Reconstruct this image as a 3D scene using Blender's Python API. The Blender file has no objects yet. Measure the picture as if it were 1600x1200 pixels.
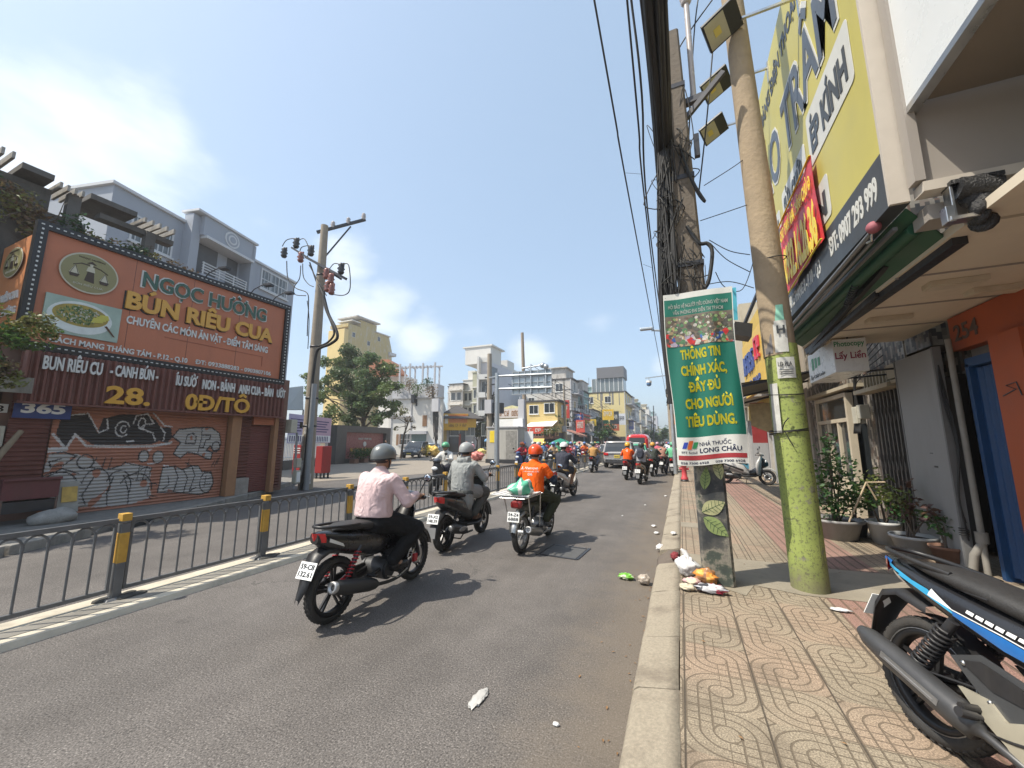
import bpy,bmesh,math,random,unicodedata
import numpy as np
from mathutils import Vector,Matrix,noise as mnoise
R=math.radians
random.seed(7)
scene=bpy.context.scene
COL=scene.collection
V=Vector
# ------------------------------------------------------------------ camera
CAM_H,FPX,PITCH,YAW=1.65,600.0,math.atan(90/600),R(23.5)
cd=bpy.data.cameras.new('camera');cam=bpy.data.objects.new('camera',cd);COL.objects.link(cam)
cd.sensor_width=36;cd.lens=13.5;cd.clip_start=.05;cd.clip_end=3000
cam.location=(0,0,CAM_H);cam.rotation_euler=(math.pi/2+PITCH,0,YAW)
scene.camera=cam
# ------------------------------------------------------------------ sun, sky, exposure
SUN_DIR=V((-.5,-.42,1.0)).normalized()  # towards the sun
SUN_EL=math.asin(SUN_DIR.z);SUN_AZ=math.atan2(SUN_DIR.x,SUN_DIR.y)
sl=bpy.data.lights.new('sun','SUN');sl.energy=3.7;sl.angle=R(.53);sl.color=(1,.93,.80)
so=bpy.data.objects.new('sun',sl);COL.objects.link(so)
so.rotation_euler=SUN_DIR.to_track_quat('Z','Y').to_euler();so.location=(0,0,40)
w=bpy.data.worlds.new('World');scene.world=w;w.use_nodes=True
nt=w.node_tree;nt.nodes.clear()
def N(t,typ,**kw):
    n=t.nodes.new(typ)
    for k,v in kw.items():
        if k in n.inputs.keys() if hasattr(n.inputs,'keys') else False:n.inputs[k].default_value=v
        else:setattr(n,k,v)
    return n
def math_(t,op,a,b=None,c=None,clamp=False):
    n=t.nodes.new('ShaderNodeMath');n.operation=op;n.use_clamp=clamp
    for i,x in enumerate((a,b,c)):
        if x is None:continue
        if isinstance(x,(int,float)):n.inputs[i].default_value=x
        else:t.links.new(x,n.inputs[i])
    return n.outputs[0]
def mix_(t,fac,a,b,mode='MIX'):
    n=t.nodes.new('ShaderNodeMix');n.data_type='RGBA';n.blend_type=mode
    for s,x in ((n.inputs[0],fac),(n.inputs[6],a),(n.inputs[7],b)):
        if isinstance(x,(int,float)):s.default_value=x
        elif isinstance(x,tuple):s.default_value=(*x[:3],1)
        else:t.links.new(x,s)
    return n.outputs[2]
def ramp_(t,fac,stops):
    n=t.nodes.new('ShaderNodeValToRGB');cr=n.color_ramp
    while len(cr.elements)<len(stops):cr.elements.new(.5)
    for e,(p,c) in zip(cr.elements,stops):
        e.position=p;e.color=(*c,1) if isinstance(c,tuple) else (c,c,c,1)
    t.links.new(fac,n.inputs[0]);return n.outputs[0]
def smooth_(t,x,a,b):
    n=t.nodes.new('ShaderNodeMapRange');n.interpolation_type='SMOOTHSTEP'
    t.links.new(x,n.inputs[0]);n.inputs[1].default_value=a;n.inputs[2].default_value=b
    return n.outputs[0]
def noise_(t,vec,scale,detail=4,rough=.55,out=0):
    n=t.nodes.new('ShaderNodeTexNoise');n.inputs['Scale'].default_value=scale
    n.inputs['Detail'].default_value=detail;n.inputs['Roughness'].default_value=rough
    if vec is not None:t.links.new(vec,n.inputs['Vector'])
    return n.outputs[out]
def cam_ray(px,py):
    r=V((math.cos(YAW),math.sin(YAW),0));f=V((-math.sin(YAW)*math.cos(PITCH),math.cos(YAW)*math.cos(PITCH),math.sin(PITCH)))
    return r*(px-800)+r.cross(f)*(600-py)+f*FPX
def at(px,py,X=None,Y=None,Z=None):  # a point of the place, in metres, on a plane of known position
    d=cam_ray(px,py)
    t=(X/d.x) if X is not None else (Y/d.y) if Y is not None else ((Z-CAM_H)/d.z)
    return d*t+V((0,0,CAM_H))
sky=nt.nodes.new('ShaderNodeTexSky');sky.sky_type='NISHITA';sky.sun_disc=False
sky.sun_elevation=SUN_EL;sky.sun_rotation=SUN_AZ;sky.air_density=1.0;sky.dust_density=2.2;sky.ozone_density=1.2;sky.altitude=20
tc=nt.nodes.new('ShaderNodeTexCoord')
wv=nt.nodes.new('ShaderNodeMapping');wv.inputs['Scale'].default_value=(1,1,2.2);nt.links.new(tc.outputs['Generated'],wv.inputs[0])
cn=noise_(nt,wv.outputs[0],4.2,9,.55)
dist=noise_(nt,wv.outputs[0],1.7,4,.5)
clouds=None
for (px,py,rad,amt) in [(30,275,.17,1.0),(235,190,.10,.85),(190,250,.15,.95),(20,150,.15,.35),(545,410,.085,.85),(600,480,.09,.95),(660,525,.09,.8),(560,480,.10,.9),(830,555,.075,.7),(930,500,.06,.35),(1035,570,.04,.7),(740,560,.10,.5),(380,330,.12,.3)]:
    d=cam_ray(px,py).normalized()
    dp=nt.nodes.new('ShaderNodeVectorMath');dp.operation='DISTANCE';nt.links.new(tc.outputs['Generated'],dp.inputs[0]);dp.inputs[1].default_value=d
    m=math_(nt,'MULTIPLY',smooth_(nt,dp.outputs['Value'],rad*1.5,rad*.12),amt)
    clouds=m if clouds is None else math_(nt,'MAXIMUM',clouds,m)
cm=math_(nt,'ADD',math_(nt,'MULTIPLY',clouds,.95),math_(nt,'MULTIPLY',math_(nt,'SUBTRACT',cn,.5),1.7))
cmask=math_(nt,'MULTIPLY',smooth_(nt,cm,.22,.98),math_(nt,'MULTIPLY',smooth_(nt,clouds,0.02,.35),.9))
lp=math_(nt,'MULTIPLY',cmask,.8)
skyc=mix_(nt,.35,sky.outputs[0],(4.0,5.35,6.6))
skyc2=mix_(nt,lp,skyc,(6.0,6.35,6.65))
bg=nt.nodes.new('ShaderNodeBackground');bg.inputs['Strength'].default_value=.115;nt.links.new(skyc2,bg.inputs['Color'])
wo=nt.nodes.new('ShaderNodeOutputWorld');nt.links.new(bg.outputs[0],wo.inputs[0])
scene.view_settings.view_transform='Standard';scene.view_settings.look='None';scene.view_settings.exposure=0.80;scene.view_settings.gamma=1
try:
    scene.cycles.max_bounces=8;scene.cycles.diffuse_bounces=5;scene.cycles.use_denoising=True;scene.cycles.sample_clamp_indirect=6
except Exception:pass
# ------------------------------------------------------------------ materials
MATS={}
def mat(name,col,rough=.6,metal=0.,var=.12,scale=6.,bump=0.,spec=.5,stain=0.,stain_col=(.05,.045,.04),coat=0.,alpha=1.,emit=None):
    if name in MATS:return MATS[name]
    m=bpy.data.materials.new(name);m.use_nodes=True;t=m.node_tree;b=t.nodes['Principled BSDF'];MATS[name]=m
    tc=t.nodes.new('ShaderNodeTexCoord');v=tc.outputs['Object']
    n1=noise_(t,v,scale,6,.6)
    f=math_(t,'MULTIPLY_ADD',math_(t,'SUBTRACT',n1,.5),var*4,1.0)
    c=mix_(t,1.0,tuple(col),f,'MULTIPLY')
    if stain>0:
        mp=t.nodes.new('ShaderNodeMapping');mp.inputs['Scale'].default_value=(1,1,.25);t.links.new(v,mp.inputs[0])
        n2=noise_(t,mp.outputs[0],2.3,8,.7)
        c=mix_(t,math_(t,'MULTIPLY',smooth_(t,n2,.48,.72),stain),c,tuple(stain_col))
    t.links.new(c,b.inputs['Base Color'])
    rr=math_(t,'MULTIPLY_ADD',math_(t,'SUBTRACT',n1,.5),.35,rough,clamp=True);t.links.new(rr,b.inputs['Roughness'])
    b.inputs['Metallic'].default_value=metal;b.inputs['Specular IOR Level'].default_value=spec
    if coat:b.inputs['Coat Weight'].default_value=coat;b.inputs['Coat Roughness'].default_value=.08
    if alpha<1:b.inputs['Transmission Weight'].default_value=1-alpha
    if emit:b.inputs['Emission Color'].default_value=(*emit,1);b.inputs['Emission Strength'].default_value=.6
    if bump:
        bn=t.nodes.new('ShaderNodeBump');bn.inputs['Strength'].default_value=bump;bn.inputs['Distance'].default_value=.02
        n3=noise_(t,v,scale*4,5,.6);t.links.new(n3,bn.inputs['Height']);t.links.new(bn.outputs[0],b.inputs['Normal'])
    return m
def paint(c,**k):
    nm='paint_%02x%02x%02x' % tuple(int(255*min(1,x)) for x in c)+('_'+'_'.join(f'{a}{b}' for a,b in sorted(k.items())) if k else '')
    return mat(nm,c,**{**dict(rough=.35,var=.05),**k})
def cloth(c):
    nm='cloth_%02x%02x%02x' % tuple(int(255*min(1,x)) for x in c)
    if nm in MATS:return MATS[nm]
    m=mat(nm,c,rough=.9,var=.10,scale=9,bump=.25,spec=.2);t=m.node_tree;bn=[n for n in t.nodes if n.type=='BUMP'][0]
    v=[n for n in t.nodes if n.type=='TEX_COORD'][0].outputs['Object'];mp=t.nodes.new('ShaderNodeMapping');mp.inputs['Rotation'].default_value=(.5,.3,.6);mp.inputs['Scale'].default_value=(1.2,.5,.8);t.links.new(v,mp.inputs[0])
    n2=t.nodes.new('ShaderNodeTexNoise');n2.inputs['Scale'].default_value=5.5;n2.inputs['Detail'].default_value=2;n2.inputs['Distortion'].default_value=1.3;t.links.new(mp.outputs[0],n2.inputs['Vector'])
    rd=math_(t,'ABSOLUTE',math_(t,'SUBTRACT',n2.outputs[0],.5));cr=smooth_(t,rd,.0,.2)
    b2=t.nodes.new('ShaderNodeBump');b2.inputs['Strength'].default_value=.42;b2.inputs['Distance'].default_value=.02;t.links.new(cr,b2.inputs['Height']);t.links.new(bn.outputs[0],b2.inputs['Normal']);t.links.new(b2.outputs[0],t.nodes['Principled BSDF'].inputs['Normal']);return m
BLACK=lambda:mat('black_plastic',(.018,.018,.02),rough=.45,var=.2,scale=20,spec=.45,stain=.25,stain_col=(.075,.066,.055))
GLOSSB=lambda:mat('black_gloss',(.012,.012,.014),rough=.16,var=.05,coat=.6)
RUBBER=lambda:mat('tyre_rubber',(.028,.027,.026),rough=.85,var=.2,scale=15,bump=.3,stain=.45,stain_col=(.085,.072,.058))
STEEL=lambda:mat('bare_steel',(.55,.55,.54),rough=.3,metal=1.,var=.08)
ALU=lambda:mat('cast_alloy',(.42,.42,.42),rough=.45,metal=.9,var=.1,scale=14)
DARKM=lambda:mat('dark_metal',(.06,.06,.065),rough=.45,metal=.6,var=.1)
WHITE=lambda:mat('white_paint',(.78,.78,.76),rough=.5,var=.05)
CONC=lambda:mat('concrete',(.33,.31,.28),rough=.9,var=.16,scale=4,bump=.4,stain=.35)
GLASS=lambda:mat('dark_glass',(.03,.035,.04),rough=.08,var=.02,spec=.8)
REDL=lambda:mat('tail_light_red',(.55,.02,.02),rough=.12,var=.03,coat=.6)
SKIN=lambda:mat('skin_tan',(.36,.20,.13),rough=.55,var=.08,scale=20)
# ------------------------------------------------------------------ object helpers
def link(o,parent=None):
    COL.objects.link(o)
    if parent is not None:o.parent=parent
    return o
def tag(o,label=None,cat=None,group=None,kind=None):
    if label:o['label']=label
    if cat:o['category']=cat
    if group:o['group']=group
    if kind:o['kind']=kind
    return o
def thing(name,label,cat,loc=(0,0,0),rz=0.,group=None,rot=None):
    o=bpy.data.objects.new(name,None);o.empty_display_size=.1;link(o)
    o.location=loc;o.rotation_euler=rot or (0,0,rz)
    return tag(o,label,cat,group)
def copy_tree(o,parent=None):
    c=o.copy();link(c)
    if parent is not None:
        c.parent=parent;c.matrix_parent_inverse=o.matrix_parent_inverse.copy()
    for ch in list(o.children):copy_tree(ch,c)
    return c
class MB:
    """collects shapes; build() links them as ONE mesh object"""
    def __init__(s):s.v=[];s.f=[];s.mi=[];s.mats=[];s.sm=[];s.cur=0;s.smooth=False
    def m(s,mt,smooth=None):
        if mt not in s.mats:s.mats.append(mt)
        s.cur=s.mats.index(mt)
        if smooth is not None:s.smooth=smooth
        return s
    def add(s,vs,fs,smooth=None):
        o=len(s.v);s.v.extend([tuple(p) for p in vs])
        for f in fs:s.f.append([o+i for i in f]);s.mi.append(s.cur);s.sm.append(s.smooth if smooth is None else smooth)
        return s
    def box(s,c,d,rot=None,taper=1.):
        c=V(c);hx,hy,hz=d[0]/2,d[1]/2,d[2]/2;pts=[]
        for z in (-1,1):
            k=taper if z>0 else 1
            for x,y in ((-1,-1),(1,-1),(1,1),(-1,1)):pts.append(V((x*hx*k,y*hy*k,z*hz)))
        if rot is not None:
            rm=rot if isinstance(rot,Matrix) else Matrix.Rotation(rot,3,'Z');pts=[rm @ p for p in pts]
        return s.add([p+c for p in pts],[(3,2,1,0),(4,5,6,7),(0,1,5,4),(1,2,6,5),(2,3,7,6),(3,0,4,7)],False)
    def bar(s,a,b,wd,ht,up=(0,0,1)):
        a,b=V(a),V(b);d=(b-a);L=d.length;d.normalize();u=V(up)
        r=d.cross(u)
        if r.length<1e-4:r=d.cross(V((0,1,0)))
        r.normalize();u=r.cross(d)
        return s.box((a+b)/2,(wd,L,ht),Matrix((r,d,u)).transposed())
    def loft(s,rings,caps=True,smooth=True,closed=True):
        n=len(rings[0]);vs=[p for r in rings for p in r];fs=[]
        for i in range(len(rings)-1):
            for j in range(n if closed else n-1):
                k=(j+1) % n;fs.append((i*n+j,i*n+k,(i+1)*n+k,(i+1)*n+j))
        s.add(vs,fs,smooth)
        if caps and closed:
            s.add(rings[0],[tuple(range(n))[::-1]],False);s.add(rings[-1],[tuple(range(n))],False)
        return s
    def tube(s,pts,r,n=8,caps=True,smooth=True):
        pts=[V(p) for p in pts];rs=r if isinstance(r,(list,tuple)) else [r]*len(pts);rings=[]
        t0=(pts[1]-pts[0]).normalized();u=t0.orthogonal().normalized()
        for i,p in enumerate(pts):
            t=(pts[min(i+1,len(pts)-1)]-pts[max(i-1,0)])
            if t.length<1e-7:t=t0
            t.normalize();u=(u-t*u.dot(t));u=u.normalized() if u.length>1e-6 else t.orthogonal().normalized();w_=t.cross(u)
            rings.append([p+(u*math.cos(a)+w_*math.sin(a))*rs[i] for a in [2*math.pi*j/n for j in range(n)]])
        return s.loft(rings,caps,smooth)
    def cyl(s,a,b,r0,r1=None,n=16,caps=True,smooth=True):return s.tube([a,b],[r0,r0 if r1 is None else r1],n,caps,smooth)
    def lathe(s,prof,c=(0,0,0),axis='Z',n=24,smooth=True,arc=(0,2*math.pi),mtx=None):
        rings=[];full=abs(arc[1]-arc[0]-2*math.pi)<1e-6
        k=n if full else n+1
        for (r,h) in prof:
            ring=[]
            for j in range(k):
                a=arc[0]+(arc[1]-arc[0])*j/n
                x,y=r*math.cos(a),r*math.sin(a)
                p=V((x,y,h)) if axis=='Z' else V((h,x,y)) if axis=='X' else V((y,h,x))
                if mtx is not None:p=mtx @ p
                ring.append(p+V(c))
            rings.append(ring)
        return s.loft(rings,False,smooth,full)
    def ell(s,c,r,n=12,m=8,rot=None):
        c=V(c);rings=[]
        for i in range(m+1):
            th=math.pi*i/m;ring=[]
            for j in range(n):
                ph=2*math.pi*j/n;p=V((max(math.sin(th),.001)*math.cos(ph)*r[0],max(math.sin(th),.001)*math.sin(ph)*r[1],-math.cos(th)*r[2]))
                if rot is not None:p=rot @ p
                ring.append(c+p)
            rings.append(ring)
        return s.loft(rings,True,True)
    def prism(s,poly,o,u,v,depth,smooth=False):
        o,u,v=V(o),V(u),V(v);nrm=u.cross(v).normalized()*depth
        a=[o+u*p[0]+v*p[1] for p in poly];b=[p+nrm for p in a];n=len(a)
        s.add(a+b,[tuple(range(n))[::-1],tuple(range(n,2*n))],False)
        return s.add(a+b,[(i,(i+1) % n,n+(i+1) % n,n+i) for i in range(n)],smooth)
    def quad(s,a,b,c,d):return s.add([V(a),V(b),V(c),V(d)],[(0,1,2,3)],False)
    def mesh(s,name):
        me=bpy.data.meshes.new(name);me.from_pydata(s.v,[],s.f)
        for mt in s.mats:me.materials.append(mt)
        me.polygons.foreach_set('material_index',s.mi);me.polygons.foreach_set('use_smooth',s.sm);me.update();return me
    def build(s,name,parent=None,bevel=0.,recalc=True,label=None):
        me=s.mesh(name)
        if recalc:
            bm=bmesh.new();bm.from_mesh(me);bmesh.ops.recalc_face_normals(bm,faces=bm.faces);bm.to_mesh(me);bm.free()
        o=bpy.data.objects.new(name,me);link(o,parent)
        if bevel:
            bv=o.modifiers.new('bevel','BEVEL');bv.width=bevel;bv.segments=2;bv.limit_method='ANGLE';bv.angle_limit=R(40)
        if label:o['label']=label
        return o
def B1(name,parent,mt,fn,bevel=0.,smooth=None,label=None):
    b=MB();b.m(mt,smooth);fn(b);return b.build(name,parent,bevel,label=label)
GLY={}
def _font_mesh(body,bold):
    c=bpy.data.curves.new('lettering','FONT');c.body=body;c.size=1;c.offset=bold;c.extrude=.02;c.resolution_u=3
    ob=bpy.data.objects.new('lettering',c);COL.objects.link(ob);bpy.context.view_layer.update()
    me=bpy.data.meshes.new_from_object(ob.evaluated_get(bpy.context.evaluated_depsgraph_get()))
    bpy.data.objects.remove(ob);bpy.data.curves.remove(c)
    co=np.empty(len(me.vertices)*3);me.vertices.foreach_get('co',co);fs=[tuple(p.vertices) for p in me.polygons];bpy.data.meshes.remove(me)
    return co.reshape(-1,3),fs
def glyph(c,bold):
    """outline of one letter and its advance; accents are drawn as strokes over the plain letter"""
    if (c,bold) in GLY:return GLY[c,bold]
    wid=lambda q:float(np.ptp(q[:,0]))
    if ('',bold) not in GLY:GLY['',bold]=wid(_font_mesh('HH',bold)[0])
    nf=unicodedata.normalize('NFD',{'Đ':'D','đ':'d'}.get(c,c));base=nf[0]
    co,fs=_font_mesh(base,bold) if base != ' ' else (np.zeros((0,3)),[])
    adv=wid(_font_mesh('H'+base+'H',bold)[0])-GLY['',bold]
    if len(co):
        b=MB();x0,x1,top=co[:,0].min(),co[:,0].max(),co[:,1].max();xc=(x0+x1)/2;t=.075+bold*1.6;stack=0
        def st(*P):
            for (ax,ay),(bx_,by) in zip(P[:-1],P[1:]):
                d=V((bx_-ax,by-ay,0));b.box(((ax+bx_)/2,(ay+by)/2,len(b.f)*2e-4),(d.length+t*.4,t,.04),math.atan2(d.y,d.x))
        if c in 'Đđ':st((x0-.09,.365 if c=='Đ' else .62),(xc-.02 if c=='Đ' else x1+.06,.365 if c=='Đ' else .62))
        for m in nf[1:]:
            y=top+.09;o=ord(m);xx=xc
            if o in (0x302,0x306):
                st(*(((xc-.15,y),(xc,y+.12),(xc+.15,y)) if o==0x302 else ((xc-.14,y+.1),(xc,y),(xc+.14,y+.1))));stack=1;continue
            if o==0x31B:st((x1-.06,top-.04),(x1+.06,top+.0),(x1+.07,top+.1));continue
            if stack:xx,y=xc+.16,y+.13
            if o==0x300:st((xx-.08,y+.11),(xx+.06,y))
            elif o==0x301:st((xx-.06,y),(xx+.08,y+.11))
            elif o==0x309:st((xx-.06,y+.14),(xx+.05,y+.12),(xx,y))
            elif o==0x303:st((xx-.15,y),(xx-.05,y+.08),(xx+.05,y+.02),(xx+.15,y+.1))
            elif o==0x323:st((xc-.03,-.17),(xc+.03,-.17))
        if b.v:n=len(co);co=np.vstack([co,np.array(b.v)]);fs=fs+[tuple(n+i for i in f) for f in b.f]
    GLY[c,bold]=(co,fs,adv);return GLY[c,bold]
def text(s,o,right,up,h,mt,parent,name='lettering',depth=.004,bold=.0,xs=1.,align='LEFT',fit=None,shear=0.):
    """raised lettering: h = cap height in metres, o = baseline start, right/up = its plane; fit = exact width"""
    bold=round(min(bold,.042),3);cs,fs,x,n=[],[],0.,0
    for c in s:
        g,f,a=glyph(c,bold)
        if len(g):cs.append(g+np.array((x,0,0)));fs+=[tuple(n+i for i in q) for q in f];n+=len(g)
        x+=a
    co=np.vstack(cs);k=h/.73;X=co[:,0]*k*xs
    if fit:
        mn,mx=X.min(),X.max();X=(X-mn)/(mx-mn)*fit
    else:X=X-X.min()
    if align=='CENTER':X-=np.ptp(X)/2
    Y=co[:,1]*k;Z=(co[:,2]/.02+1)/2*depth
    r,u=V(right).normalized(),V(up).normalized();nn=np.array(r.cross(u))
    P=np.array(V(o))+X[:,None]*np.array(r)+Y[:,None]*np.array(u)+Z[:,None]*nn
    me=bpy.data.meshes.new('lettering');me.from_pydata(P.tolist(),[],fs);me.materials.append(mt);me.update()
    ob=bpy.data.objects.new(name,me);link(ob,parent);return ob
def marks(s,o,right,up,h,mt,parent,name='lettering',depth=.004,bold=.0,align='LEFT',fit=1.):
    """lettering too far off to be read: strokes of the right size and rhythm, no words"""
    r,u=V(right).normalized(),V(up).normalized();n=r.cross(u);q=random.Random(len(s)*7+int(fit*100));b=MB().m(mt);k=len(s);w_=fit/k;rot=Matrix((r,-n,u)).transposed()
    x0=-fit/2 if align=='CENTER' else 0
    for i,c in enumerate(s):
        if c==' ':continue
        a=V(o)+r*(x0+w_*i)+n*depth*.5;t=w_*.22
        b.box(a+r*t*.6+u*h*.5,(t,depth,h),rot)
        for z in q.sample((.06,.5,.94),2):b.box(a+r*w_*.42+u*h*z+n*.0006,(w_*.66,depth,h*.14),rot)
        if q.random()<.6:b.box(a+r*w_*.68+u*h*q.choice((.3,.5,.7))+n*.0012,(t,depth,h*q.choice((.5,.9))),rot)
    return b.build(name,parent)
def leaves(b,centre,rad,n,size,up=.3,rng=random,squash=(1,1,1),gap=.0,elong=1.7):
    """n leaf blades spread through an ellipsoid volume, denser near its shell"""
    c=V(centre)
    for _ in range(n):
        d=V((rng.gauss(0,1),rng.gauss(0,1),rng.gauss(0,1))).normalized();rr=rad*(rng.random()**.45)
        p=c+V((d.x*squash[0],d.y*squash[1],d.z*squash[2]))*rr
        a=V((rng.gauss(0,1),rng.gauss(0,1),rng.gauss(0,.6))).normalized();q=V((rng.gauss(0,1),rng.gauss(0,1),rng.gauss(0,1)+up*3)).normalized()
        t=a.cross(q)
        if t.length<.05:continue
        t.normalize();k=size*rng.uniform(.6,1.3);l=k*elong
        b.add([p-a*l*.5,p+t*k*.42,p+a*l*.5-q*k*.12,p-t*k*.42],[(0,1,2,3)],False)
def leafmat(name,c,var=.35):
    if name in MATS:return MATS[name]
    m=bpy.data.materials.new(name);m.use_nodes=True;t=m.node_tree;b=t.nodes['Principled BSDF'];MATS[name]=m
    g=t.nodes.new('ShaderNodeNewGeometry')
    hs=t.nodes.new('ShaderNodeHueSaturation');hs.inputs['Color'].default_value=(*c,1)
    t.links.new(math_(t,'MULTIPLY_ADD',g.outputs['Random Per Island'],var*2,1-var),hs.inputs['Value'])
    t.links.new(math_(t,'MULTIPLY_ADD',g.outputs['Random Per Island'],.06,.47),hs.inputs['Hue'])
    t.links.new(hs.outputs[0],b.inputs['Base Color']);b.inputs['Roughness'].default_value=.5
    tr=t.nodes.new('ShaderNodeBsdfTranslucent');t.links.new(hs.outputs[0],tr.inputs[0])
    mx=t.nodes.new('ShaderNodeMixShader');mx.inputs[0].default_value=.3
    o=t.nodes['Material Output'];t.links.new(b.outputs[0],mx.inputs[1]);t.links.new(tr.outputs[0],mx.inputs[2]);t.links.new(mx.outputs[0],o.inputs[0])
    return m
WC=set()  # things whose parts are modelled in world coordinates
def wthing(name,label,cat,loc,group=None):
    o=thing(name,label,cat,loc,group=group);WC.add(o);return o
def link(o,parent=None):
    COL.objects.link(o)
    if parent is not None:
        o.parent=parent
        if parent in WC:o.matrix_parent_inverse=Matrix.Translation(parent.location).inverted()
    return o
class Face:
    """an upright wall plane: o = lower left corner seen from outside, r = to the right along it"""
    def __init__(s,o,e):s.o=V(o);d=V(e)-V(o);d.z=0;s.L=d.length;s.r=d.normalized();s.u=V((0,0,1));s.n=s.r.cross(s.u)
    def p(s,a,z,d=0.):return s.o+s.r*a+s.u*z+s.n*d
    def box(s,b,a0,a1,z0,z1,d0,d1):return b.box(s.p((a0+a1)/2,(z0+z1)/2,(d0+d1)/2),(a1-a0,abs(d1-d0),z1-z0),Matrix((s.r,-s.n,s.u)).transposed())
def window(f,a,z,wd,ht,parent,frame,pane,mull=1,rail=1,sill=True,bars=False,name='window'):
    b=MB().m(pane);f.box(b,a,a+wd,z,z+ht,-.02,.012);b.m(frame);t=max(.04,wd*.05)
    f.box(b,a-t,a,z-t,z+ht+t,-.02,.05);f.box(b,a+wd,a+wd+t,z-t,z+ht+t,-.02,.05)
    f.box(b,a,a+wd,z+ht,z+ht+t,-.02,.047);f.box(b,a,a+wd,z-t,z,-.02,.047)
    for i in range(mull):x=a+wd*(i+1)/(mull+1);f.box(b,x-t*.35,x+t*.35,z,z+ht,.013,.035)
    for i in range(rail):y=z+ht*(i+1)/(rail+1);f.box(b,a,a+wd,y-t*.3,y+t*.3,.013,.032)
    if sill:f.box(b,a-t*1.8,a+wd+t*1.8,z-t*2,z-t,-.02,.12)
    if bars:
        for i in range(7):x=a+wd*(i+.5)/7;f.box(b,x-.012,x+.012,z,z+ht,.06,.08)
    return b.build(name,parent)
# ================================================================== SETTING
def asphalt():
    m=bpy.data.materials.new('asphalt');m.use_nodes=True;t=m.node_tree;b=t.nodes['Principled BSDF']
    v=t.nodes.new('ShaderNodeTexCoord').outputs['Object']
    sp=t.nodes.new('ShaderNodeSeparateXYZ');t.links.new(v,sp.inputs[0])
    big=noise_(t,v,.55,5,.6);mid=noise_(t,v,3.2,6,.65);fine=noise_(t,v,95,2,.6);fin2=noise_(t,v,42,3,.7)
    c=ramp_(t,fine,[(.28,(.034,.031,.029)),(.47,(.122,.110,.102)),(.60,(.160,.145,.134)),(.72,(.31,.285,.26))])
    c=mix_(t,1.0,c,ramp_(t,big,[(.3,.80),(.7,1.12)]),'MULTIPLY')
    c=mix_(t,1.0,c,ramp_(t,mid,[(.25,.82),(.75,1.10)]),'MULTIPLY')
    c=mix_(t,1.0,c,ramp_(t,fin2,[(.3,.78),(.7,1.16)]),'MULTIPLY')
    # lanes worn smooth by tyres, dust gathered along the kerb
    mp=t.nodes.new('ShaderNodeMapping');mp.inputs['Scale'].default_value=(1.1,.05,1);t.links.new(v,mp.inputs[0])
    c=mix_(t,1.0,c,ramp_(t,noise_(t,mp.outputs[0],1.4,4,.6),[(.3,.86),(.7,1.1)]),'MULTIPLY')
    dn=math_(t,'ADD',sp.outputs[0],math_(t,'MULTIPLY',math_(t,'SUBTRACT',mid,.5),1.0))
    dust=math_(t,'MULTIPLY',smooth_(t,dn,-1.25,-.38),smooth_(t,sp.outputs[0],0.2,-.3))
    c=mix_(t,math_(t,'MULTIPLY',dust,.62),c,(.150,.120,.088))
    # oil drips and tar
    oil=smooth_(t,noise_(t,v,1.9,7,.75),.60,.72)
    c=mix_(t,math_(t,'MULTIPLY',oil,.42),c,(.03,.029,.028))
    vo=t.nodes.new('ShaderNodeTexVoronoi');vo.feature='DISTANCE_TO_EDGE';vo.inputs['Scale'].default_value=.42
    wv=t.nodes.new('ShaderNodeVectorMath');wv.operation='ADD';t.links.new(v,wv.inputs[0]);t.links.new(noise_(t,v,1.6,5,.7,1),wv.inputs[1]);t.links.new(wv.outputs[0],vo.inputs['Vector'])
    cr=math_(t,'MULTIPLY',smooth_(t,vo.outputs['Distance'],.006,.0015),smooth_(t,big,.52,.64))
    c=mix_(t,math_(t,'MULTIPLY',cr,.7),c,(.025,.024,.023))
    t.links.new(c,b.inputs['Base Color']);b.inputs['Roughness'].default_value=.82;b.inputs['Specular IOR Level'].default_value=.35
    bn=t.nodes.new('ShaderNodeBump');bn.inputs['Strength'].default_value=.55;bn.inputs['Distance'].default_value=.006
    t.links.new(fine,bn.inputs['Height']);t.links.new(bn.outputs[0],b.inputs['Normal'])
    return m
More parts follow.
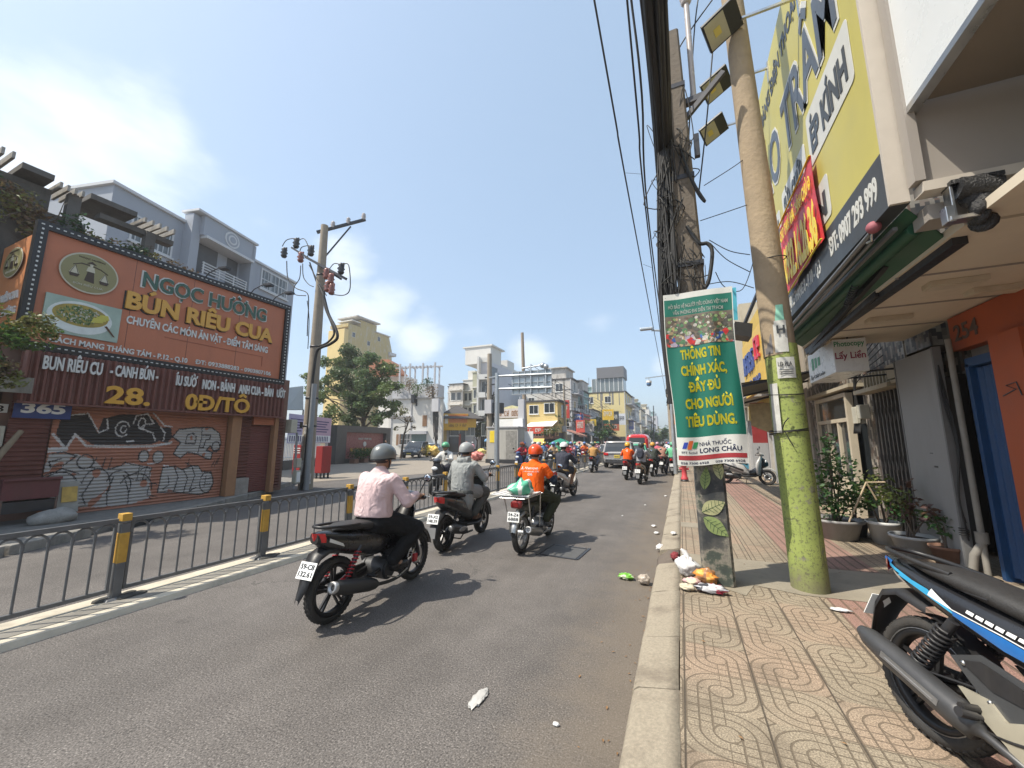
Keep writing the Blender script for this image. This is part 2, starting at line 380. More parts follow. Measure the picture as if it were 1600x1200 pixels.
def tiles():
    """cement paving: interlinked loops pressed into 0.42 m tiles, a band of red ribbed tiles, ribbed squares further on"""
    m=bpy.data.materials.new('paving_tiles');m.use_nodes=True;t=m.node_tree;b=t.nodes['Principled BSDF']
    v=t.nodes.new('ShaderNodeTexCoord').outputs['Object'];sp=t.nodes.new('ShaderNodeSeparateXYZ');t.links.new(v,sp.inputs[0])
    x,y=sp.outputs[0],sp.outputs[1]
    M=lambda op,a,b_=None,c_=None,cl=False:math_(t,op,a,b_,c_,cl)
    ux=M('DIVIDE',M('ADD',x,.067),.405);uy=M('ADD',M('DIVIDE',M('SUBTRACT',y,3.25),.375),.5)
    ix=M('FLOOR',ux);iy=M('FLOOR',uy);u=M('FRACT',ux);w_=M('FRACT',uy)
    def line(val,wd):return smooth_(t,val,wd,wd*.45)
    flip=M('SUBTRACT',M('MULTIPLY',M('ABSOLUTE',M('MODULO',M('ADD',ix,iy),2.)),2.),1.)
    dx=M('MULTIPLY',M('SUBTRACT',u,.5),flip);dy=M('SUBTRACT',w_,.5)
    rad=M('SQRT',M('ADD',M('MULTIPLY',dx,dx),M('MULTIPLY',dy,dy)))
    arcq=M('LESS_THAN',M('MULTIPLY',dx,dy),0.);rr=M('ADD',M('MULTIPLY',arcq,rad),M('MULTIPLY',M('SUBTRACT',1.,arcq),M('ABSOLUTE',dx)))
    near=lambda q:M('MULTIPLY',M('ABSOLUTE',M('SUBTRACT',M('FRACT',M('ADD',M('DIVIDE',q,.16),.5)),.5)),.16)
    outc=smooth_(t,rad,.15,.16)
    g1=M('MULTIPLY',M('MAXIMUM',line(near(rr),.0165),M('MULTIPLY',line(near(dy),.014),M('SUBTRACT',1.,arcq))),outc)
    g1=M('MAXIMUM',g1,line(M('ABSOLUTE',M('SUBTRACT',rad,.16)),.0165))
    edge=M('MINIMUM',u,M('SUBTRACT',1.,u))
    joint=line(edge,.016)
    # far part: small ribbed squares
    q=M('FRACT',M('MULTIPLY',ux,4.));q2=M('FRACT',M('MULTIPLY',uy,4.))
    g2=M('MAXIMUM',line(M('ABSOLUTE',M('SUBTRACT',q,.5)),.09),M('MULTIPLY',line(M('ABSOLUTE',M('SUBTRACT',q2,.5)),.09),.7))
    nearf=smooth_(t,y,5.65,5.6)
    g=mix_(t,nearf,g2,g1)
    # red band
    band=M('MULTIPLY',smooth_(t,x,1.19,1.21),smooth_(t,x,2.03,2.01))
    rib=line(M('ABSOLUTE',M('SUBTRACT',M('FRACT',M('MULTIPLY',x,9.5)),.5)),.14)
    g=mix_(t,band,g,M('MULTIPLY',rib,.9))
    wn=t.nodes.new('ShaderNodeTexWhiteNoise');wn.noise_dimensions='2D';cx=t.nodes.new('ShaderNodeCombineXYZ');t.links.new(ix,cx.inputs[0]);t.links.new(iy,cx.inputs[1]);t.links.new(cx.outputs[0],wn.inputs['Vector'])
    fine=noise_(t,v,120,2,.6);mid=noise_(t,v,2.2,7,.7);big=noise_(t,v,.8,4,.6)
    base=mix_(t,smooth_(t,M('ADD',M('MULTIPLY',wn.outputs['Value'],.35),big),.55,.85),(.285,.238,.175),(.295,.222,.162))
    base=mix_(t,band,base,(.27,.165,.135))
    base=mix_(t,1.,base,ramp_(t,fine,[(.3,.5),(.52,1.),(.68,1.5)]),'MULTIPLY')
    base=mix_(t,1.,base,M('MULTIPLY_ADD',wn.outputs['Value'],.14,.92),'MULTIPLY')
    dirt=smooth_(t,mid,.46,.72)
    base=mix_(t,M('MULTIPLY',dirt,.62),base,(.135,.108,.08))
    st2=smooth_(t,noise_(t,v,.9,7,.72),.54,.66);base=mix_(t,M('MULTIPLY',st2,.42),base,(.10,.083,.064))
    base=mix_(t,M('MULTIPLY',g,.72),base,(.10,.078,.055))
    base=mix_(t,M('MULTIPLY',joint,.85),base,(.055,.045,.035))
    spots=smooth_(t,noise_(t,v,11,4,.7),.70,.76);base=mix_(t,M('MULTIPLY',spots,.6),base,(.05,.042,.035))
    t.links.new(base,b.inputs['Base Color']);b.inputs['Roughness'].default_value=.85;b.inputs['Specular IOR Level'].default_value=.3
    hh=M('SUBTRACT',M('ADD',M('MULTIPLY',fine,.25),M('MULTIPLY',mid,1.6)),M('MAXIMUM',g,M('MULTIPLY',joint,1.3)))
    bn=t.nodes.new('ShaderNodeBump');bn.inputs['Strength'].default_value=.6;bn.inputs['Distance'].default_value=.006
    t.links.new(hh,bn.inputs['Height']);t.links.new(bn.outputs[0],b.inputs['Normal']);return m
def sheet(name,pts,z,mt,thick=0.):
    b=MB().m(mt)
    if thick:b.prism(pts,(0,0,z-thick),(1,0,0),(0,1,0),thick)
    else:b.add([(x,y,z) for x,y in pts],[tuple(range(len(pts)))])
    o=b.build(name);o['kind']='structure';return o
GZ=-.012
sheet('ground',[(-720,-720),(720,-720),(720,720),(-720,720)],GZ,mat('ground_dirt',(.19,.175,.155),rough=.95,var=.15,scale=.3))
sheet('road',[(-17.5,-12),(0.0,-12),(0.0,420),(-17.5,420)],0.,asphalt())
PLAZA=mat('worn_concrete_paving',(.25,.215,.175),rough=.92,var=.12,scale=.8,bump=.2,stain=.35,stain_col=(.12,.105,.09))
sheet('side_street',[(-14.2,11.2),(-12.2,17.),(-13.,40),(-60,52),(-60,12)],.006,PLAZA)
sheet('pavement_apron',[(-90,30),(-15.5,36),(-15.5,420),(-90,420)],.010,mat('far_pavement',(.24,.215,.185),rough=.95,var=.1,scale=.6))
# right pavement and its kerb
TILE=tiles()
sheet('pavement',[(-.095,-9),(9,-9),(9,300),(-.095,300)],.15,TILE,.2)
KERBM=mat('kerb_concrete',(.31,.268,.205),rough=.92,var=.26,scale=55,bump=.5,stain=.75,stain_col=(.14,.112,.085))
kb=MB().m(KERBM,True)
prof=[(-.385,-.02),(-.383,.055),(-.368,.09),(-.34,.107),(-.26,.122),(-.18,.138),(-.10,.153),(-.10,-.02)]
rk=random.Random(3);y=-9.
while y<120:
    L=rk.choice((.98,1.0,1.02,.7)) if y<30 else 4.
    y1=y+L-.012
    if not (5.15<y+L/2<6.0):
        j=rk.uniform(-.008,.008);rings=[]
        n=5 if y<20 else 2
        for i in range(n):
            yy=y+(y1-y)*i/(n-1)
            rings.append([(px+j+rk.uniform(-.004,.004),yy,pz+rk.uniform(-.004,.004) if pz>0 else pz) for px,pz in prof])
        kb.loft(rings)
    y+=L
tag(kb.build('kerb'),kind='structure')
rb=MB().m(mat('broken_kerb_rubble',(.13,.105,.085),rough=.95,var=.3,scale=8,bump=.8),True)
rings=[]
for i in range(9):
    yy=4.95+i*.16;h=.09+.03*rk.random()
    rings.append([(-.44+.05*rk.random(),yy,-.02),(-.36,yy,.03+.02*rk.random()),(-.24,yy,h),(-.11,yy,.13),(-.11,yy,-.02)])
rb.loft(rings);tag(rb.build('kerb_broken_edge'),kind='structure')
CPATCH=mat('patched_cement',(.245,.215,.165),rough=.93,var=.16,scale=3,bump=.3,stain=.4,stain_col=(.10,.085,.065))
sheet('pavement_cement_strip',[(-.09,5.06),(.5,4.62),(.62,4.98),(1.0,4.86),(1.55,4.9),(2.1,5.12),(3.2,5.2),(3.2,6.05),(1.6,5.95),(-.09,5.98)],.154,CPATCH)
sheet('pavement_cement_strip.001',[(-.09,7.75),(.7,7.75),(.7,8.2),(-.09,8.2)],.154,CPATCH)
# left pavement
LP=[(-8.3,-9),(-8.55,0),(-9.24,2.45),(-10.72,5.64),(-12.3,8.4),(-14.31,11.03),(-15.2,11.6),(-60,14),(-60,-9)]
COB=mat('grey_paving',(.20,.19,.175),rough=.92,var=.22,scale=9,bump=.5,stain=.3)
sheet('pavement',LP,.13,COB,.2)
lk=MB().m(mat('worn_kerb_stone',(.25,.235,.21),rough=.93,var=.2,scale=5,bump=.6,stain=.5))
for (a,c) in zip(LP[:6],LP[1:7]):
    d=V((c[0]-a[0],c[1]-a[1],0));n=max(1,int(d.length/1.));d.normalize()
    for i in range(n):
        p=V((*a,0)).lerp(V((*c,0)),(i+.02)/n);q=V((*a,0)).lerp(V((*c,0)),(i+.98)/n)
        if a[0]==-9.24 and i==1:continue
        lk.bar(p+V((.07,0,.06)),q+V((.07,0,.06)),.16,.17+.01*(i % 2))
tag(lk.build('kerb',bevel=.015),kind='structure')
# central strip under the railing, lane line
MED=mat('median_paint',(.50,.45,.36),rough=.85,var=.15,scale=6,bump=.3,stain=.5,stain_col=(.2,.18,.15))
mb=MB().m(MED)
mb.prism([(-.2,-.02),(.44,-.02),(.40,.05),(-.17,.055)],(-5.45,-8,0),(1,0,0),(0,0,1),-46)
mb.m(mat('median_top',(.21,.195,.17),rough=.92,var=.15,scale=5,stain=.4)).prism([(.10,.0),(.27,.0),(.27,.0555),(.10,.0575)],(-5.45,-7.9,0),(1,0,0),(0,0,1),-45.8);tag(mb.build('median_kerb'),kind='structure')
mb=MB().m(mat('road_paint',(.52,.49,.43),rough=.8,var=.22,scale=9,stain=.55,stain_col=(.12,.11,.10)))
mb.add([(-5.08,38,.004),(-4.93,38,.004),(-4.93,200,.004),(-5.08,200,.004)],[(0,1,2,3)])
tag(mb.build('lane_line'),kind='structure')
mb=MB().m(MATS['road_paint'])
for i in range(30):mb.add([(-11.2,24+i*6,.004),(-11.05,24+i*6,.004),(-11.05,27+i*6,.004),(-11.2,27+i*6,.004)],[(0,1,2,3)])
tag(mb.build('lane_line'),kind='structure')
# manhole cover set in the road
mh=wthing('access_cover','square iron cover set flush in the road beside the orange shirted rider','manhole cover',(-1.75,5.95,0))
B1('frame',mh,DARKM(),lambda b:[b.box((-1.72+dx,5.93+dy,.004),(sx,sy,.012),R(-4)) for dx,dy,sx,sy in ((-.3,0,.04,.64),(.3,0,.04,.64),(0,-.3,.56,.04),(0,.3,.56,.04))])
B1('lid',mh,mat('iron_lid',(.085,.085,.085),rough=.7,var=.2,scale=30,bump=.4),lambda b:b.box((-1.72,5.93,.003),(.54,.54,.008),R(-4)))
# ================================================================== RAILING
RAILG=mat('railing_grey_paint',(.14,.145,.152),rough=.45,metal=.3,var=.15,scale=14,stain=.2,stain_col=(.14,.09,.06))
RAILY=mat('railing_yellow_paint',(.52,.30,.05),rough=.55,var=.22,scale=12,stain=.4,stain_col=(.2,.13,.05))
rl=thing('railing','grey metal railing of arched panels and yellow banded posts along the road middle','railing',(-5.45,2.25,.055))
PIT=1.525
pb=MB()
pb.m(RAILG).box((0,0,.37),(.095,.075,.74));pb.m(RAILY).box((0,0,.805),(.102,.082,.075));pb.box((0,0,.50),(.099,.079,.30))
pb.m(RAILG).box((0,0,.01),(.2,.2,.02),None,.8)
post0=pb.build('post',rl,.004)
qb=MB().m(RAILG,True)
y0,y1=.055,PIT-.055
for z,h in ((.775,.045),(.09,.035)):qb.box((0,PIT/2,z),(.04,y1-y0,h))
n=9;st=(y1-y0)/n
for i in range(n):
    yc=y0+st*(i+.5);rr=st/2
    if i>0:qb.cyl((0,y0+st*i,.1),(0,y0+st*i,.66),.0105,n=8)
    if i>0:qb.cyl((0,y0+st*i,.625),(0,y0+st*i,.665),.015,n=8)
    qb.tube([(0,yc-rr*math.cos(a),.655+rr*1.15*math.sin(a)) for a in [math.pi*k/8 for k in range(9)]],.0105,6)
qb.box((0,y0+.012,.43),(.03,.024,.66));qb.box((0,y1-.012,.43),(.03,.024,.66))
panel0=qb.build('panel',rl)
for k in range(-3,44):
    if k:p=post0.copy();link(p,rl);p.location.y=k*PIT
    if k:q=panel0.copy();link(q,rl);q.location.y=k*PIT
for k,sc in ((0,1.),(1,.7)):
    b=MB().m(mat('old_mortar',(.07,.068,.062),rough=.95,var=.3,scale=20,bump=.8),True)
    for i in range(9):
        a=random.uniform(0,6.28);d=random.uniform(.03,.2)*sc
        b.ell((d*math.cos(a)*.5+.05,d*math.sin(a)+.05,.006),(.07*random.uniform(.6,1.2),.09*random.uniform(.6,1.3),.02),8,5)
    o=b.build('mortar_lump',rl);o.location.y=k*PIT
# ================================================================== RESTAURANT WITH SHUTTER
BRN=mat('brown_cladding',(.16,.058,.045),rough=.5,var=.15,scale=5,stain=.3,stain_col=(.05,.025,.02))
ORB=mat('orange_brown_panel',(.46,.155,.078),rough=.5,var=.09,scale=1.5,stain=.30,stain_col=(.30,.105,.06))
TAN=mat('tan_pillar_paint',(.33,.17,.085),rough=.7,var=.12,stain=.25)
XF=-11.95
shop=wthing('restaurant','closed restaurant with brown cladding and graffiti covered roller shutter across the road','shop',(XF,6,.13))
fS=Face((XF,2.6,0),(XF,8.9,0))  # street front, a = y-2.6
B1('wall',shop,mat('shop_plaster',(.22,.13,.10),rough=.9,var=.1),lambda b:(b.box((XF-3.1,5.75,1.9),(6,6.1,3.6))))
# painted shutter: every slat face takes the paint that covers it
def poly_in(P,X,Y):
    ins=np.zeros(X.shape,bool);n=len(P)
    for i in range(n):
        x1,y1=P[i];x2,y2=P[(i+1) % n]
        c=((y1>Y) != (y2>Y)) & (X<(x2-x1)*(Y-y1)/((y2-y1) or 1e-9)+x1);ins ^= c
    return ins
def stroke_d(S,X,Y):
    d=np.full(X.shape,1e9)
    for (x1,y1),(x2,y2) in zip(S[:-1],S[1:]):
        dx,dy=x2-x1,y2-y1;L=dx*dx+dy*dy or 1e-9;t=np.clip(((X-x1)*dx+(Y-y1)*dy)/L,0,1)
        d=np.minimum(d,np.hypot(X-x1-t*dx,Y-y1-t*dy))
    return d
def arc(cx,cy,rx,ry,a0=0,a1=360,n=18):return [(cx+rx*math.cos(R(a0+(a1-a0)*i/n)),cy+ry*math.sin(R(a0+(a1-a0)*i/n))) for i in range(n+1)]
SH_Y0,SH_Y1,SH_Z0,SH_Z1=3.53,6.9,.14,2.42
nx,nz=250,190
ys=np.linspace(SH_Y0,SH_Y1,nx+1);zs=np.linspace(SH_Z0,SH_Z1,nz+1)
prof=.011*np.cos((zs-SH_Z0)*2*np.pi/.075)
me_v=[(XF+.03+prof[k],ys[i],zs[k]) for k in range(nz+1) for i in range(nx+1)]
me_f=[(k*(nx+1)+i,k*(nx+1)+i+1,(k+1)*(nx+1)+i+1,(k+1)*(nx+1)+i) for k in range(nz) for i in range(nx)]
U,Wz=np.meshgrid((np.arange(nx)+.5)/nx,(np.arange(nz)+.5)/nz)
PX=230+U*940;yt=325+.05*(PX-230);yb=895-.112*(PX-230);PY=yb-Wz*(yb-yt)
rngs=np.random.default_rng(5);jx=PX+rngs.normal(0,1.2,PX.shape);jy=PY+rngs.normal(0,1.2,PY.shape)
mi=np.zeros(PX.shape,int)  # 0 slat, 1 grey, 2 black, 3 white
GREY=[[(815,490),(850,450),(950,440),(1060,440),(1120,470),(1140,520),(1130,555),(1090,560),(1065,535),(1040,560),(1085,570),(1080,605),(1040,600),(990,580),(920,570),(880,600),(835,580),(850,545),(870,520)],
        [(220,700),(240,580),(350,580),(430,610),(480,660),(560,640),(600,625),(720,650),(720,740),(745,800),(640,835),(520,850),(300,845),(230,780)],
        [(770,780),(782,650),(850,642),(900,660),(960,640),(1000,640),(1030,670),(1090,668),(1116,720),(1090,772),(1030,785),(870,775)],arc(668,592,28,30),arc(748,596,30,32)]
BLK=[[(262,380),(370,368),(425,470),(440,395),(520,372),(600,372),(650,365),(705,400),(740,440),(800,440),(815,490),(790,522),(740,512),(700,530),(420,535),(330,480),(300,550),(250,480)]]
for P in GREY:mi[poly_in(P,jx,jy)]=1
gn=np.array([[mnoise.noise(V((a*.02,c*.02,3.3))) for a,c in zip(r1[::1],r2[::1])] for r1,r2 in zip(PX,PY)])
mi[(mi==1) & (gn>.42)]=0
for P in BLK:mi[poly_in(P,jx,jy)]=2
WS=[([(240,480),(300,555),(330,480),(385,540),(560,542),(720,538),(812,520)],7),(arc(540,450,34,40,40,340),4),(arc(545,452,14,18,0,300),4),([(590,420),(600,378),(660,368),(700,420),(650,425),(630,445),(700,470),(720,510)],4),
      ([(370,368),(430,470),(470,450),(460,400)],4),([(262,385),(360,372)],4),([(740,440),(770,470),(765,510)],4),([(690,365),(760,430),(805,436)],4),([(235,560),(300,556)],14),(arc(635,420,18,30,0,360),4),([(570,515),(605,512)],5),([(690,560),(705,555)],5),([(695,632),(730,630)],4),([(785,640),(812,640)],4)]
BS=[(GREY[0]+GREY[0][:1],5.5),([(900,520),(905,480),(940,470),(965,490),(960,525),(900,525)],5),([(1005,480),(1060,480),(1058,500),(1030,505),(1020,545),(990,545)],5),(arc(1105,540,28,26),5),([(995,445),(1000,500),(985,580)],4),
      (arc(300,760,78,88,170,400),5),(arc(455,745,65,90,190,380),5),(arc(560,750,62,85,200,380),5),(arc(392,620,36,36),5),(arc(650,760,85,80,200,360),5),([(250,580),(290,570),(350,590),(300,640),(250,645),(245,620),(290,605)],5),([(440,600),(420,650),(470,660),(480,600)],5),([(510,600),(500,660),(560,640),(580,620)],5),
      ([(575,625),(720,655),(710,710),(640,715),(600,700),(700,640)],4),([(655,640),(650,715)],4),([(690,650),(680,715)],4),([(300,770),(330,760),(330,810),(300,812),(320,785)],5),([(230,690),(300,655),(370,680)],5),([(420,835),(400,790),(440,700)],5),([(520,840),(510,780),(530,700)],5),([(620,830),(615,770),(580,690)],5),
      (GREY[2]+GREY[2][:1],5),([(850,645),(880,700),(865,770)],5),([(905,660),(940,700),(925,780)],5),([(960,645),(985,690),(960,770),(1000,750)],5),(arc(1068,722,46,52),5),([(1040,705),(1095,700)],4),([(1045,735),(1095,728)],4),([(1060,690),(1055,745)],4),([(820,690),(830,740),(800,760)],4),([(930,640),(935,605)],4),([(915,625),(955,640)],4),([(1090,640),(1110,610)],4),([(1110,640),(1130,600)],4),([(1125,630),(1145,585)],4),
      (GREY[3],4),(GREY[4],4),([(640,610),(655,560)],4),(arc(745,770,30,40,90,300),4),([(715,790),(770,800)],4)]
for S,wd in WS:mi[stroke_d(S,jx,jy)<wd*.85]=3
for S,wd in BS:mi[stroke_d(S,jx,jy)<wd*.62]=2
me=bpy.data.meshes.new('roller_shutter');me.from_pydata(me_v,[],me_f)
for mt in (mat('shutter_slats',(.36,.155,.095),rough=.6,var=.14,scale=3,stain=.3,stain_col=(.13,.06,.045)),mat('graffiti_grey',(.40,.375,.35),rough=.6,var=.12,scale=4),mat('graffiti_black',(.04,.033,.03),rough=.5,var=.1),mat('graffiti_white',(.55,.53,.51),rough=.6,var=.1)):me.materials.append(mt)
me.polygons.foreach_set('material_index',mi.ravel());me.update()
o=bpy.data.objects.new('roller_shutter',me);link(o,shop);o['label']='wide shutter sprayed with black and silver graffiti'
def corr(b,y0,y1,z0,z1,x,pitch,depth,horiz=False):
    if not horiz:
        n=int((y1-y0)/pitch)*4;top=[];bot=[]
        for i in range(n+1):
            yy=y0+(y1-y0)*i/n;d=depth*(1 if (i % 4) in (1,2) else 0);top.append((x+d,yy,z1));bot.append((x+d,yy,z0))
        b.loft([bot,top],False,False,False)
    else:
        n=int((z1-z0)/pitch)*4;A=[];B_=[]
        for i in range(n+1):
            zz=z0+(z1-z0)*i/n;d=depth*(1 if (i % 4) in (1,2) else 0);A.append((x+d,y0,zz));B_.append((x+d,y1,zz))
        b.loft([A,B_],False,False,False)
B1('corrugated_fascia',shop,BRN,lambda b:(corr(b,2.92,8.36,2.42,3.44,XF+.33,.125,.06),b.box((XF+.2,5.64,2.92),(.2,5.4,.98)),b.box((XF+.34,5.64,2.405),(.16,5.46,.04))))
B1('cladding',shop,BRN,lambda b:(corr(b,2.95,3.5,.9,2.44,XF+.03,.09,.035,True),corr(b,7.21,7.56,.62,2.44,XF+.05,.09,.035,True),corr(b,8.36,8.6,.2,2.44,XF+.04,.09,.035,True)))
B1('pillar',shop,TAN,lambda b:b.box((XF+.09,7.06,1.28),(.26,.26,2.3)),.01)
B1('pillar',shop,TAN,lambda b:b.box((XF+.08,8.29,1.25),(.2,.13,2.3)),.01)
B1('lintel',shop,ORB,lambda b:b.box((XF+.06,7.9,2.28),(.16,.64,.24)))
B1('plinth',shop,mat('stained_plinth',(.30,.27,.24),rough=.9,var=.25,scale=6),lambda b:b.box((XF+.1,7.38,.37),(.2,.36,.46)))
sd=B1('door',shop,mat('door_slats',(.20,.07,.06),rough=.5,var=.1),lambda b:corr(b,7.58,8.22,.16,2.14,XF-.03,.055,.02,True))
GW=mat('sign_letter_white',(.62,.62,.60),rough=.4,var=.04);GY=mat('sign_letter_gold',(.62,.33,.05),rough=.35,var=.05);GG=mat('sign_letter_green',(.035,.10,.07),rough=.4,var=.04)
Yv,Zv=(0,1,0),(0,0,1)
for s,ya,yb_,h,mt,z in (('BUN RIÊU CU',3.15,4.01,.27,GW,3.09),('- CANH BÚN -',4.14,5.0,.25,GW,3.11),('ÍU SƯỜ',5.37,5.83,.25,GW,3.06),('NON - BÁNH',5.96,6.77,.25,GW,3.04),('ANH CUA - BÁN',6.88,7.9,.25,GW,3.03),('ƯỚT',8.03,8.3,.24,GW,3.03),('28.',4.12,4.91,.39,GY,2.5),('0Đ/TÔ',5.62,7.23,.40,GY,2.48)):
    text(s,(XF+.395,ya,z),Yv,Zv,h,mt,shop,'lettering',.04,.03,fit=yb_-ya)
# ---- the big sign above
sg=wthing('restaurant_sign','large orange brown sign with bulb studded black frame and a bowl of noodles','sign',(XF,5.6,3.58))
SX,S0,S1,SZ0,SZ1=XF+.12,2.80,8.41,3.48,6.16
B1('panel',sg,ORB,lambda b:b.box((SX-.05,(S0+S1)/2,(SZ0+SZ1)/2),(.1,S1-S0-.3,SZ1-SZ0-.3)))
FRM=mat('sign_frame_black',(.014,.013,.015),rough=.4,var=.1)
B1('frame',sg,FRM,lambda b:[b.box((SX-.01,(S0+S1)/2,z),(.16,S1-S0,.16)) for z in (SZ0+.08,SZ1-.08)]+[b.box((SX-.01,yy,(SZ0+SZ1)/2),(.157,.16,SZ1-SZ0-.32)) for yy in (S0+.08,S1-.08)])
def bulbs(b):
    for i in range(54):
        yy=S0+.07+(S1-S0-.14)*i/53
        for z in (SZ0+.08,SZ1-.08):b.box((SX+.076,yy,z),(.02,.045,.022))
    for i in range(1,25):
        z=SZ0+.08+(SZ1-SZ0-.16)*i/25
        for yy in (S0+.08,S1-.08):b.box((SX+.076,yy,z),(.02,.03,.035))
tag(B1('bulbs',sg,mat('bulb_glass',(.62,.62,.6),rough=.2,var=.05),bulbs),kind='stuff')
sx=SX+.002
text('NGỌC HƯỜNG',(sx,4.53,5.385),Yv,Zv,.41,GW,sg,'lettering',.03,.045,fit=3.12)
text('NGỌC HƯỜNG',(sx+.031,4.56,5.40),Yv,Zv,.38,GG,sg,'lettering',.02,.02,fit=3.06)
text('BÚN RIÊU CUA',(sx,4.28,4.755),Yv,Zv,.43,FRM,sg,'lettering',.02,.06,fit=3.62)
text('BÚN RIÊU CUA',(sx+.02,4.31,4.78),Yv,Zv,.41,GY,sg,'lettering',.05,.045,fit=3.57)
text('CHUYÊN CÁC MÓN ĂN VẶT - ĐIỂM TÂM SÁNG',(sx,4.38,4.42),Yv,Zv,.19,GW,sg,'lettering',.02,.03,fit=3.41)
text('CÁCH MẠNG THÁNG TÁM - P.12 - Q.10',(sx,3.25,3.70),Yv,Zv,.125,GW,sg,'lettering',.02,.03,fit=2.44)
text('ĐT: 0933888283 - 0903807106',(sx,5.87,3.72),Yv,Zv,.12,GW,sg,'lettering',.02,.02,fit=2.09)
B1('trim_strip',sg,mat('sign_trim',(.34,.10,.05),rough=.4),lambda b:(b.box((sx+.005,6.4,4.27),(.012,2.5,.015)),b.box((sx+.005,7.65,4.12),(.012,.015,.3))))
B1('panel_seam',sg,FRM,lambda b:[b.box((SX+.0015,y,4.88),(.003,.006,2.24)) for y in (4.42,5.64,6.86)])
# bowl picture
YX=lambda y,z,d=0.:(sx+d,y,z)
B1('picture_board',sg,mat('pale_green_print',(.33,.42,.36),rough=.4,var=.2,scale=3),lambda b:b.box((sx+.02,3.68,4.30),(.04,1.18,.80)))
YB=lambda y,z,d=0.:(sx+d,3.68+(y-3.98)*.76,4.30+(z-4.42)*.87)
def bowl(b):
    b.m(mat('print_bowl_white',(.62,.66,.64),rough=.4)).prism(arc(0,0,.50,.35,0,360,30)[:-1],YB(3.92,4.42,.042),(0,1,0),(0,0,1),.004)
    b.m(mat('print_broth',(.33,.25,.05),rough=.4,var=.4,scale=8)).prism(arc(0,0,.43,.24,0,360,30)[:-1],YB(3.92,4.48,.0465),(0,1,0),(0,0,1),.003)
    gm=[mat('print_herb',(.05,.11,.03),rough=.5,var=.5,scale=20),mat('print_herb_light',(.16,.22,.07),rough=.5,var=.5,scale=20),mat('print_noodle',(.45,.44,.36),rough=.5,var=.3,scale=20)]
    r=random.Random(4)
    for i in range(260):
        a=r.uniform(0,6.28);q=math.sqrt(r.random())*.9;yy=3.9+.5*q*math.cos(a);z=4.48+.23*q*math.sin(a)
        b.m(r.choice(gm[:2]) if i % 5 else gm[2]);s=r.uniform(.02,.06);t=r.uniform(0,3.1)
        b.add([YB(yy+s*math.cos(t+k)*(1 if j % 2 else .4),z+s*math.sin(t+k)*(1 if j % 2 else .4),.0505+i*2e-5) for j,k in enumerate((0,1.57,3.14,4.71))],[(0,1,2,3)])
    b.m(mat('print_lime',(.50,.46,.08),rough=.4))
    for k in range(3):b.prism([(0,0),(.2,.03),(.17,.13),(.04,.12)],YB(4.12+.06*k,4.36+.05*k,.057+.002*k),(0,1,0),(0,0,1),.002)
    b.m(mat('print_chopsticks',(.10,.045,.02))).prism([(0,0),(.17,-.2),(.2,-.2),(.04,.02)],YB(4.42,4.32,.05),(0,1,0),(0,0,1),.004)
bb=MB();bowl(bb);bb.build('bowl_picture',sg)
# emblem: an oval plaque with a woman carrying two baskets on a pole
OLV=mat('emblem_olive',(.25,.225,.10),rough=.4,var=.06);IV=mat('emblem_ivory',(.5,.47,.36),rough=.4);EMD=mat('emblem_brown',(.05,.03,.02),rough=.5)
def emblem(par,org,u,v,k,vk=1.):
    v=V(v)*vk
    def e(b):
        P=lambda poly,d:b.prism([(x*k,y*k*vk) for x,y in poly],V(org)+V(u).cross(V(v)).normalized()*d,u,V(v).normalized(),.006)
        b.m(IV);P(arc(0,0,.60,.40,0,360,40)[:-1],.03);b.m(OLV);P(arc(0,0,.565,.37,0,360,40)[:-1],.037)
        b.m(EMD);P([(-.10,-.16),(.10,-.18),(.07,.05),(-.05,.05)],.044);P([(-.36,.09),(-.2,.15),(.0,.15),(.2,.12),(.36,.06),(.36,.075),(.2,.14),(0,.17),(-.2,.17),(-.36,.105)],.044)
        b.m(IV);P([(-.09,.03),(.09,.03),(.06,.13),(-.06,.13)],.0445);P(arc(.0,.165,.035,.04,0,360,12)[:-1],.045)
        b.m(EMD);P([(-.10,.19),(.0,.245),(.10,.19)],.0515)
        for cx,cy in ((-.31,-.05),(.30,-.08)):
            b.m(IV);P([(cx-.10,cy-.02),(cx,cy+.16),(cx+.10,cy-.02)],.044);b.m(EMD);P([(cx-.105,cy-.02),(cx+.105,cy-.02),(cx+.07,cy-.08),(cx-.07,cy-.08)],.0505)
            P([(cx-.085,cy-.02),(cx-.003,cy+.15),(cx+.003,cy+.15),(cx-.075,cy-.02)],.0508);P([(cx+.085,cy-.02),(cx+.003,cy+.15),(cx-.003,cy+.15),(cx+.075,cy-.02)],.0512)
    b=MB();e(b);b.build('emblem',par)
    U_,V_=V(u),V(v);nn=U_.cross(V_).normalized()
    text('BÚN RIÊU CUA',V(org)-U_*.3*k-V_*.27*k+nn*.043,u,v,.055*k,IV,par,'lettering',.008,.01,fit=.6*k)
    text('NGỌC HƯỜNG',V(org)-U_*.27*k+V_*.27*k+nn*.043,u,v,.04*k,EMD,par,'lettering',.008,.005,fit=.54*k)
emblem(sg,(sx,3.66,5.33),Yv,Zv,.78,1.45)
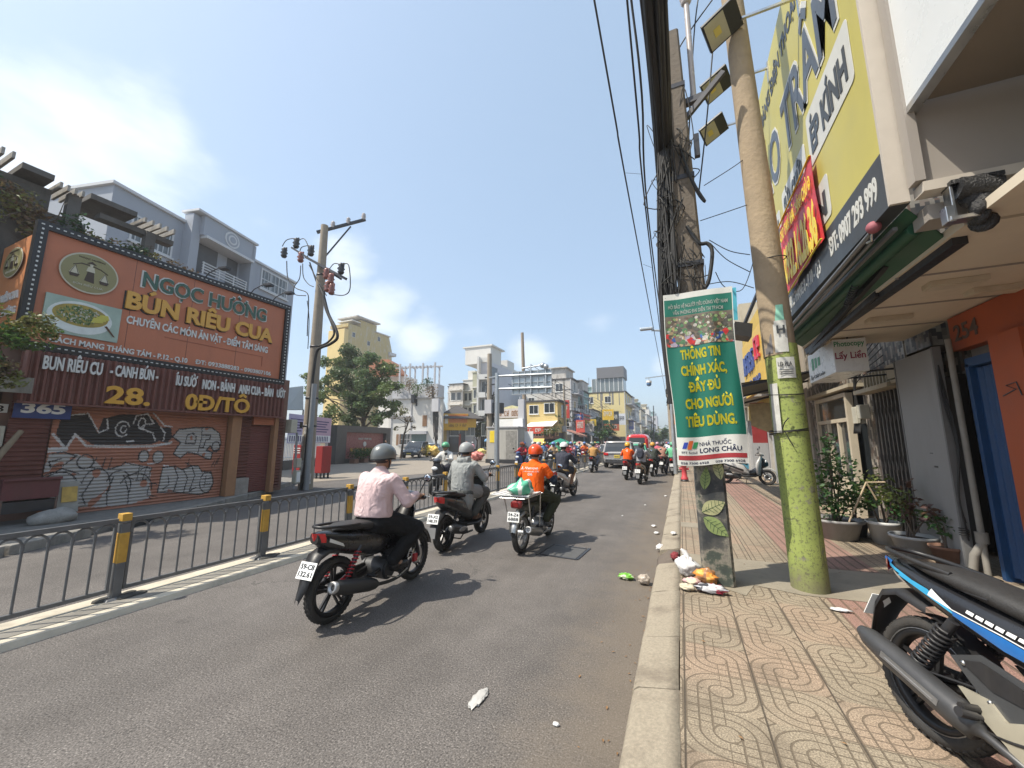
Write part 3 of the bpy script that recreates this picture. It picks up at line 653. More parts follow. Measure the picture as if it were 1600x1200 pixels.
# return face of the sign
RX=XF-1.5
RET=mat('sign_side_orange',(.55,.22,.09),rough=.45,var=.06)
B1('side_panel',sg,RET,lambda b:b.box(((RX+XF)/2-.0,S0+.06,4.72),(XF-RX-.06,.1,2.28)))
B1('side_frame',sg,FRM,lambda b:b.box((XF-.75,S0+.2,4.85),(1.4,.15,2.4)))
Xv=(1,0,0)
emblem(sg,(XF-.62,S0+.005,5.35),Xv,Zv,.82)
for s,z,h,mt in (('BÚN RIÊU CUA',4.52,.17,GW),('NGỌC HƯỜNG',4.2,.15,GW),('28.000Đ/TÔ',3.86,.16,GY)):text(s,(RX+.12,S0+.008,z),Xv,Zv,h,mt,sg,'lettering',.02,.03,fit=1.28)
# little floodlights on bent arms along the top
for yy in (6.0,7.25,7.95):
    b=MB().m(DARKM(),True);b.tube([(XF,yy-.12,6.1),(XF+.2,yy-.1,6.28),(XF+.38,yy,6.42),(XF+.55,yy+.03,6.42)],.016,6);b.box((XF+.62,yy+.05,6.40),(.26,.16,.06),R(12));b.build('spotlight',sg)
# ---- neighbour house at the left edge, number plates
nb=wthing('corner_house','dark narrow house with plank door left of the graffiti shutter','house',(XF-.4,1.4,.13))
B1('wall',nb,mat('dark_plaster',(.075,.07,.062),rough=.9,var=.2,stain=.4),lambda b:b.box((XF-3.1,.85,1.6),(6,4.0,3.0)))
B1('eave',nb,mat('old_cement_eave',(.27,.26,.23),rough=.95,var=.2,stain=.5),lambda b:(b.box((XF+.25,.9,2.80),(.9,4.2,.10)),b.box((XF+.68,.9,2.66),(.05,4.2,.22))))
npl=wthing('number_plate','white house number plate reading 363 beside the blue one','number plate',(XF,2.65,2.1))
B1('plate',npl,WHITE(),lambda b:b.box((XF-.07,2.68,2.29),(.03,.52,.17)));text('363',(XF-.055,2.47,2.22),Yv,Zv,.13,BLACK(),npl,'lettering',.005,0,fit=.42)
npl=wthing('number_plate','blue house number plate with white 365 beside the graffiti shutter','number plate',(XF+.1,3.3,2.1))
B1('plate',npl,mat('plate_blue',(.03,.055,.20),rough=.4),lambda b:b.box((XF+.13,3.35,2.29),(.02,.78,.36)));text('365',(XF+.141,3.05,2.22),Yv,Zv,.2,WHITE(),npl,'lettering',.005,.04,fit=.6)
em=wthing('electric_meter','cream electric meter box on the dark wall under the number 363','meter',(XF,2.7,1.6))
CRM=mat('cream_box',(.46,.44,.36),rough=.5,var=.1,stain=.2)
B1('case',em,CRM,lambda b:b.box((XF-.02,2.72,1.75),(.16,.42,.40)),.02);B1('dial_window',em,GLASS(),lambda b:b.box((XF+.063,2.76,1.77),(.012,.2,.2)));B1('conduit',em,STEEL(),lambda b:b.tube([(XF,2.68,1.55),(XF+.03,2.66,1.2),(XF+.03,2.64,.14)],.03,8))
bp=wthing('bamboo_pole','weathered wooden pole leaning by the dark corner wall','pole',(XF+.9,2.6,.13))
B1('shaft',bp,mat('old_bamboo',(.24,.19,.13),rough=.85,var=.25,scale=5),lambda b:b.tube([(XF+1.0,2.25,.13),(XF+.75,2.55,.9),(XF+.62,2.8,1.45),(XF+.55,3.0,1.85)],[.05,.047,.05,.04],8,smooth=True))
B1('shaft_piece',bp,MATS['old_bamboo'],lambda b:b.tube([(XF+.9,2.3,.13),(XF+.7,2.6,.8)],.035,8))
ct=wthing('street_cart','rusty maroon cupboard cart left of the graffiti shutter','cart',(XF+.5,3.2,.13))
B1('cabinet',ct,mat('cart_maroon',(.12,.035,.035),rough=.6,var=.2,stain=.4),lambda b:(b.box((XF+.45,3.22,.76),(.5,.72,.36)),b.box((XF+.72,3.22,.95),(.04,.74,.05))),.01)
B1('shelf',ct,DARKM(),lambda b:b.box((XF+.45,3.22,.45),(.5,.7,.2)))
B1('frame',ct,mat('rusty_pipe',(.14,.09,.07),rough=.8,var=.3),lambda b:[b.cyl((XF+dx,yy,.13),(XF+dx,yy,.6),.018,n=8) for dx in (.22,.7) for yy in (2.88,3.56)])
sb=wthing('sign_board','small yellow and grey board propped beside the maroon cart','board',(XF+.5,3.75,.13))
B1('panel',sb,mat('board_grey',(.30,.29,.26),rough=.7,var=.2),lambda b:b.box((XF+.55,3.76,.55),(.03,.30,.62),Matrix.Rotation(R(-12),3,'Y')))
B1('print',sb,mat('board_yellow',(.5,.33,.08),rough=.6,var=.3),lambda b:b.box((XF+.572,3.77,.60),(.012,.22,.3),Matrix.Rotation(R(-12),3,'Y')))
sk=MB().m(mat('grey_sack',(.30,.29,.27),rough=.9,var=.2,scale=8,bump=.6),True)
sk.ell((XF+.95,3.5,.22),(.22,.30,.15),18,12)
for i,p in enumerate(sk.v):p=V(p);k=1+.35*mnoise.noise(p*6)+.2*abs(mnoise.noise(p*13));sk.v[i]=(XF+.95+(p.x-XF-.95)*k,3.5+(p.y-3.5)*k,max(.125,.2+(p.z-.2)*k))
tag(sk.build('stone_heap'),'pale crumpled sack lying on the pavement below the maroon cart','sack')
wd=MB().m(mat('drain_dark',(.03,.03,.03),rough=.9))
wd.box((-9.95,4.25,.055),(.10,.78,.09),R(25));tag(wd.build('drain_slot'),kind='structure')
# ================================================================== TREES / FOLIAGE helper
BARK=lambda:mat('bark',(.11,.085,.065),rough=.95,var=.25,scale=6,bump=.7)
def tree(name,label,base,trunk_pts,trunk_r,clumps,lm,size,per,group=None,cat='tree',branches=True,seed=1):
    rng=random.Random(seed);t=wthing(name,label,cat,base,group)
    b=MB().m(BARK(),True);b.tube(trunk_pts,[trunk_r*(1-.6*i/(len(trunk_pts)-1)) for i in range(len(trunk_pts))],8)
    top=V(trunk_pts[-1]);mid=V(trunk_pts[len(trunk_pts)//2])
    if branches:
        for (c,r,*_) in clumps:
            s=mid.lerp(top,rng.random());c=V(c);b.tube([s,s.lerp(c,.5)+V((0,0,r*.15)),c],[trunk_r*.35,trunk_r*.22,trunk_r*.08],6)
    b.build('trunk',t)
    b=MB();lms=lm if isinstance(lm,(list,tuple)) else [lm]
    for i,(c,r,*q) in enumerate(clumps):
        b.m(lms[i % len(lms)]);n=int(per*r*r)
        for k in range(7):  # each clump is a handful of sprays, with gaps between them
            d=V((rng.gauss(0,1),rng.gauss(0,1),rng.gauss(0,.7))).normalized()
            leaves(b,V(c)+d*r*.62,r*.55,n//7,size,rng=rng,squash=(1,1,.6))
    b.build('crown',t,recalc=False);return t
LG1,LG2,LG3=leafmat('leaf_green',(.075,.13,.03)),leafmat('leaf_dark',(.04,.085,.03)),leafmat('leaf_yellow',(.16,.16,.045))
LBR=leafmat('leaf_dry',(.19,.13,.07))
rg=random.Random(11)
tree('roadside_tree','small dusty tree leaning into view beside the orange sign at the left edge',(-10.9,1.55,.13),[(-10.9,1.55,.1),(-10.85,1.6,1.6),(-10.8,1.75,2.7),(-10.9,1.9,3.3)],.07,
     [((-10.7+rg.uniform(-.35,.35),1.9+rg.uniform(-.55,.75),3.25+rg.uniform(-.5,.65)),rg.uniform(.28,.42)) for _ in range(13)],[LG3,LG1,LBR],.055,2600,seed=2)
# ================================================================== SCHOOL BEHIND
SCH=mat('school_grey_paint',(.33,.355,.40),rough=.8,var=.04,scale=.6,stain=.06,stain_col=(.2,.2,.21));SCW=mat('school_white_trim',(.55,.56,.57),rough=.7,var=.06)
WINP=mat('window_pane',(.14,.16,.17),rough=.15,var=.2,spec=.7)
A_,C_=V((-22.5,7.25,0)),V((-25.05,18.0,0));dF=(C_-A_).normalized();nF=V((dF.y,-dF.x,0))
sch=wthing('school_building','pale grey school building with round crest rising behind the restaurant','building',(-24,12.5,0))
def bx(b,f,a0,a1,z0,z1,d0,d1):f.box(b,a0,a1,z0,z1,d0,d1)
fs=Face(A_,C_);LS=fs.L
B1('wall',sch,SCH,lambda b:(bx(b,fs,0,LS,0,13.,-9,0),bx(b,fs,3.7,6.5,0,10.45,0,.75),bx(b,fs,3.5,6.65,12.5,13.6,0,.8),bx(b,fs,3.1,3.55,0,13.5,0,.55),bx(b,fs,6.55,6.8,0,13.5,0,.8)))
B1('roof_coping',sch,SCW,lambda b:(bx(b,fs,-.12,3.1,13.0,13.14,-9.1,.12),bx(b,fs,3.05,6.85,13.6,13.72,-.2,.9),bx(b,fs,6.85,LS+.12,13.0,13.14,-9.1,.12),bx(b,fs,3.6,6.6,12.36,12.5,.0,.95)))
B1('balcony_railing',sch,SCW,lambda b:([bx(b,fs,3.75,6.5,z,z+.05,.66,.72) for z in (10.6,10.75,10.9,11.05)]+[bx(b,fs,a,a+.05,10.45,11.12,.665,.715) for a in (3.78,4.7,5.6,6.42)]))
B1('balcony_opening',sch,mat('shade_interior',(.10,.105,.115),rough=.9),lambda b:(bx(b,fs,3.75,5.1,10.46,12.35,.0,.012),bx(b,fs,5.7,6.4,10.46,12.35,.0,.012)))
def crest(b):
    c=fs.p(5.15,13.05,.8);m0=Matrix((fs.r,fs.u,fs.n)).transposed()
    for rr,mt,d in ((.46,SCW,.04),(.37,SCH,.055),(.27,SCW,.07),(.18,SCH,.085)):b.m(mt).lathe([(0.001,d),(rr,d),(rr,0)],c,n=24,mtx=m0,smooth=False)
bb=MB();crest(bb);bb.build('crest',sch)
for a,z in ((.9,10.9),(8.2,11.6),(.9,7.4),(8.2,8.1)):window(fs,a,z,1.7 if a<2 else 2.1,1.15,sch,SCW,WINP,2,1,True,True)
B1('vent_stub',sch,SCW,lambda b:[bx(b,fs,LS-.02,LS+.25,z,z+.05,-.5,-.3) for z in (5.5,6.3,7.1,7.9)])
# ================================================================== ROOFTOP PERGOLA over the restaurant
OC=mat('weathered_concrete',(.115,.108,.10),rough=.95,var=.3,scale=2,bump=.4,stain=.55,stain_col=(.05,.045,.042))
OCW=mat('flaking_beams',(.30,.285,.26),rough=.95,var=.35,scale=6,stain=.5,stain_col=(.10,.09,.085))
pg=wthing('rooftop_house','old dark concrete roof terrace with beam pergola above the orange sign','building',(-14.5,3.5,3.7))
B1('wall',pg,OC,lambda b:(b.box((-15.6,1.2,5.3),(4.0,5.6,3.6)),b.box((-14.6,5.2,4.7),(3.2,4.6,2.4)),b.box((-14.3,2.0,7.2),(1.0,2.8,1.1))))
B1('slab',pg,OC,lambda b:(b.box((-13.9,3.06,7.9),(1.0,.5,.14)),b.box((-14.05,4.4,7.85),(1.3,.92,.14)),b.box((-13.7,5.0,7.5),(.3,1.6,.14))))
B1('column',pg,OC,lambda b:[b.box((xx,yy,zz),(.22,.22,h)) for xx,yy,zz,h in ((-13.6,3.72,6.9,1.7),(-13.6,5.25,6.75,1.6),(-14.2,3.0,7.3,1.1))])
def beams(b):
    for k in range(4):b.box((-13.8,3.42+.125*k,7.78),(.9,.05,.15))
    for k in range(5):b.box((-13.65,4.98+.165*k,7.72),(.9,.05,.14))
    for k in range(5):b.box((-13.8,2.66-.15*k,8.02),(.9,.05,.16))
B1('beam',pg,OCW,beams)
for i,(c,L_) in enumerate((((-13.5,2.3,7.15),'wild creeper hanging on the dark terrace wall at far left'),((-13.2,3.3,6.75),'creeper spilling over the terrace edge above the round emblem'),((-13.1,4.6,6.5),'low creeper behind the top frame of the orange sign'),((-13.1,5.6,6.3),'leafy shrub at the lower end of the roof terrace'))):
    pl=wthing('creeper',L_,'plant',c,'creepers on the roof terrace');b=MB()
    for k in range(9):
        b.m((LG2,LG3,LBR)[k % 3]);leaves(b,V(c)+V((rg.uniform(-.2,.3),rg.uniform(-.8,.8),rg.uniform(-.35,.25))),rg.uniform(.22,.42),130,.065,rng=rg)
    b.build('foliage',pl,recalc=False)
    b=MB().m(BARK(),True)
    for k in range(5):b.tube([V(c)+V((rg.uniform(-.2,.2),rg.uniform(-.7,.7),-.3)),V(c)+V((0,rg.uniform(-.6,.6),.1)),V(c)+V((.2,rg.uniform(-.8,.8),rg.uniform(0,.5)))],[.02,.014,.006],5)
    b.build('stem',pl)
# ================================================================== UTILITY POLE ON THE LEFT
def pole_mat(nm,c):return mat(nm,c,rough=.92,var=.15,scale=5,bump=.5,stain=.35,stain_col=(.13,.11,.09))
PCON=pole_mat('pole_concrete',(.30,.255,.20))
px_,py_=-12.15,9.8
up=wthing('utility_pole','tall concrete utility pole with crossarm and looping cables left of the street','utility pole',(px_,py_,0))
B1('shaft',up,PCON,lambda b:b.cyl((px_,py_,0),(px_-.05,py_,9.95),.24,.13,16),smooth=True)
INS=mat('insulator_porcelain',(.42,.38,.36),rough=.25,var=.1);INB=mat('insulator_brown',(.25,.10,.08),rough=.25,var=.1)
cross=[at(495,363,Y=9.75),at(571,343,Y=10.9)]
B1('crossarm',up,DARKM(),lambda b:(b.bar(cross[0],cross[1],.09,.10),b.bar(at(503,407,Y=9.8),at(548,354,Y=10.5),.05,.05)))
def insul(b,p,k=1.):
    p=V(p);b.lathe([(0.001,0),(.05*k,0),(.08*k,.05*k),(.05*k,.09*k),(.09*k,.13*k),(.05*k,.18*k),(.075*k,.22*k),(.03*k,.28*k),(.001,.29*k)],p,n=12)
for px,py in ((520,357),(544,351),(568,344)):
    p=at(px,py,Y=9.75+1.15*(px-495)/76.);B1('insulator',up,INS,lambda b:insul(b,p,1.1),smooth=True)
lower=[at(456,387,Y=9.55),at(533,436,Y=9.75)];low2=[at(478,402,Y=9.5),at(541,436,Y=9.7)]
B1('switch_arm',up,DARKM(),lambda b:(b.bar(lower[0],lower[1],.07,.07),b.bar(low2[0],low2[1],.08,.09),b.bar(at(484,410,Y=9.6),at(497,448,Y=9.75),.04,.04)))
for (px,py,c) in ((444,395,0),(463,380,0),(470,402,1),(486,392,0),(510,428,1),(517,436,1),(533,420,0),(512,448,1),(518,452,1)):
    p=at(px,py,Y=9.6);B1('fuse_switch',up,(DARKM(),INB)[c],lambda b:(insul(b,p-V((0,0,.2)),1.5),b.cyl(p+V((.1,0,-.15)),p+V((.12,0,.2)),.03,n=8)),smooth=True)
WIRE=mat('cable_black',(.018,.018,.018),rough=.6,var=.1)
def pix(pts,Y):return [at(x,y,Y=Y) for x,y in pts]
def smooth_path(P,n=5):
    P=[V(p) for p in P];out=[]
    for i in range(len(P)-1):
        p0,p1,p2,p3=P[max(i-1,0)],P[i],P[i+1],P[min(i+2,len(P)-1)]
        for k in range(n):
            t=k/n;out.append(.5*((2*p1)+(p2-p0)*t+(2*p0-5*p1+4*p2-p3)*t*t+(3*p1-p0-3*p2+p3)*t**3))
    return out+[P[-1]]
for pts,r in (([(441,385),(448,375),(462,373),(463,382)],.016),([(463,378),(475,373),(482,388),(480,404)],.016),([(468,395),(472,386),(487,384),(489,392)],.016),([(515,420),(522,412),(532,413)],.016),([(536,413),(545,415),(547,450),(538,461),(520,460)],.018),
               ([(448,408),(450,435),(462,450),(480,458),(482,478),(481,500),(480,525)],.018),([(470,415),(468,435),(460,448),(461,460),(478,462)],.016),([(473,412),(474,432),(482,444),(490,448)],.016),([(483,414),(493,432),(500,443),(510,462)],.018),([(480,470),(483,500),(481,545)],.014)):
    B1('jumper_cable',up,WIRE,lambda b:b.tube(smooth_path(pix(pts,9.58)),r,6),smooth=True)
B1('power_cable',up,WIRE,lambda b:(b.tube(smooth_path(pix([(498,445),(505,460),(513,490),(524,512),(527,528),(515,538),(502,543),(495,550),(490,580),(484,640),(477,720),(470,766)],9.5)),.05,8),b.tube(smooth_path(pix([(506,455),(508,480),(518,505),(522,522),(512,535),(498,541)],9.48)),.035,8)),smooth=True)
B1('riser_duct',up,mat('pvc_grey',(.25,.26,.27),rough=.5,var=.08),lambda b:b.tube([at(491,600,Y=9.55),at(478,766,Y=9.55)],.09,10),smooth=True)
B1('band',up,DARKM(),lambda b:[b.lathe([(rr+.005,z-.03),(rr+.015,z-.03),(rr+.015,z+.03),(rr+.005,z+.03)],(px_-.005*z,py_,0),n=16) for z,rr in ((3.2,.205),(5.1,.183),(7.9,.152),(2.2,.215))])
B1('poster_scraps',up,mat('paper_scraps',(.50,.49,.47),rough=.9,var=.5,scale=12,stain=.5,stain_col=(.2,.17,.14)),lambda b:[b.lathe([(.245-.011*z,z),(.245-.011*(z+h),z+h)],(px_-.005*z,py_,0),n=8,arc=(a0,a0+w)) for z,h,a0,w in ((.5,.5,-1.6,.9),(1.1,.35,-1.2,1.1),(1.5,.4,-2.3,.8),(.9,.4,-2.4,.7),(1.9,.3,-1.6,1.0),(.2,.35,-.8,.8))],smooth=True)
mb2=wthing('electric_meter','cream meter box fixed at the right end of the brown shop front','meter',(XF+.2,8.95,2.0))
B1('case',mb2,CRM,lambda b:b.box((XF+.2,8.78,2.15),(.28,.22,.44)),.02);B1('dial_window',mb2,GLASS(),lambda b:b.box((XF+.346,9.02,2.2),(.012,.1,.2)))
B1('conduit',mb2,mat('pvc_grey',(.25,.26,.27)),lambda b:b.tube([(XF+.2,9.,1.95),(XF+.2,9.02,1.2),(XF+.22,9.02,.13)],.035,8))
bx_=wthing('switch_box','small pale switch box low at the right end of the brown shop','box',(XF+.3,9.05,.4));B1('case',bx_,CRM,lambda b:(b.box((XF+.25,9.06,.95),(.2,.16,.3)),b.box((XF+.25,9.06,.5),(.2,.17,.42))),.015);B1('cover',bx_,WHITE(),lambda b:b.box((XF+.356,9.06,.5),(.012,.12,.32)))
rd=wthing('red_cabinet','red metal cabinets standing behind the left utility pole','cabinet',(-14.3,12.6,0))
RDM=mat('cabinet_red',(.30,.025,.025),rough=.45,var=.12,stain=.25)
B1('body',rd,RDM,lambda b:(b.box((-15.95,12.6,.85),(.5,.6,1.3)),b.box((-14.98,12.9,.85),(.42,.5,1.2))),.02)
B1('lettering_patch',rd,WHITE(),lambda b:[b.box((-15.95,12.29,z),(.4,.01,.04)) for z in (1.35,1.25,1.15)])
B1('leg',rd,DARKM(),lambda b:[b.box((x,y,.1),(.06,.06,.24)) for x in (-16.1,-15.8) for y in (12.4,12.8)]+[b.box((x,y,.12),(.06,.06,.28)) for x in (-15.1,-14.85) for y in (12.7,13.1)])
# ================================================================== MOTORBIKES   (local: +Y forward, +X rider's right, ground at 0)
def ring_se(y,w,z0,z1,xc=0.,n=16,e=2.6):
    zc,h=(z0+z1)/2,(z1-z0)/2;out=[]
    for j in range(n):
        a=2*math.pi*j/n;c,s=math.cos(a),math.sin(a)
        out.append(V((xc+w*math.copysign(abs(c)**(2/e),c),y,zc+h*math.copysign(abs(s)**(2/e),s))))
    return out
def interp_st(st,y):
    st=sorted(st)
    if y <= st[0][0]:return st[0][1:4]
    for a,b in zip(st[:-1],st[1:]):
        if y <= b[0]:
            t=(y-a[0])/(b[0]-a[0]);t=t*t*(3-2*t) if False else t
            return tuple(a[k]+(b[k]-a[k])*t for k in (1,2,3))
    return st[-1][1:4]
def hull(b,st,n=16,e=2.6,sub=3):
    st=sorted(st);ys=[]
    for a,c in zip(st[:-1],st[1:]):ys+=[a[0]+(c[0]-a[0])*k/sub for k in range(sub)]
    ys.append(st[-1][0])
    # Catmull-Rom through the stations so the panels read as one curved skin
    P=[V((s[1],s[2],s[3])) for s in st];SP=smooth_path(P,sub)
    b.loft([ring_se(y,max(.004,q.x),q.y,q.z,0,n,e) for y,q in zip(ys,SP)],True,True)
def hull_x(st,y,z,e=2.6):
    w,z0,z1=interp_st(st,y);t=abs((z-(z0+z1)/2)/max(1e-4,(z1-z0)/2))
    return w*max(0.,1-t**e)**(1/e) if t<1 else 0.
def decal(b,st,lo,hi,off=.004,sides=(1,-1),n=14):
    def samp(P,t):
        i=min(int(t*(len(P)-1)),len(P)-2);f=t*(len(P)-1)-i;return P[i][0]+(P[i+1][0]-P[i][0])*f,P[i][1]+(P[i+1][1]-P[i][1])*f
    for sd in sides:
        rows=[]
        for k in range(n+1):
            t=k/n;(y0,z0),(y1,z1)=samp(lo,t),samp(hi,t);row=[]
            for q in (0,.5,1):y,z=y0+(y1-y0)*q,z0+(z1-z0)*q;row.append(V((sd*(hull_x(st,y,z)+off),y,z)))
            rows.append(row)
        b.loft(rows,False,True,False)
def wheel(par,y,r,wd,rimc,spokes=5,wire=False,disc=False,name='wheel'):
    c=(0,y,r);b=MB().m(rimc,True)
    ri=r-.062;b.lathe([(ri-.03,-wd*.28),(ri-.018,-wd*.36),(ri+.008,-wd*.36),(ri-.012,-wd*.2),(ri-.014,wd*.2),(ri+.008,wd*.36),(ri-.018,wd*.36),(ri-.03,wd*.28),(ri-.03,-wd*.28)],c,'X',40)
    b.cyl(V(c)-V((.06,0,0)),V(c)+V((.06,0,0)),.042,n=16);b.cyl(V(c)-V((.09,0,0)),V(c)+V((.09,0,0)),.011,n=8)
    if wire:
        for k in range(24):
            a=2*math.pi*k/24;s=.03 if k % 2 else-.03;a2=a+(.5 if k % 4<2 else-.5)
            b.cyl((s,y+.04*math.cos(a2),r+.04*math.sin(a2)),(0,y+(ri-.02)*math.cos(a),r+(ri-.02)*math.sin(a)),.0018,n=4)
    else:
        for k in range(spokes):
            a=2*math.pi*k/spokes+.3
            for da in (-.11,.11):
                p0=V((0,y+.035*math.cos(a+da*3),r+.035*math.sin(a+da*3)));p1=V((0,y+(ri-.02)*math.cos(a+da),r+(ri-.02)*math.sin(a+da)));b.bar(p0,p1,.018,.02,(1,0,0))
    w_=b.build(name,par)
    b=MB().m(RUBBER(),True);hw=wd/2;pr=[]
    for k in range(15):
        a=math.pi*(k/14-.5)*1.28;pr.append((r-.036+.036*math.cos(a)*1.0 if abs(a)<1.6 else r-.036+.036*math.cos(a),hw*math.sin(a)/math.sin(math.pi*.5) if abs(a)<math.pi/2 else hw*math.copysign(math.sin(abs(a)),a)))
    b.lathe([(ri+.004,-hw*.72)]+pr+[(ri+.004,hw*.72)],c,'X',48)
    nb=44
    for k in range(nb):  # tread blocks
        a=2*math.pi*k/nb
        for sgn in (-1,1):
            d=V((0,math.cos(a+.03*sgn),math.sin(a+.03*sgn)));p=V(c)+d*(r-.0065)+V((sgn*hw*.52,0,0));tg=V((0,-d.z,d.y))
            b.box(p,(hw*.55,.022,.010),Matrix((V((math.cos(.45),0,0))+tg*.25*sgn-d*.38*sgn,tg,d)).transposed())
    b.build('tyre',w_)
    if disc:
        b=MB().m(STEEL(),False);b.lathe([(.055,.052),(.105,.052),(.105,.056),(.055,.056),(.055,.052)],(c[0],c[1],c[2]),'X',28);b.build('brake_disc',w_)
    return w_
def spring(b,p0,p1,r,turns,wr):
    p0,p1=V(p0),V(p1);d=p1-p0;u=d.orthogonal().normalized();v=d.cross(u).normalized();n=turns*12
    b.tube([p0+d*(k/n)+(u*math.cos(2*math.pi*k/12)+v*math.sin(2*math.pi*k/12))*r for k in range(n+1)],wr,5)
def plate(par,c,tilt,lines,wd=.19,ht=.14):
    b=MB().m(WHITE());rot=Matrix.Rotation(tilt,3,'X');b.box(c,(wd,.004,ht),rot);p=b.build('number_plate',par)
    up_,n_=rot @ V((0,0,1)),rot @ V((0,-1,0))
    for i,s in enumerate(lines):
        text(s,V(c)+n_*.0025+up_*(.012-.06*i)-V((wd*.42,0,0)),(1,0,0),up_,.042,BLACK(),p,'lettering',.002,.02,fit=wd*.84)
def mirrors(par,y,z,x=.27):
    for s in (-1,1):
        b=MB().m(BLACK(),True);b.tube([(s*.2,y-.02,z),(s*.23,y,z+.08),(s*x,y+.01,z+.16)],.007,6)
        b.ell((s*(x+.03),y+.015,z+.20),(.062,.018,.045),14,8);m=b.build('mirror',par)
        MB().m(mat('mirror_glass',(.5,.55,.6),rough=.05,metal=1.,var=.0),True).ell((s*(x+.03),y+.003,z+.20),(.052,.010,.037),14,6).build('mirror_glass',m)
def handlebar(par,y,z,bw=.33):
    b=MB().m(BLACK(),True);b.tube([(-bw,y-.10,z-.0),(-.2,y-.03,z+.015),(0,y,z),(.2,y-.03,z+.015),(bw,y-.10,z)],.012,8)
    for s in (-1,1):b.tube([(s*bw,y-.10,z),(s*(bw-.12),y-.055,z+.008)],.0175,10);b.ell((s*bw,y-.102,z),(.02,.02,.02),8,6)
    hb=b.build('handlebar',par)
    b=MB().m(STEEL(),True)
    for s in (-1,1):b.tube([(s*(bw-.15),y-.01,z),(s*(bw-.08),y+.01,z),(s*(bw+.01),y-.03,z-.005)],.006,6);b.ell((s*(bw+.01),y-.03,z-.005),(.009,)*3,6,5)
    b.build('lever',hb);return hb
def shock(par,x,p0,p1,col,k=1.):
    b=MB().m(DARKM(),True);P0,P1=V((x,*p0)),V((x,*p1));b.cyl(P0,P1,.012,n=8);b.cyl(P0.lerp(P1,.55),P1,.022,n=10);b.cyl(P0.lerp(P1,.0),P0.lerp(P1,.10),.026,n=10)
    s=b.build('shock_absorber',par);MB().m(col,True)
    b=MB().m(col,True);spring(b,P0.lerp(P1,.1),P0.lerp(P1,.85),.028*k,9 if k==1 else 11,.0055*k);b.build('spring',s)
def curved_shield(b,st,th=.02):
    """st: (z, half width, y of centre, sweep back at the edge)"""
    rings=[]
    for z,w,y,sw in st:
        f=[V((w*t,y-sw*t*t,z)) for t in [k/5-1 for k in range(11)]];rings.append(f+[p-V((0,th,0)) for p in reversed(f)])
    b.loft(rings,True,True)
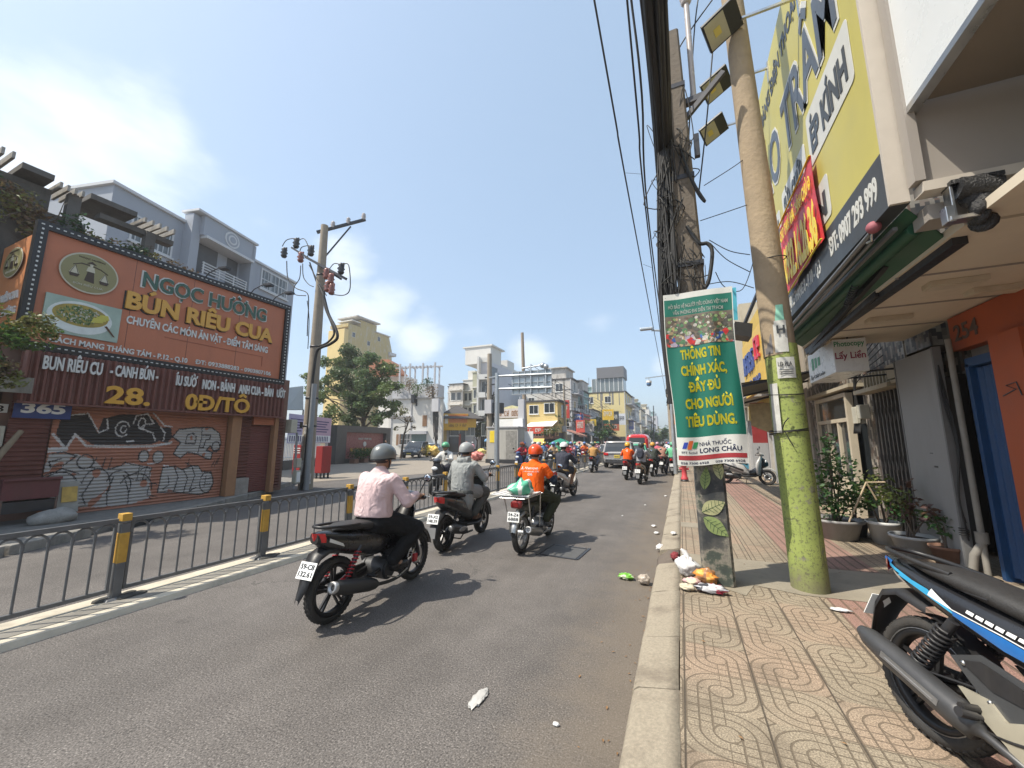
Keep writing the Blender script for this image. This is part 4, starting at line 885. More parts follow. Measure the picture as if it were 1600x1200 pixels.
def underbone(name,label,body,group=None,shockc=None,plate_lines=('59-C8','132.61'),old=False,blue=False,rack=False,exh=None,loc=(0,0,0),rot=None):
    t=thing(name,label,'motorbike',(0,0,0),group=group);r=.285;ry,fy=-.61,.62
    rimc=ALU() if old else mat('rim_black',(.03,.03,.032),rough=.35,metal=.5)
    wheel(t,ry,r,.085 if not blue else .1,rimc,5,old);wheel(t,fy,r,.075,rimc,5,old,disc=not old)
    sc=shockc or BLACK();exm=exh or mat('muffler_black',(.045,.045,.046),rough=.5,metal=.3,var=.15,scale=12)
    B1('fork',t,DARKM(),lambda b:[b.tube([(s*.075,.45,.82),(s*.075,.56,.50),(s*.075,fy+.01,r)],[.018,.022,.02],8) for s in (-1,1)],smooth=True)
    b=MB().m(body if not old else mat('old_fender',(.10,.10,.11),rough=.3,metal=.4),True);b.loft([[V((s*.055*math.cos(k),fy+(.315+.03*math.sin(k))*math.cos(a),r+(.315+.03*math.sin(k))*math.sin(a))) for s,k in ((-1,0),(-1,.8),(1,1.57),(1,.8),(1,0))] for a in [R(x) for x in range(10,155,12)]],False,True,False);b.build('front_fender',t)
    # engine, frame
    b=MB().m(ALU() if old else mat('engine_dark',(.05,.05,.052),rough=.5,metal=.4,var=.15),True);b.cyl((-.13,.02,.30),(.13,.02,.30),.105,n=20);b.cyl((.13,.02,.30),(.15,.02,.30),.085,n=20);b.cyl((-.155,.0,.30),(-.13,.0,.30),.10,n=18)
    b.box((0,.14,.31),(.16,.18,.14));
    for k in range(6):b.box((0,.20+.024*k,.335+.006*k),(.15,.009,.135))
    b.box((0,.36,.36),(.12,.06,.11));b.build('engine',t,.006)
    B1('frame',t,BLACK(),lambda b:(b.tube([(0,.46,.86),(0,.36,.66),(0,.14,.52),(0,-.25,.56),(0,-.55,.70)],.028,8),[b.tube([(s*.09,-.05,.32),(s*.095,-.2,.30),(s*.095,ry,r)],[.02,.022,.018],8) for s in (-1,1)]),smooth=True)
    B1('chain_case',t,BLACK(),lambda b:hull(b,[(-.72,.012,.24,.33),(-.5,.014,.22,.36),(-.1,.014,.22,.37),(.0,.012,.26,.34)],10)).location.x=-.115
    for s in (-1,1):shock(t,s*.125,(ry+.01,r+.03),(-.40,.64),sc,1.3 if blue else 1.)
    # exhaust
    b=MB().m(exm,True);P=[(.11,.36,.30),(.12,.33,.19),(.13,.10,.165),(.145,-.15,.20)];b.tube(smooth_path(P),.017,8)
    b.tube([(.15,-.16,.205),(.155,-.22,.225),(.165,-.30,.25),(.182,-.60,.325),(.187,-.70,.352),(.189,-.78,.375)] if not blue else [(.14,-.05,.19),(.16,-.25,.245),(.167,-.272,.255),(.168,-.275,.256),(.172,-.34,.272),(.19,-.66,.355),(.193,-.77,.384),(.194,-.83,.40)],[.022,.05,.064,.066,.062,.045] if not blue else [.017,.018,.035,.058,.064,.060,.050,.026],18)
    ex=b.build('exhaust',t)
    if blue:B1('heat_guard',ex,ALU(),lambda b:(b.bar((.236,-.37,.285),(.252,-.64,.358),.004,.03),b.bar((.239,-.39,.284),(.2545,-.62,.346),.004,.01)))
    else:B1('end_cap',ex,ALU(),lambda b:b.lathe([(.001,0),(.022,0),(.03,.02),(.05,.022),(.05,-.02)],(.189,-.775,.374),'Y',16,mtx=Matrix.Rotation(R(165),3,'X')),smooth=True)
    tail=[(-.86,.035,.80,.835),(-.74,.085,.72,.835),(-.5,.128,.64,.80),(-.2,.135,.55,.76),(.05,.11,.52,.72),(.2,.06,.50,.64)] if blue else [(-.85,.05,.74,.835),(-.74,.095,.66,.835),(-.5,.130,.57,.80),(-.2,.140,.48,.76),(.05,.12,.46,.72),(.2,.07,.46,.64)]
    if old:tail=[(-.62,.06,.58,.70),(-.45,.105,.52,.72),(-.1,.115,.50,.70),(.12,.07,.50,.66)]
    tc_=B1('tail_cowl',t,body,lambda b:hull(b,tail),smooth=True)
    seat=[(-.70,.06,.815,.845),(-.55,.125,.80,.87),(-.25,.135,.75,.85),(.0,.115,.71,.80),(.14,.07,.68,.74)]
    if old:seat=[(-.72,.09,.72,.78),(-.6,.125,.71,.81),(-.25,.13,.70,.80),(.02,.11,.68,.77),(.1,.07,.67,.72)]
    B1('seat',t,mat('seat_vinyl',(.028,.027,.027),rough=.6,var=.12,scale=30,bump=.2),lambda b:hull(b,seat),smooth=True)
    if not old:
        for s in (-1,1):
            b=MB().m(REDL(),True);b.loft([[V((s*x,y,z)) for x,y,z in q] for q in (((.0,-.868,.83),(.0,-.862,.80),(.0,-.852,.765)),((.045,-.845,.832),(.05,-.84,.79),(.045,-.832,.75)),((.078,-.80,.825),(.085,-.79,.785),(.08,-.785,.745)))],False,True,False);b.build('tail_light',t)
            b=MB().m(mat('indicator_clear',(.6,.6,.58),rough=.1,coat=.5),True);decal(b,tail,[(-.76,.745),(-.60,.672)],[(-.755,.775),(-.62,.705)],.006,(s,),6);b.build('indicator',t)
        B1('grab_rail',t,BLACK(),lambda b:b.tube(smooth_path([(.115,-.42,.845),(.125,-.6,.86),(.09,-.78,.875),(0,-.83,.88),(-.09,-.78,.875),(-.125,-.6,.86),(-.115,-.42,.845)],4),.014,8),smooth=True)
    else:
        b=MB().m(mat('old_lamp_red',(.20,.02,.02),rough=.2,coat=.4),True);hull(b,[(-.83,.05,.69,.76),(-.81,.085,.665,.775),(-.74,.085,.665,.775)],14,4.);b.build('tail_light',t)
    # rear fender, plate
    b=MB().m(BLACK() if not old else mat('old_chrome',(.38,.38,.37),rough=.35,metal=.9,var=.2),True)
    fp=[(-.58,.64,.08),(-.74,.675,.085),(-.83,.64,.08),(-.885,.55,.072),(-.93,.42,.05),(-.985,.31,.018)]
    if old:fp=[(-.35,.55,.07),(-.61,.60,.07),(-.80,.55,.07),(-.90,.42,.065),(-.925,.34,.05)]
    b.loft([[V((-w,y,z-.035)),V((-w,y,z)),V((0,y-.008,z+.012)),V((w,y,z)),V((w,y,z-.035))] for y,z,w in fp],False,True,False);b.build('rear_fender',t)
    plate(t,(0,-.905,.53) if not old else (0,-.90,.56),R(-24) if not old else R(-10),plate_lines)
    # leg shield, cowl
    shield=[(.92,.07,.52,.02),(.84,.135,.53,.08),(.70,.19,.49,.15),(.52,.205,.43,.14),(.36,.19,.39,.11),(.26,.13,.36,.06)]
    sh=B1('leg_shield',t,body,lambda b:curved_shield(b,shield),smooth=True)
    B1('shield_inner',t,BLACK(),lambda b:(hull(b,[(.14,.045,.46,.58),(.3,.07,.5,.74),(.42,.09,.58,.90),(.49,.07,.75,.94)])),smooth=True)
    if not old:B1('side_trim',t,mat('trim_silver',(.4,.4,.4),rough=.3,metal=.8),lambda b:[b.tube([(s*.19,.35,.70),(s*.21,.30,.52),(s*.19,.26,.36)],.008,6) for s in (-1,1)],smooth=True)
    B1('handle_cowl',t,body,lambda b:hull(b,[(.36,.07,.96,1.03),(.42,.125,.93,1.05),(.50,.13,.90,1.06),(.58,.10,.90,1.02),(.62,.05,.92,.98)],18,2.3),smooth=True)
    B1('headlight',t,mat('lamp_lens',(.75,.77,.78),rough=.05,coat=.8),lambda b:b.ell((0,.60,.955),(.09,.035,.045),16,8),smooth=True)
    B1('speedometer',t,GLASS(),lambda b:b.box((0,.385,1.035),(.12,.06,.012),Matrix.Rotation(R(30),3,'X')),.004)
    handlebar(t,.46,1.01);mirrors(t,.43,1.02)
    B1('foot_peg',t,BLACK(),lambda b:(b.cyl((-.24,.10,.27),(.24,.10,.27),.011,n=8),[b.cyl((s*.15,.10,.27),(s*.245,.10,.27),.019,n=10) for s in (-1,1)],[b.cyl((s*.12,-.28,.33),(s*.23,-.28,.33),.016,n=8) for s in (-1,1)]),smooth=True)
    B1('brake_pedal',t,STEEL(),lambda b:b.tube([(.15,-.02,.24),(.19,.10,.20),(.2,.25,.25)],.008,6),smooth=True)
    B1('side_stand',t,BLACK(),lambda b:b.tube([(-.12,.05,.22),(-.17,-.02,.13),(-.19,-.20,.10)] if not blue else [(-.10,.05,.22),(-.2,.02,.06),(-.23,.03,-.025)],.011,6),smooth=True)
    if shockc and not blue:B1('brake_caliper',t,shockc,lambda b:(b.box((.07,.56,.27),(.04,.07,.09),None),b.box((.09,-.57,.36),(.03,.05,.05))),.01)
    if blue:
        [B1('rim_lip',t,ALU(),lambda b:[b.lathe([(r-.060,s*.036),(r-.051,s*.038),(r-.06,s*.040)],(0,y,r),'X',40) for s in (-1,1)],smooth=True) for y in (ry,fy)]
        D1,D2,WH=mat('decal_sky_blue',(.05,.36,.62),rough=.2,coat=.4),mat('decal_blue',(.02,.14,.42),rough=.2,coat=.4),mat('decal_white',(.75,.76,.76),rough=.25,coat=.3)
        b=MB();b.m(D1,True);decal(b,tail,[(-.80,.785),(-.62,.745)],[(-.80,.805),(-.62,.756)]);decal(b,tail,[(-.72,.755),(-.5,.705),(-.38,.665)],[(-.70,.768),(-.52,.742),(-.38,.672)],.0045)
        b.m(D2);decal(b,tail,[(-.40,.665),(-.2,.605),(.02,.57)],[(-.40,.685),(-.2,.66),(.02,.61)],.005);decal(b,tail,[(-.855,.812),(-.78,.80)],[(-.855,.828),(-.78,.818)],.005)
        b.m(WH);decal(b,tail,[(-.52,.715),(-.40,.688)],[(-.50,.752),(-.40,.693)],.0052);decal(b,tail,[(-.40,.688),(-.2,.664),(.02,.615)],[(-.40,.693),(-.2,.669),(.02,.62)],.0055)
        decal(b,tail,[(-.58,.652),(-.2,.565),(.0,.535)],[(-.58,.657),(-.2,.571),(.0,.541)],.005);decal(b,tail,[(-.1,.575),(.08,.54)],[(-.1,.585),(.08,.57)],.006)
        for k in range(9):decal(b,tail,[(-.34+.038*k,.702-.006*k),(-.31+.038*k,.695-.006*k)],[(-.335+.038*k,.716-.006*k),(-.305+.038*k,.711-.006*k)],.006,n=2)
        b.build('decal',tc_)
        B1('side_plate',t,mat('dark_grey_plate',(.06,.062,.065),rough=.4,metal=.2),lambda b:[b.prism([(-.40,.49),(-.28,.55),(-.08,.51),(-.06,.40),(-.16,.34),(-.26,.37)],(s*.135,0,0),(0,1,0),(0,0,1),s*.012) for s in (-1,1)],.003)
        B1('foot_bracket',t,mat('cast_cream',(.5,.46,.36),rough=.5,metal=.5),lambda b:b.prism([(-.36,.38),(-.24,.39),(-.18,.34),(-.06,.41),(-.04,.37),(-.10,.29),(-.06,.18),(-.11,.16),(-.18,.25),(-.28,.31)],(.14,0,0),(0,1,0),(0,0,1),.018),.004)
        B1('side_plate_panel',t,BLACK(),lambda b:b.prism([(-.355,.49),(-.27,.525),(-.12,.495),(-.12,.43),(-.23,.43)],(.1475,0,0),(0,1,0),(0,0,1),.006),.002)
        B1('brake_hose',t,BLACK(),lambda b:[b.tube(smooth_path(P),.006,6) for P in ([(.12,-.62,.33),(.14,-.5,.36),(.13,-.3,.40),(.12,-.1,.42)],[(.15,.0,.36),(.16,-.1,.30),(.15,-.25,.26),(.10,-.5,.25)])],smooth=True)
        B1('chain_adjuster',t,STEEL(),lambda b:(b.box((.105,-.64,.285),(.012,.10,.035)),b.cyl((.10,-.61,.285),(.135,-.61,.285),.016,n=10)))
        B1('seat_seam',t,DARKM(),lambda b:[b.tube([(s*(hull_x(seat,y,.79)+.002),y,.79-.0*y) for y in (-.56,-.45,-.35,-.25)],.003,5) for s in (-1,1)],smooth=True)
        B1('passenger_peg',t,DARKM(),lambda b:(b.cyl((.14,-.27,.30),(.22,-.27,.31),.014,n=10),b.cyl((.18,-.27,.305),(.25,-.27,.312),.019,n=10)),smooth=True)
        B1('mud_guard',t,BLACK(),lambda b:b.loft([[V((s*.055,ry+.31*math.cos(a),r+.31*math.sin(a))) for s in (-1,0,1)] for a in [R(x) for x in range(35,110,8)]],False,True,False))
        B1('bolt',t,STEEL(),lambda b:[b.ell((.195 if i>3 else .152,y,z),(.008,.011,.011),8,6) for i,(y,z) in enumerate(((-.34,.485),(-.10,.41),(-.24,.38),(-.11,.49),(-.32,.30),(-.08,.2)))],smooth=True)
    if rack:
        B1('luggage_rack',t,STEEL(),lambda b:([b.cyl((x,-.95,.83),(x,-.18,.83),.009,n=8) for x in (-.2,-.1,0,.1,.2)]+[b.cyl((-.2,y,.83),(.2,y,.83),.009,n=8) for y in (-.95,-.75,-.5,-.18)]+[b.cyl((s*.2,y0,.83),(s*.17,y1,.30),.010,n=8) for s in (-1,1) for y0,y1 in ((-.8,-.60),(-.3,-.28))]),smooth=True)
    t.location=loc
    if rot:t.rotation_euler=rot
    return t
def scooter(name,label,body,accent=None,group=None,plate_lines=('59-X2','148.39'),seatc=None,loc=(0,0,0),rot=None,sport=False):
    t=thing(name,label,'motorbike',(0,0,0),group=group);r=.262;ry,fy=-.64,.66;accent=accent or BLACK()
    rimc=mat('rim_black',(.03,.03,.032),rough=.35,metal=.5)
    wheel(t,ry,r,.115,rimc,5);wheel(t,fy,r,.095,rimc,5,disc=True)
    B1('fork',t,DARKM(),lambda b:[b.tube([(s*.08,.50,.60),(s*.08,fy-.02,r)],.02,8) for s in (-1,1)],smooth=True)
    b=MB().m(body,True);b.loft([[V((x,fy+(.30+d)*math.cos(a),r+(.30+d)*math.sin(a))) for x,d in ((-.065,0),(-.06,.03),(0,.045),(.06,.03),(.065,0))] for a in [R(x) for x in range(0,150,12)]],False,True,False);b.build('front_fender',t)
    B1('engine_case',t,mat('engine_dark',(.05,.05,.052),rough=.5,metal=.4,var=.15),lambda b:hull(b,[(-.78,.03,.22,.32),(-.66,.045,.17,.37),(-.4,.05,.17,.38),(-.12,.045,.20,.36)]),smooth=True).location.x=-.12
    b=MB().m(mat('muffler_black',(.045,.045,.046),rough=.5,metal=.3,var=.15,scale=12),True);b.tube([(.13,.05,.17),(.14,-.15,.18),(.15,-.22,.21),(.165,-.30,.25),(.18,-.66,.34),(.182,-.76,.36)],[.016,.018,.035,.066,.074,.05],18);ex=b.build('exhaust',t)
    B1('end_cap',ex,ALU(),lambda b:(b.ell((.182,-.765,.362),(.038,.012,.038),14,8),b.ell((.252,-.5,.31),(.006,.12,.035),12,6)),smooth=True)
    for s in (-1,1):shock(t,s*.13,(ry+.02,r+.05),(-.45,.60),BLACK())
    tail=[(-.88,.03,.79,.82),(-.76,.10,.66,.83),(-.5,.155,.52,.79),(-.2,.165,.40,.74),(.0,.14,.34,.66),(.12,.10,.32,.50)]
    tl=B1('tail_cowl',t,body,lambda b:hull(b,tail),smooth=True)
    B1('side_trim',tl,accent,lambda b:(b.m(accent,True),decal(b,tail,[(-.74,.70),(-.4,.56),(-.05,.42)],[(-.72,.745),(-.4,.63),(-.05,.50)],.005)))
    B1('seat',t,seatc or mat('seat_vinyl',(.028,.027,.027),rough=.6,var=.12,scale=30,bump=.2),lambda b:hull(b,[(-.80,.06,.815,.84),(-.62,.14,.80,.88),(-.25,.15,.74,.82),(.0,.13,.70,.79),(.10,.08,.66,.74)]),smooth=True)
    B1('grab_rail',t,BLACK(),lambda b:b.tube(smooth_path([(.125,-.5,.86),(.135,-.65,.87),(.10,-.85,.885),(0,-.90,.89),(-.10,-.85,.885),(-.135,-.65,.87),(-.125,-.5,.86)],4),.015,8),smooth=True)
    for s in (-1,1):
        b=MB().m(REDL(),True);b.loft([[V((s*x,y,z)) for x,y,z in q] for q in (((.0,-.89,.82),(.0,-.885,.79),(.0,-.875,.755)),((.055,-.865,.825),(.06,-.86,.78),(.05,-.85,.73)),((.09,-.81,.815),(.098,-.805,.775),(.088,-.80,.72)))],False,True,False);b.build('tail_light',t)
    b=MB().m(BLACK(),True);b.loft([[V((-w,y,z-.03)),V((-w,y,z)),V((0,y-.008,z+.012)),V((w,y,z)),V((w,y,z-.03))] for y,z,w in ((-.55,.60,.09),(-.75,.60,.085),(-.88,.50,.075),(-.95,.36,.07),(-.97,.28,.05))],False,True,False);rf=b.build('rear_fender',t)
    B1('splash_flap',rf,mat('flap_grey',(.30,.30,.30),rough=.4,metal=.3),lambda b:b.prism([(-.055,.25),(.055,.25),(.07,.40),(-.07,.40)],(0,-.985,0),(1,0,0),(0,0,1),.006))
    plate(t,(0,-.965,.52),R(-18),plate_lines)
    # floor, tunnel, front apron
    B1('floor_panel',t,BLACK(),lambda b:hull(b,[(-.15,.15,.26,.34),(.1,.19,.25,.31),(.32,.18,.26,.32),(.44,.12,.30,.42)]),smooth=True)
    B1('tunnel',t,accent,lambda b:hull(b,[(-.1,.06,.3,.56),(.1,.055,.28,.48),(.35,.07,.30,.60),(.45,.08,.4,.8)]),smooth=True)
    B1('front_apron',t,body,lambda b:curved_shield(b,[(1.0,.08,.55,.02),(.9,.15,.59,.10),(.76,.215,.58,.17),(.58,.22,.53,.16),(.42,.19,.50,.12),(.30,.12,.47,.06)],.05),smooth=True)
    B1('nose',t,accent,lambda b:hull(b,[(.52,.12,.55,.95),(.60,.11,.58,.92),(.68,.07,.62,.84),(.73,.03,.66,.76)]),smooth=True)
    B1('handle_cowl',t,body,lambda b:hull(b,[(.40,.07,1.03,1.09),(.46,.14,1.0,1.11),(.54,.14,.98,1.11),(.62,.08,.99,1.06)],18,2.3),smooth=True)
    B1('headlight',t,mat('lamp_lens',(.75,.77,.78),rough=.05,coat=.8),lambda b:[b.ell((s*.075,.655,.80),(.05,.03,.05),12,8) for s in (-1,1)],smooth=True)
    B1('speedometer',t,GLASS(),lambda b:b.box((0,.425,1.09),(.14,.07,.012),Matrix.Rotation(R(35),3,'X')),.004)
    handlebar(t,.50,1.06);mirrors(t,.47,1.07)
    B1('centre_stand',t,BLACK(),lambda b:b.tube([(-.12,-.15,.2),(-.14,-.3,.11),(.10,-.3,.11),(.10,-.15,.2)],.012,6),smooth=True)
    if sport:B1('kick_stand',t,BLACK(),lambda b:b.tube([(-.12,.05,.22),(-.2,.02,.06),(-.23,.03,-.01)],.011,6),smooth=True)
    t.location=loc
    if rot:t.rotation_euler=rot
    return t
# ================================================================== PEOPLE
def remesh(b,name,voxel,smooth_it=5,fold=0.,seed=0,fscale=9.):
    me=b.mesh(name);ob=bpy.data.objects.new(name,me);COL.objects.link(ob)
    m=ob.modifiers.new('r','REMESH');m.mode='VOXEL';m.voxel_size=voxel;m.use_smooth_shade=True
    s=ob.modifiers.new('s','SMOOTH');s.factor=.5;s.iterations=smooth_it
    bpy.context.view_layer.update()
    out=bpy.data.meshes.new_from_object(ob.evaluated_get(bpy.context.evaluated_depsgraph_get()));out.name=name
    bpy.data.objects.remove(ob)
    n=len(out.vertices);co=np.empty(n*3);out.vertices.foreach_get('co',co);co=co.reshape(-1,3)
    if fold:
        no=np.empty(n*3);out.vertices.foreach_get('normal',no);no=no.reshape(-1,3)
        for i in range(n):
            x,y,z=co[i];q=V((x*fscale*.9+z*2.5+seed,y*fscale*.6+z*3+seed,z*fscale*.62-x*3.5))
            a=mnoise.noise(q+V((mnoise.noise(q*.6)*1.2,0,0)));d=(1-abs(a)*2.6 if abs(a)<.38 else 0)*.75*max(0,mnoise.noise(q*.35)+.35)+.5*mnoise.noise(q*.6)+.12*mnoise.noise(q*3.1)
            co[i]+=no[i]*d*fold
        out.vertices.foreach_set('co',co.ravel())
    out.polygons.foreach_set('use_smooth',[True]*len(out.polygons));out.materials.clear()
    for mt in b.mats:out.materials.append(mt)
    out.update();return out
def limb(b,pts,rs,n=12):
    P=[V(p) for p in pts]
    for a,c,r0,r1 in zip(P[:-1],P[1:],rs[:-1],rs[1:]):b.cyl(a,c,r0,r1,n)
    for p,r in zip(P,rs):b.ell(p,(r*1.0,)*3,n,8)
def ik(a,c,l1,l2,pole):
    a,c=V(a),V(c);d=c-a;L=min(d.length,(l1+l2)*.998);d.normalize();x=(l1*l1-l2*l2+L*L)/(2*L);h=math.sqrt(max(0,l1*l1-x*x))
    q=V(pole)-a;q=(q-d*q.dot(d)).normalized();return a+d*x+q*h
def torso(b,H,up_,fw,g,bulk,loose=0.,s0=-1.):
    st=[(-.10,.13,.11,.0),(-.06,.155,.13,-.01),(.04,.162,.132,-.02),(.16,.160,.128,-.028),(.28,.172,.130,-.032),(.37,.186,.122,-.025),(.43,.188,.105,-.012),(.47,.150,.088,.0),(.50,.095,.072,.01),(.54,.062,.060,.018)]
    st=[a for a in st if a[0] >= s0];rings=[]
    for q in smooth_path([V((s,rx,ry)) for s,rx,ry,_ in st],4):
        s,rx,ry=q;off=np.interp(s,[a[0] for a in st],[a[3] for a in st]);lo=loose*max(0,1-abs(s-.08)/.22)
        c=H+up_*s+fw*off;k=(bulk if s<.45 else 1);rings.append([c+V(((rx*k+g+lo)*math.cos(a),0,0))+fw*((ry*k+g+lo)*math.sin(a)) for a in [2*math.pi*j/24 for j in range(24)]])
    b.loft(rings)
def person(label,shirt,trousers,helmet,hip=(0,-.18,.80),lean=12,hands=((-.29,.37,1.02),(.29,.37,1.02)),feet=((-.17,.12,.31),(.17,.12,.31)),shoes=(.02,.02,.02),skin=None,sleeves=None,shorts=False,bulk=1.,voxel=.012,hood=False,yaw=0.,cap=False,group=None,face_mask=None,hair=True,coat_len=0.,foot_pitch=0.,knee_out=.22,fold=.010,loose=.012,tuck=-1.):
    skin=skin or SKIN();t=thing('person',label,'person',(0,0,0),group=group);H=V(hip);la=R(lean)
    up_=V((0,math.sin(la),math.cos(la)));fw=V((0,math.cos(la),-math.sin(la)))
    chest=H+up_*.30+fw*-.015;neck=H+up_*.505+fw*.0;sh=.185*bulk
    hd=neck+V((0,.05+.02*math.sin(la),.155));yr=Matrix.Rotation(R(yaw),3,'Z')
    S=[neck+V((s*(sh-.014),0,-.078)) for s in (-1,1)];HJ=[H+V((s*.09,.02,.0)) for s in (-1,1)]
    W=[V(h) for h in hands];wr=[w+V((-(1 if w.x>0 else-1)*.01,-.075,.035)) for w in W]
    E=[ik(S[i],wr[i],.285,.255,S[i]+V(((-1,1)[i]*.35,-.25,-.5))) for i in (0,1)]
    F=[V(f) for f in feet];AN=[f+V((0,-.07,.075)) for f in F]
    K=[ik(HJ[i],AN[i],.43,.41,HJ[i]+V(((-1,1)[i]*knee_out,.6,.25))) for i in (0,1)]
    # --- one continuous body
    b=MB().m(skin,True)
    torso(b,H,up_,fw,0.,bulk)
    limb(b,[neck-up_*.06,neck+V((0,.02,.06)),hd-V((0,.01,.06))],[.07,.055,.055])
    hm=lambda x,y,z:hd+yr @ V((x,y,z))
    b.ell(hm(0,0,.02),(.078,.098,.105),16,12,yr);b.ell(hm(0,.035,-.05),(.058,.066,.068),14,10,yr);b.ell(hm(0,.06,-.095),(.03,.03,.022),10,8)
    b.ell(hm(0,.105,-.015),(.014,.02,.022),8,6);b.ell(hm(0,.098,.012),(.010,.012,.03),8,6);b.ell(hm(0,.088,-.06),(.026,.016,.008),8,6);b.ell(hm(0,.088,-.072),(.022,.016,.008),8,6)
    for s in (-1,1):b.ell(hm(s*.08,-.01,-.01),(.012,.025,.034),8,6)
    for i,s in enumerate((-1,1)):
        limb(b,[S[i],E[i],wr[i]],[.055,.04,.028]);limb(b,[HJ[i],K[i],AN[i]],[.085,.056,.04]);limb(b,[K[i]*.6+AN[i]*.4+V((0,-.015,0)),AN[i]],[.055,.036])
        limb(b,[AN[i],F[i]+V((0,.05,.03)),F[i]+V((0,.12,.02))],[.04,.036,.03])
        b.ell(W[i]+V((0,-.025,.022)),(.045,.045,.022),10,8);limb(b,[wr[i],W[i]+V((0,-.03,.022))],[.028,.03])
    me=remesh(b,'person',voxel if voxel>.011 else .010,3)
    bm=bmesh.new();bm.from_mesh(me)
    g=MB().m(skin,True)
    if voxel<.02:  # five fingers closed round each grip
        for i,s in enumerate((-1,1)):
            c=W[i]
            for k in range(4):
                x=(-.03+.02*k);ln=(.9,1.05,1.,.8)[k]
                g.tube([c+V((x,.005,.03)),c+V((x,.03*ln,.022)),c+V((x,.034*ln,-.002)),c+V((x,.018*ln,-.024)),c+V((x,-.004,-.026))],[.0098,.0095,.009,.0085,.006],7)
            g.tube([c+V((-s*.035,-.035,.012)),c+V((-s*.045,-.028,-.012)),c+V((-s*.03,-.01,-.027))],[.012,.011,.008],7)
    eyes=mat('eye_dark',(.02,.015,.012),rough=.2)
    g.m(eyes)
    for s in (-1,1):g.ell(hm(s*.03,.085,.02),(.014,.010,.007),8,6)
    gm=g.mesh('tmp');bm.from_mesh(gm);nb_=len(me.polygons);bm.faces.ensure_lookup_table()
    for k,f in enumerate(bm.faces):f.material_index=0 if k<nb_ else (g.mi[k-nb_]);f.smooth=True
    bm.to_mesh(me);bm.free();me.materials.clear();me.materials.append(skin);me.materials.append(eyes);me.update()
    link(bpy.data.objects.new('body',me),t)
    # --- clothes
    c1,c2=cloth(shirt),cloth(trousers)
    b=MB().m(c1,True)
    torso(b,H,up_,fw,.018,bulk,loose,tuck)
    limb(b,[neck-up_*.03,neck+V((0,.015,.025))],[.078,.066])
    if coat_len:b.ell(H+V((0,-.03,-.06-coat_len*.3)),(.2*bulk,.17*bulk,.14+coat_len*.5),16,10);limb(b,[HJ[0],HJ[0].lerp(K[0],.5)],[.125,.12]);limb(b,[HJ[1],HJ[1].lerp(K[1],.5)],[.125,.12])
    if hood:
        for k in range(7):a=math.pi*(k/6);b.ell(neck+V((.085*math.cos(a),-.015-.085*math.sin(a),.02-.03*math.sin(a))),(.05,.05,.055),10,8)
    for i in (0,1):
        if sleeves:limb(b,[S[i],S[i].lerp(E[i],.55)],[.075,.07])
        else:limb(b,[S[i],E[i],E[i].lerp(wr[i],.93)],[.076,.064*(.5+bulk*.5),.046])
    me=remesh(b,'shirt',voxel*.9,4,fold,1.7);so_=link(bpy.data.objects.new('jacket' if (hood or coat_len) else 'shirt',me),t)
    if sleeves:
        b=MB().m(cloth(sleeves),True)
        for i in (0,1):limb(b,[S[i],E[i],E[i].lerp(wr[i],.97)],[.066,.056,.038])
        link(bpy.data.objects.new('undershirt',remesh(b,'undershirt',voxel*.9,3,fold*.6,4.)),t)
    b=MB().m(c2,True);b.ell(H+V((0,-.012,-.025)),(.2*bulk,.172*bulk,.135),18,12);b.ell(H+up_*.015,(.195*bulk,.165*bulk,.085),18,10)
    for i in (0,1):
        if shorts:limb(b,[HJ[i],HJ[i].lerp(K[i],.9)],[.115,.09])
        else:limb(b,[HJ[i],K[i],AN[i]+V((0,0,.03))],[.118*bulk,.09*bulk,.07])
    link(bpy.data.objects.new('shorts' if shorts else 'trousers',remesh(b,'trousers',voxel*.9,4,fold*.8,6.)),t)
    for i in (0,1):
        b=MB().m(mat('shoe_%d' % int(shoes[0]*999),shoes,rough=.5,var=.15),True);f=F[i];b.ell(f+V((0,.055,.028)),(.046,.115,.034),12,8);b.ell(f+V((0,-.045,.04)),(.042,.065,.05),12,8);b.box(f+V((0,.03,.0)),(.07,.24,.02));b.build('shoe',t)
    # --- helmet
    b=MB().m(helmet,True);rot=yr @ Matrix.Rotation(R(-4),3,'X');rings=[]
    for k in range(11):
        th=R(2+k*(104 if not cap else 90)/10);ring=[]
        for j in range(24):
            ph=2*math.pi*j/24;sx_,sy_=math.cos(ph),math.sin(ph);drop=(.020*(-sy_) if k>6 else 0)*(k-6)/4
            ring.append(hd+rot @ V((.125*math.sin(th)*sx_,.148*math.sin(th)*sy_,.03+.128*math.cos(th)-max(0,drop))))
        rings.append(ring)
    b.loft(rings,False,True);inner=[hd+rot @ (rot.transposed() @ (p-hd)*.93) for p in rings[-1]];b.m(BLACK()).loft([rings[-1],inner],False,True)
    he=b.build('helmet',t)
    b=MB().m(BLACK(),True);b.loft([[p+V((0,0,.001)) for p in [hd+rot @ (rot.transposed() @ (q-hd)*1.012) for q in rings[-1]]],[hd+rot @ ((rot.transposed() @ (q-hd))*1.012-V((0,0,.014))) for q in rings[-1]]],False,True)
    if not cap:b.loft([[hm(.10*math.cos(a),.145*math.sin(a)*.95,.045),hm(.11*math.cos(a),.145+.06*math.sin(a)-.03,.02)][::1] for a in [R(x) for x in range(20,161,20)]],False,True,False)
    for s in (-1,1):b.tube([hm(s*.105,.0,.0),hm(s*.09,.02,-.06),hm(s*.045,.05,-.115),hm(0,.06,-.125)],.007,5)
    b.build('helmet_trim',he)
    if hair:b=MB().m(mat('black_hair',(.012,.010,.009),rough=.5),True);b.ell(hm(0,-.02,-.005),(.083,.087,.075),14,10,yr);b.build('hair',t)
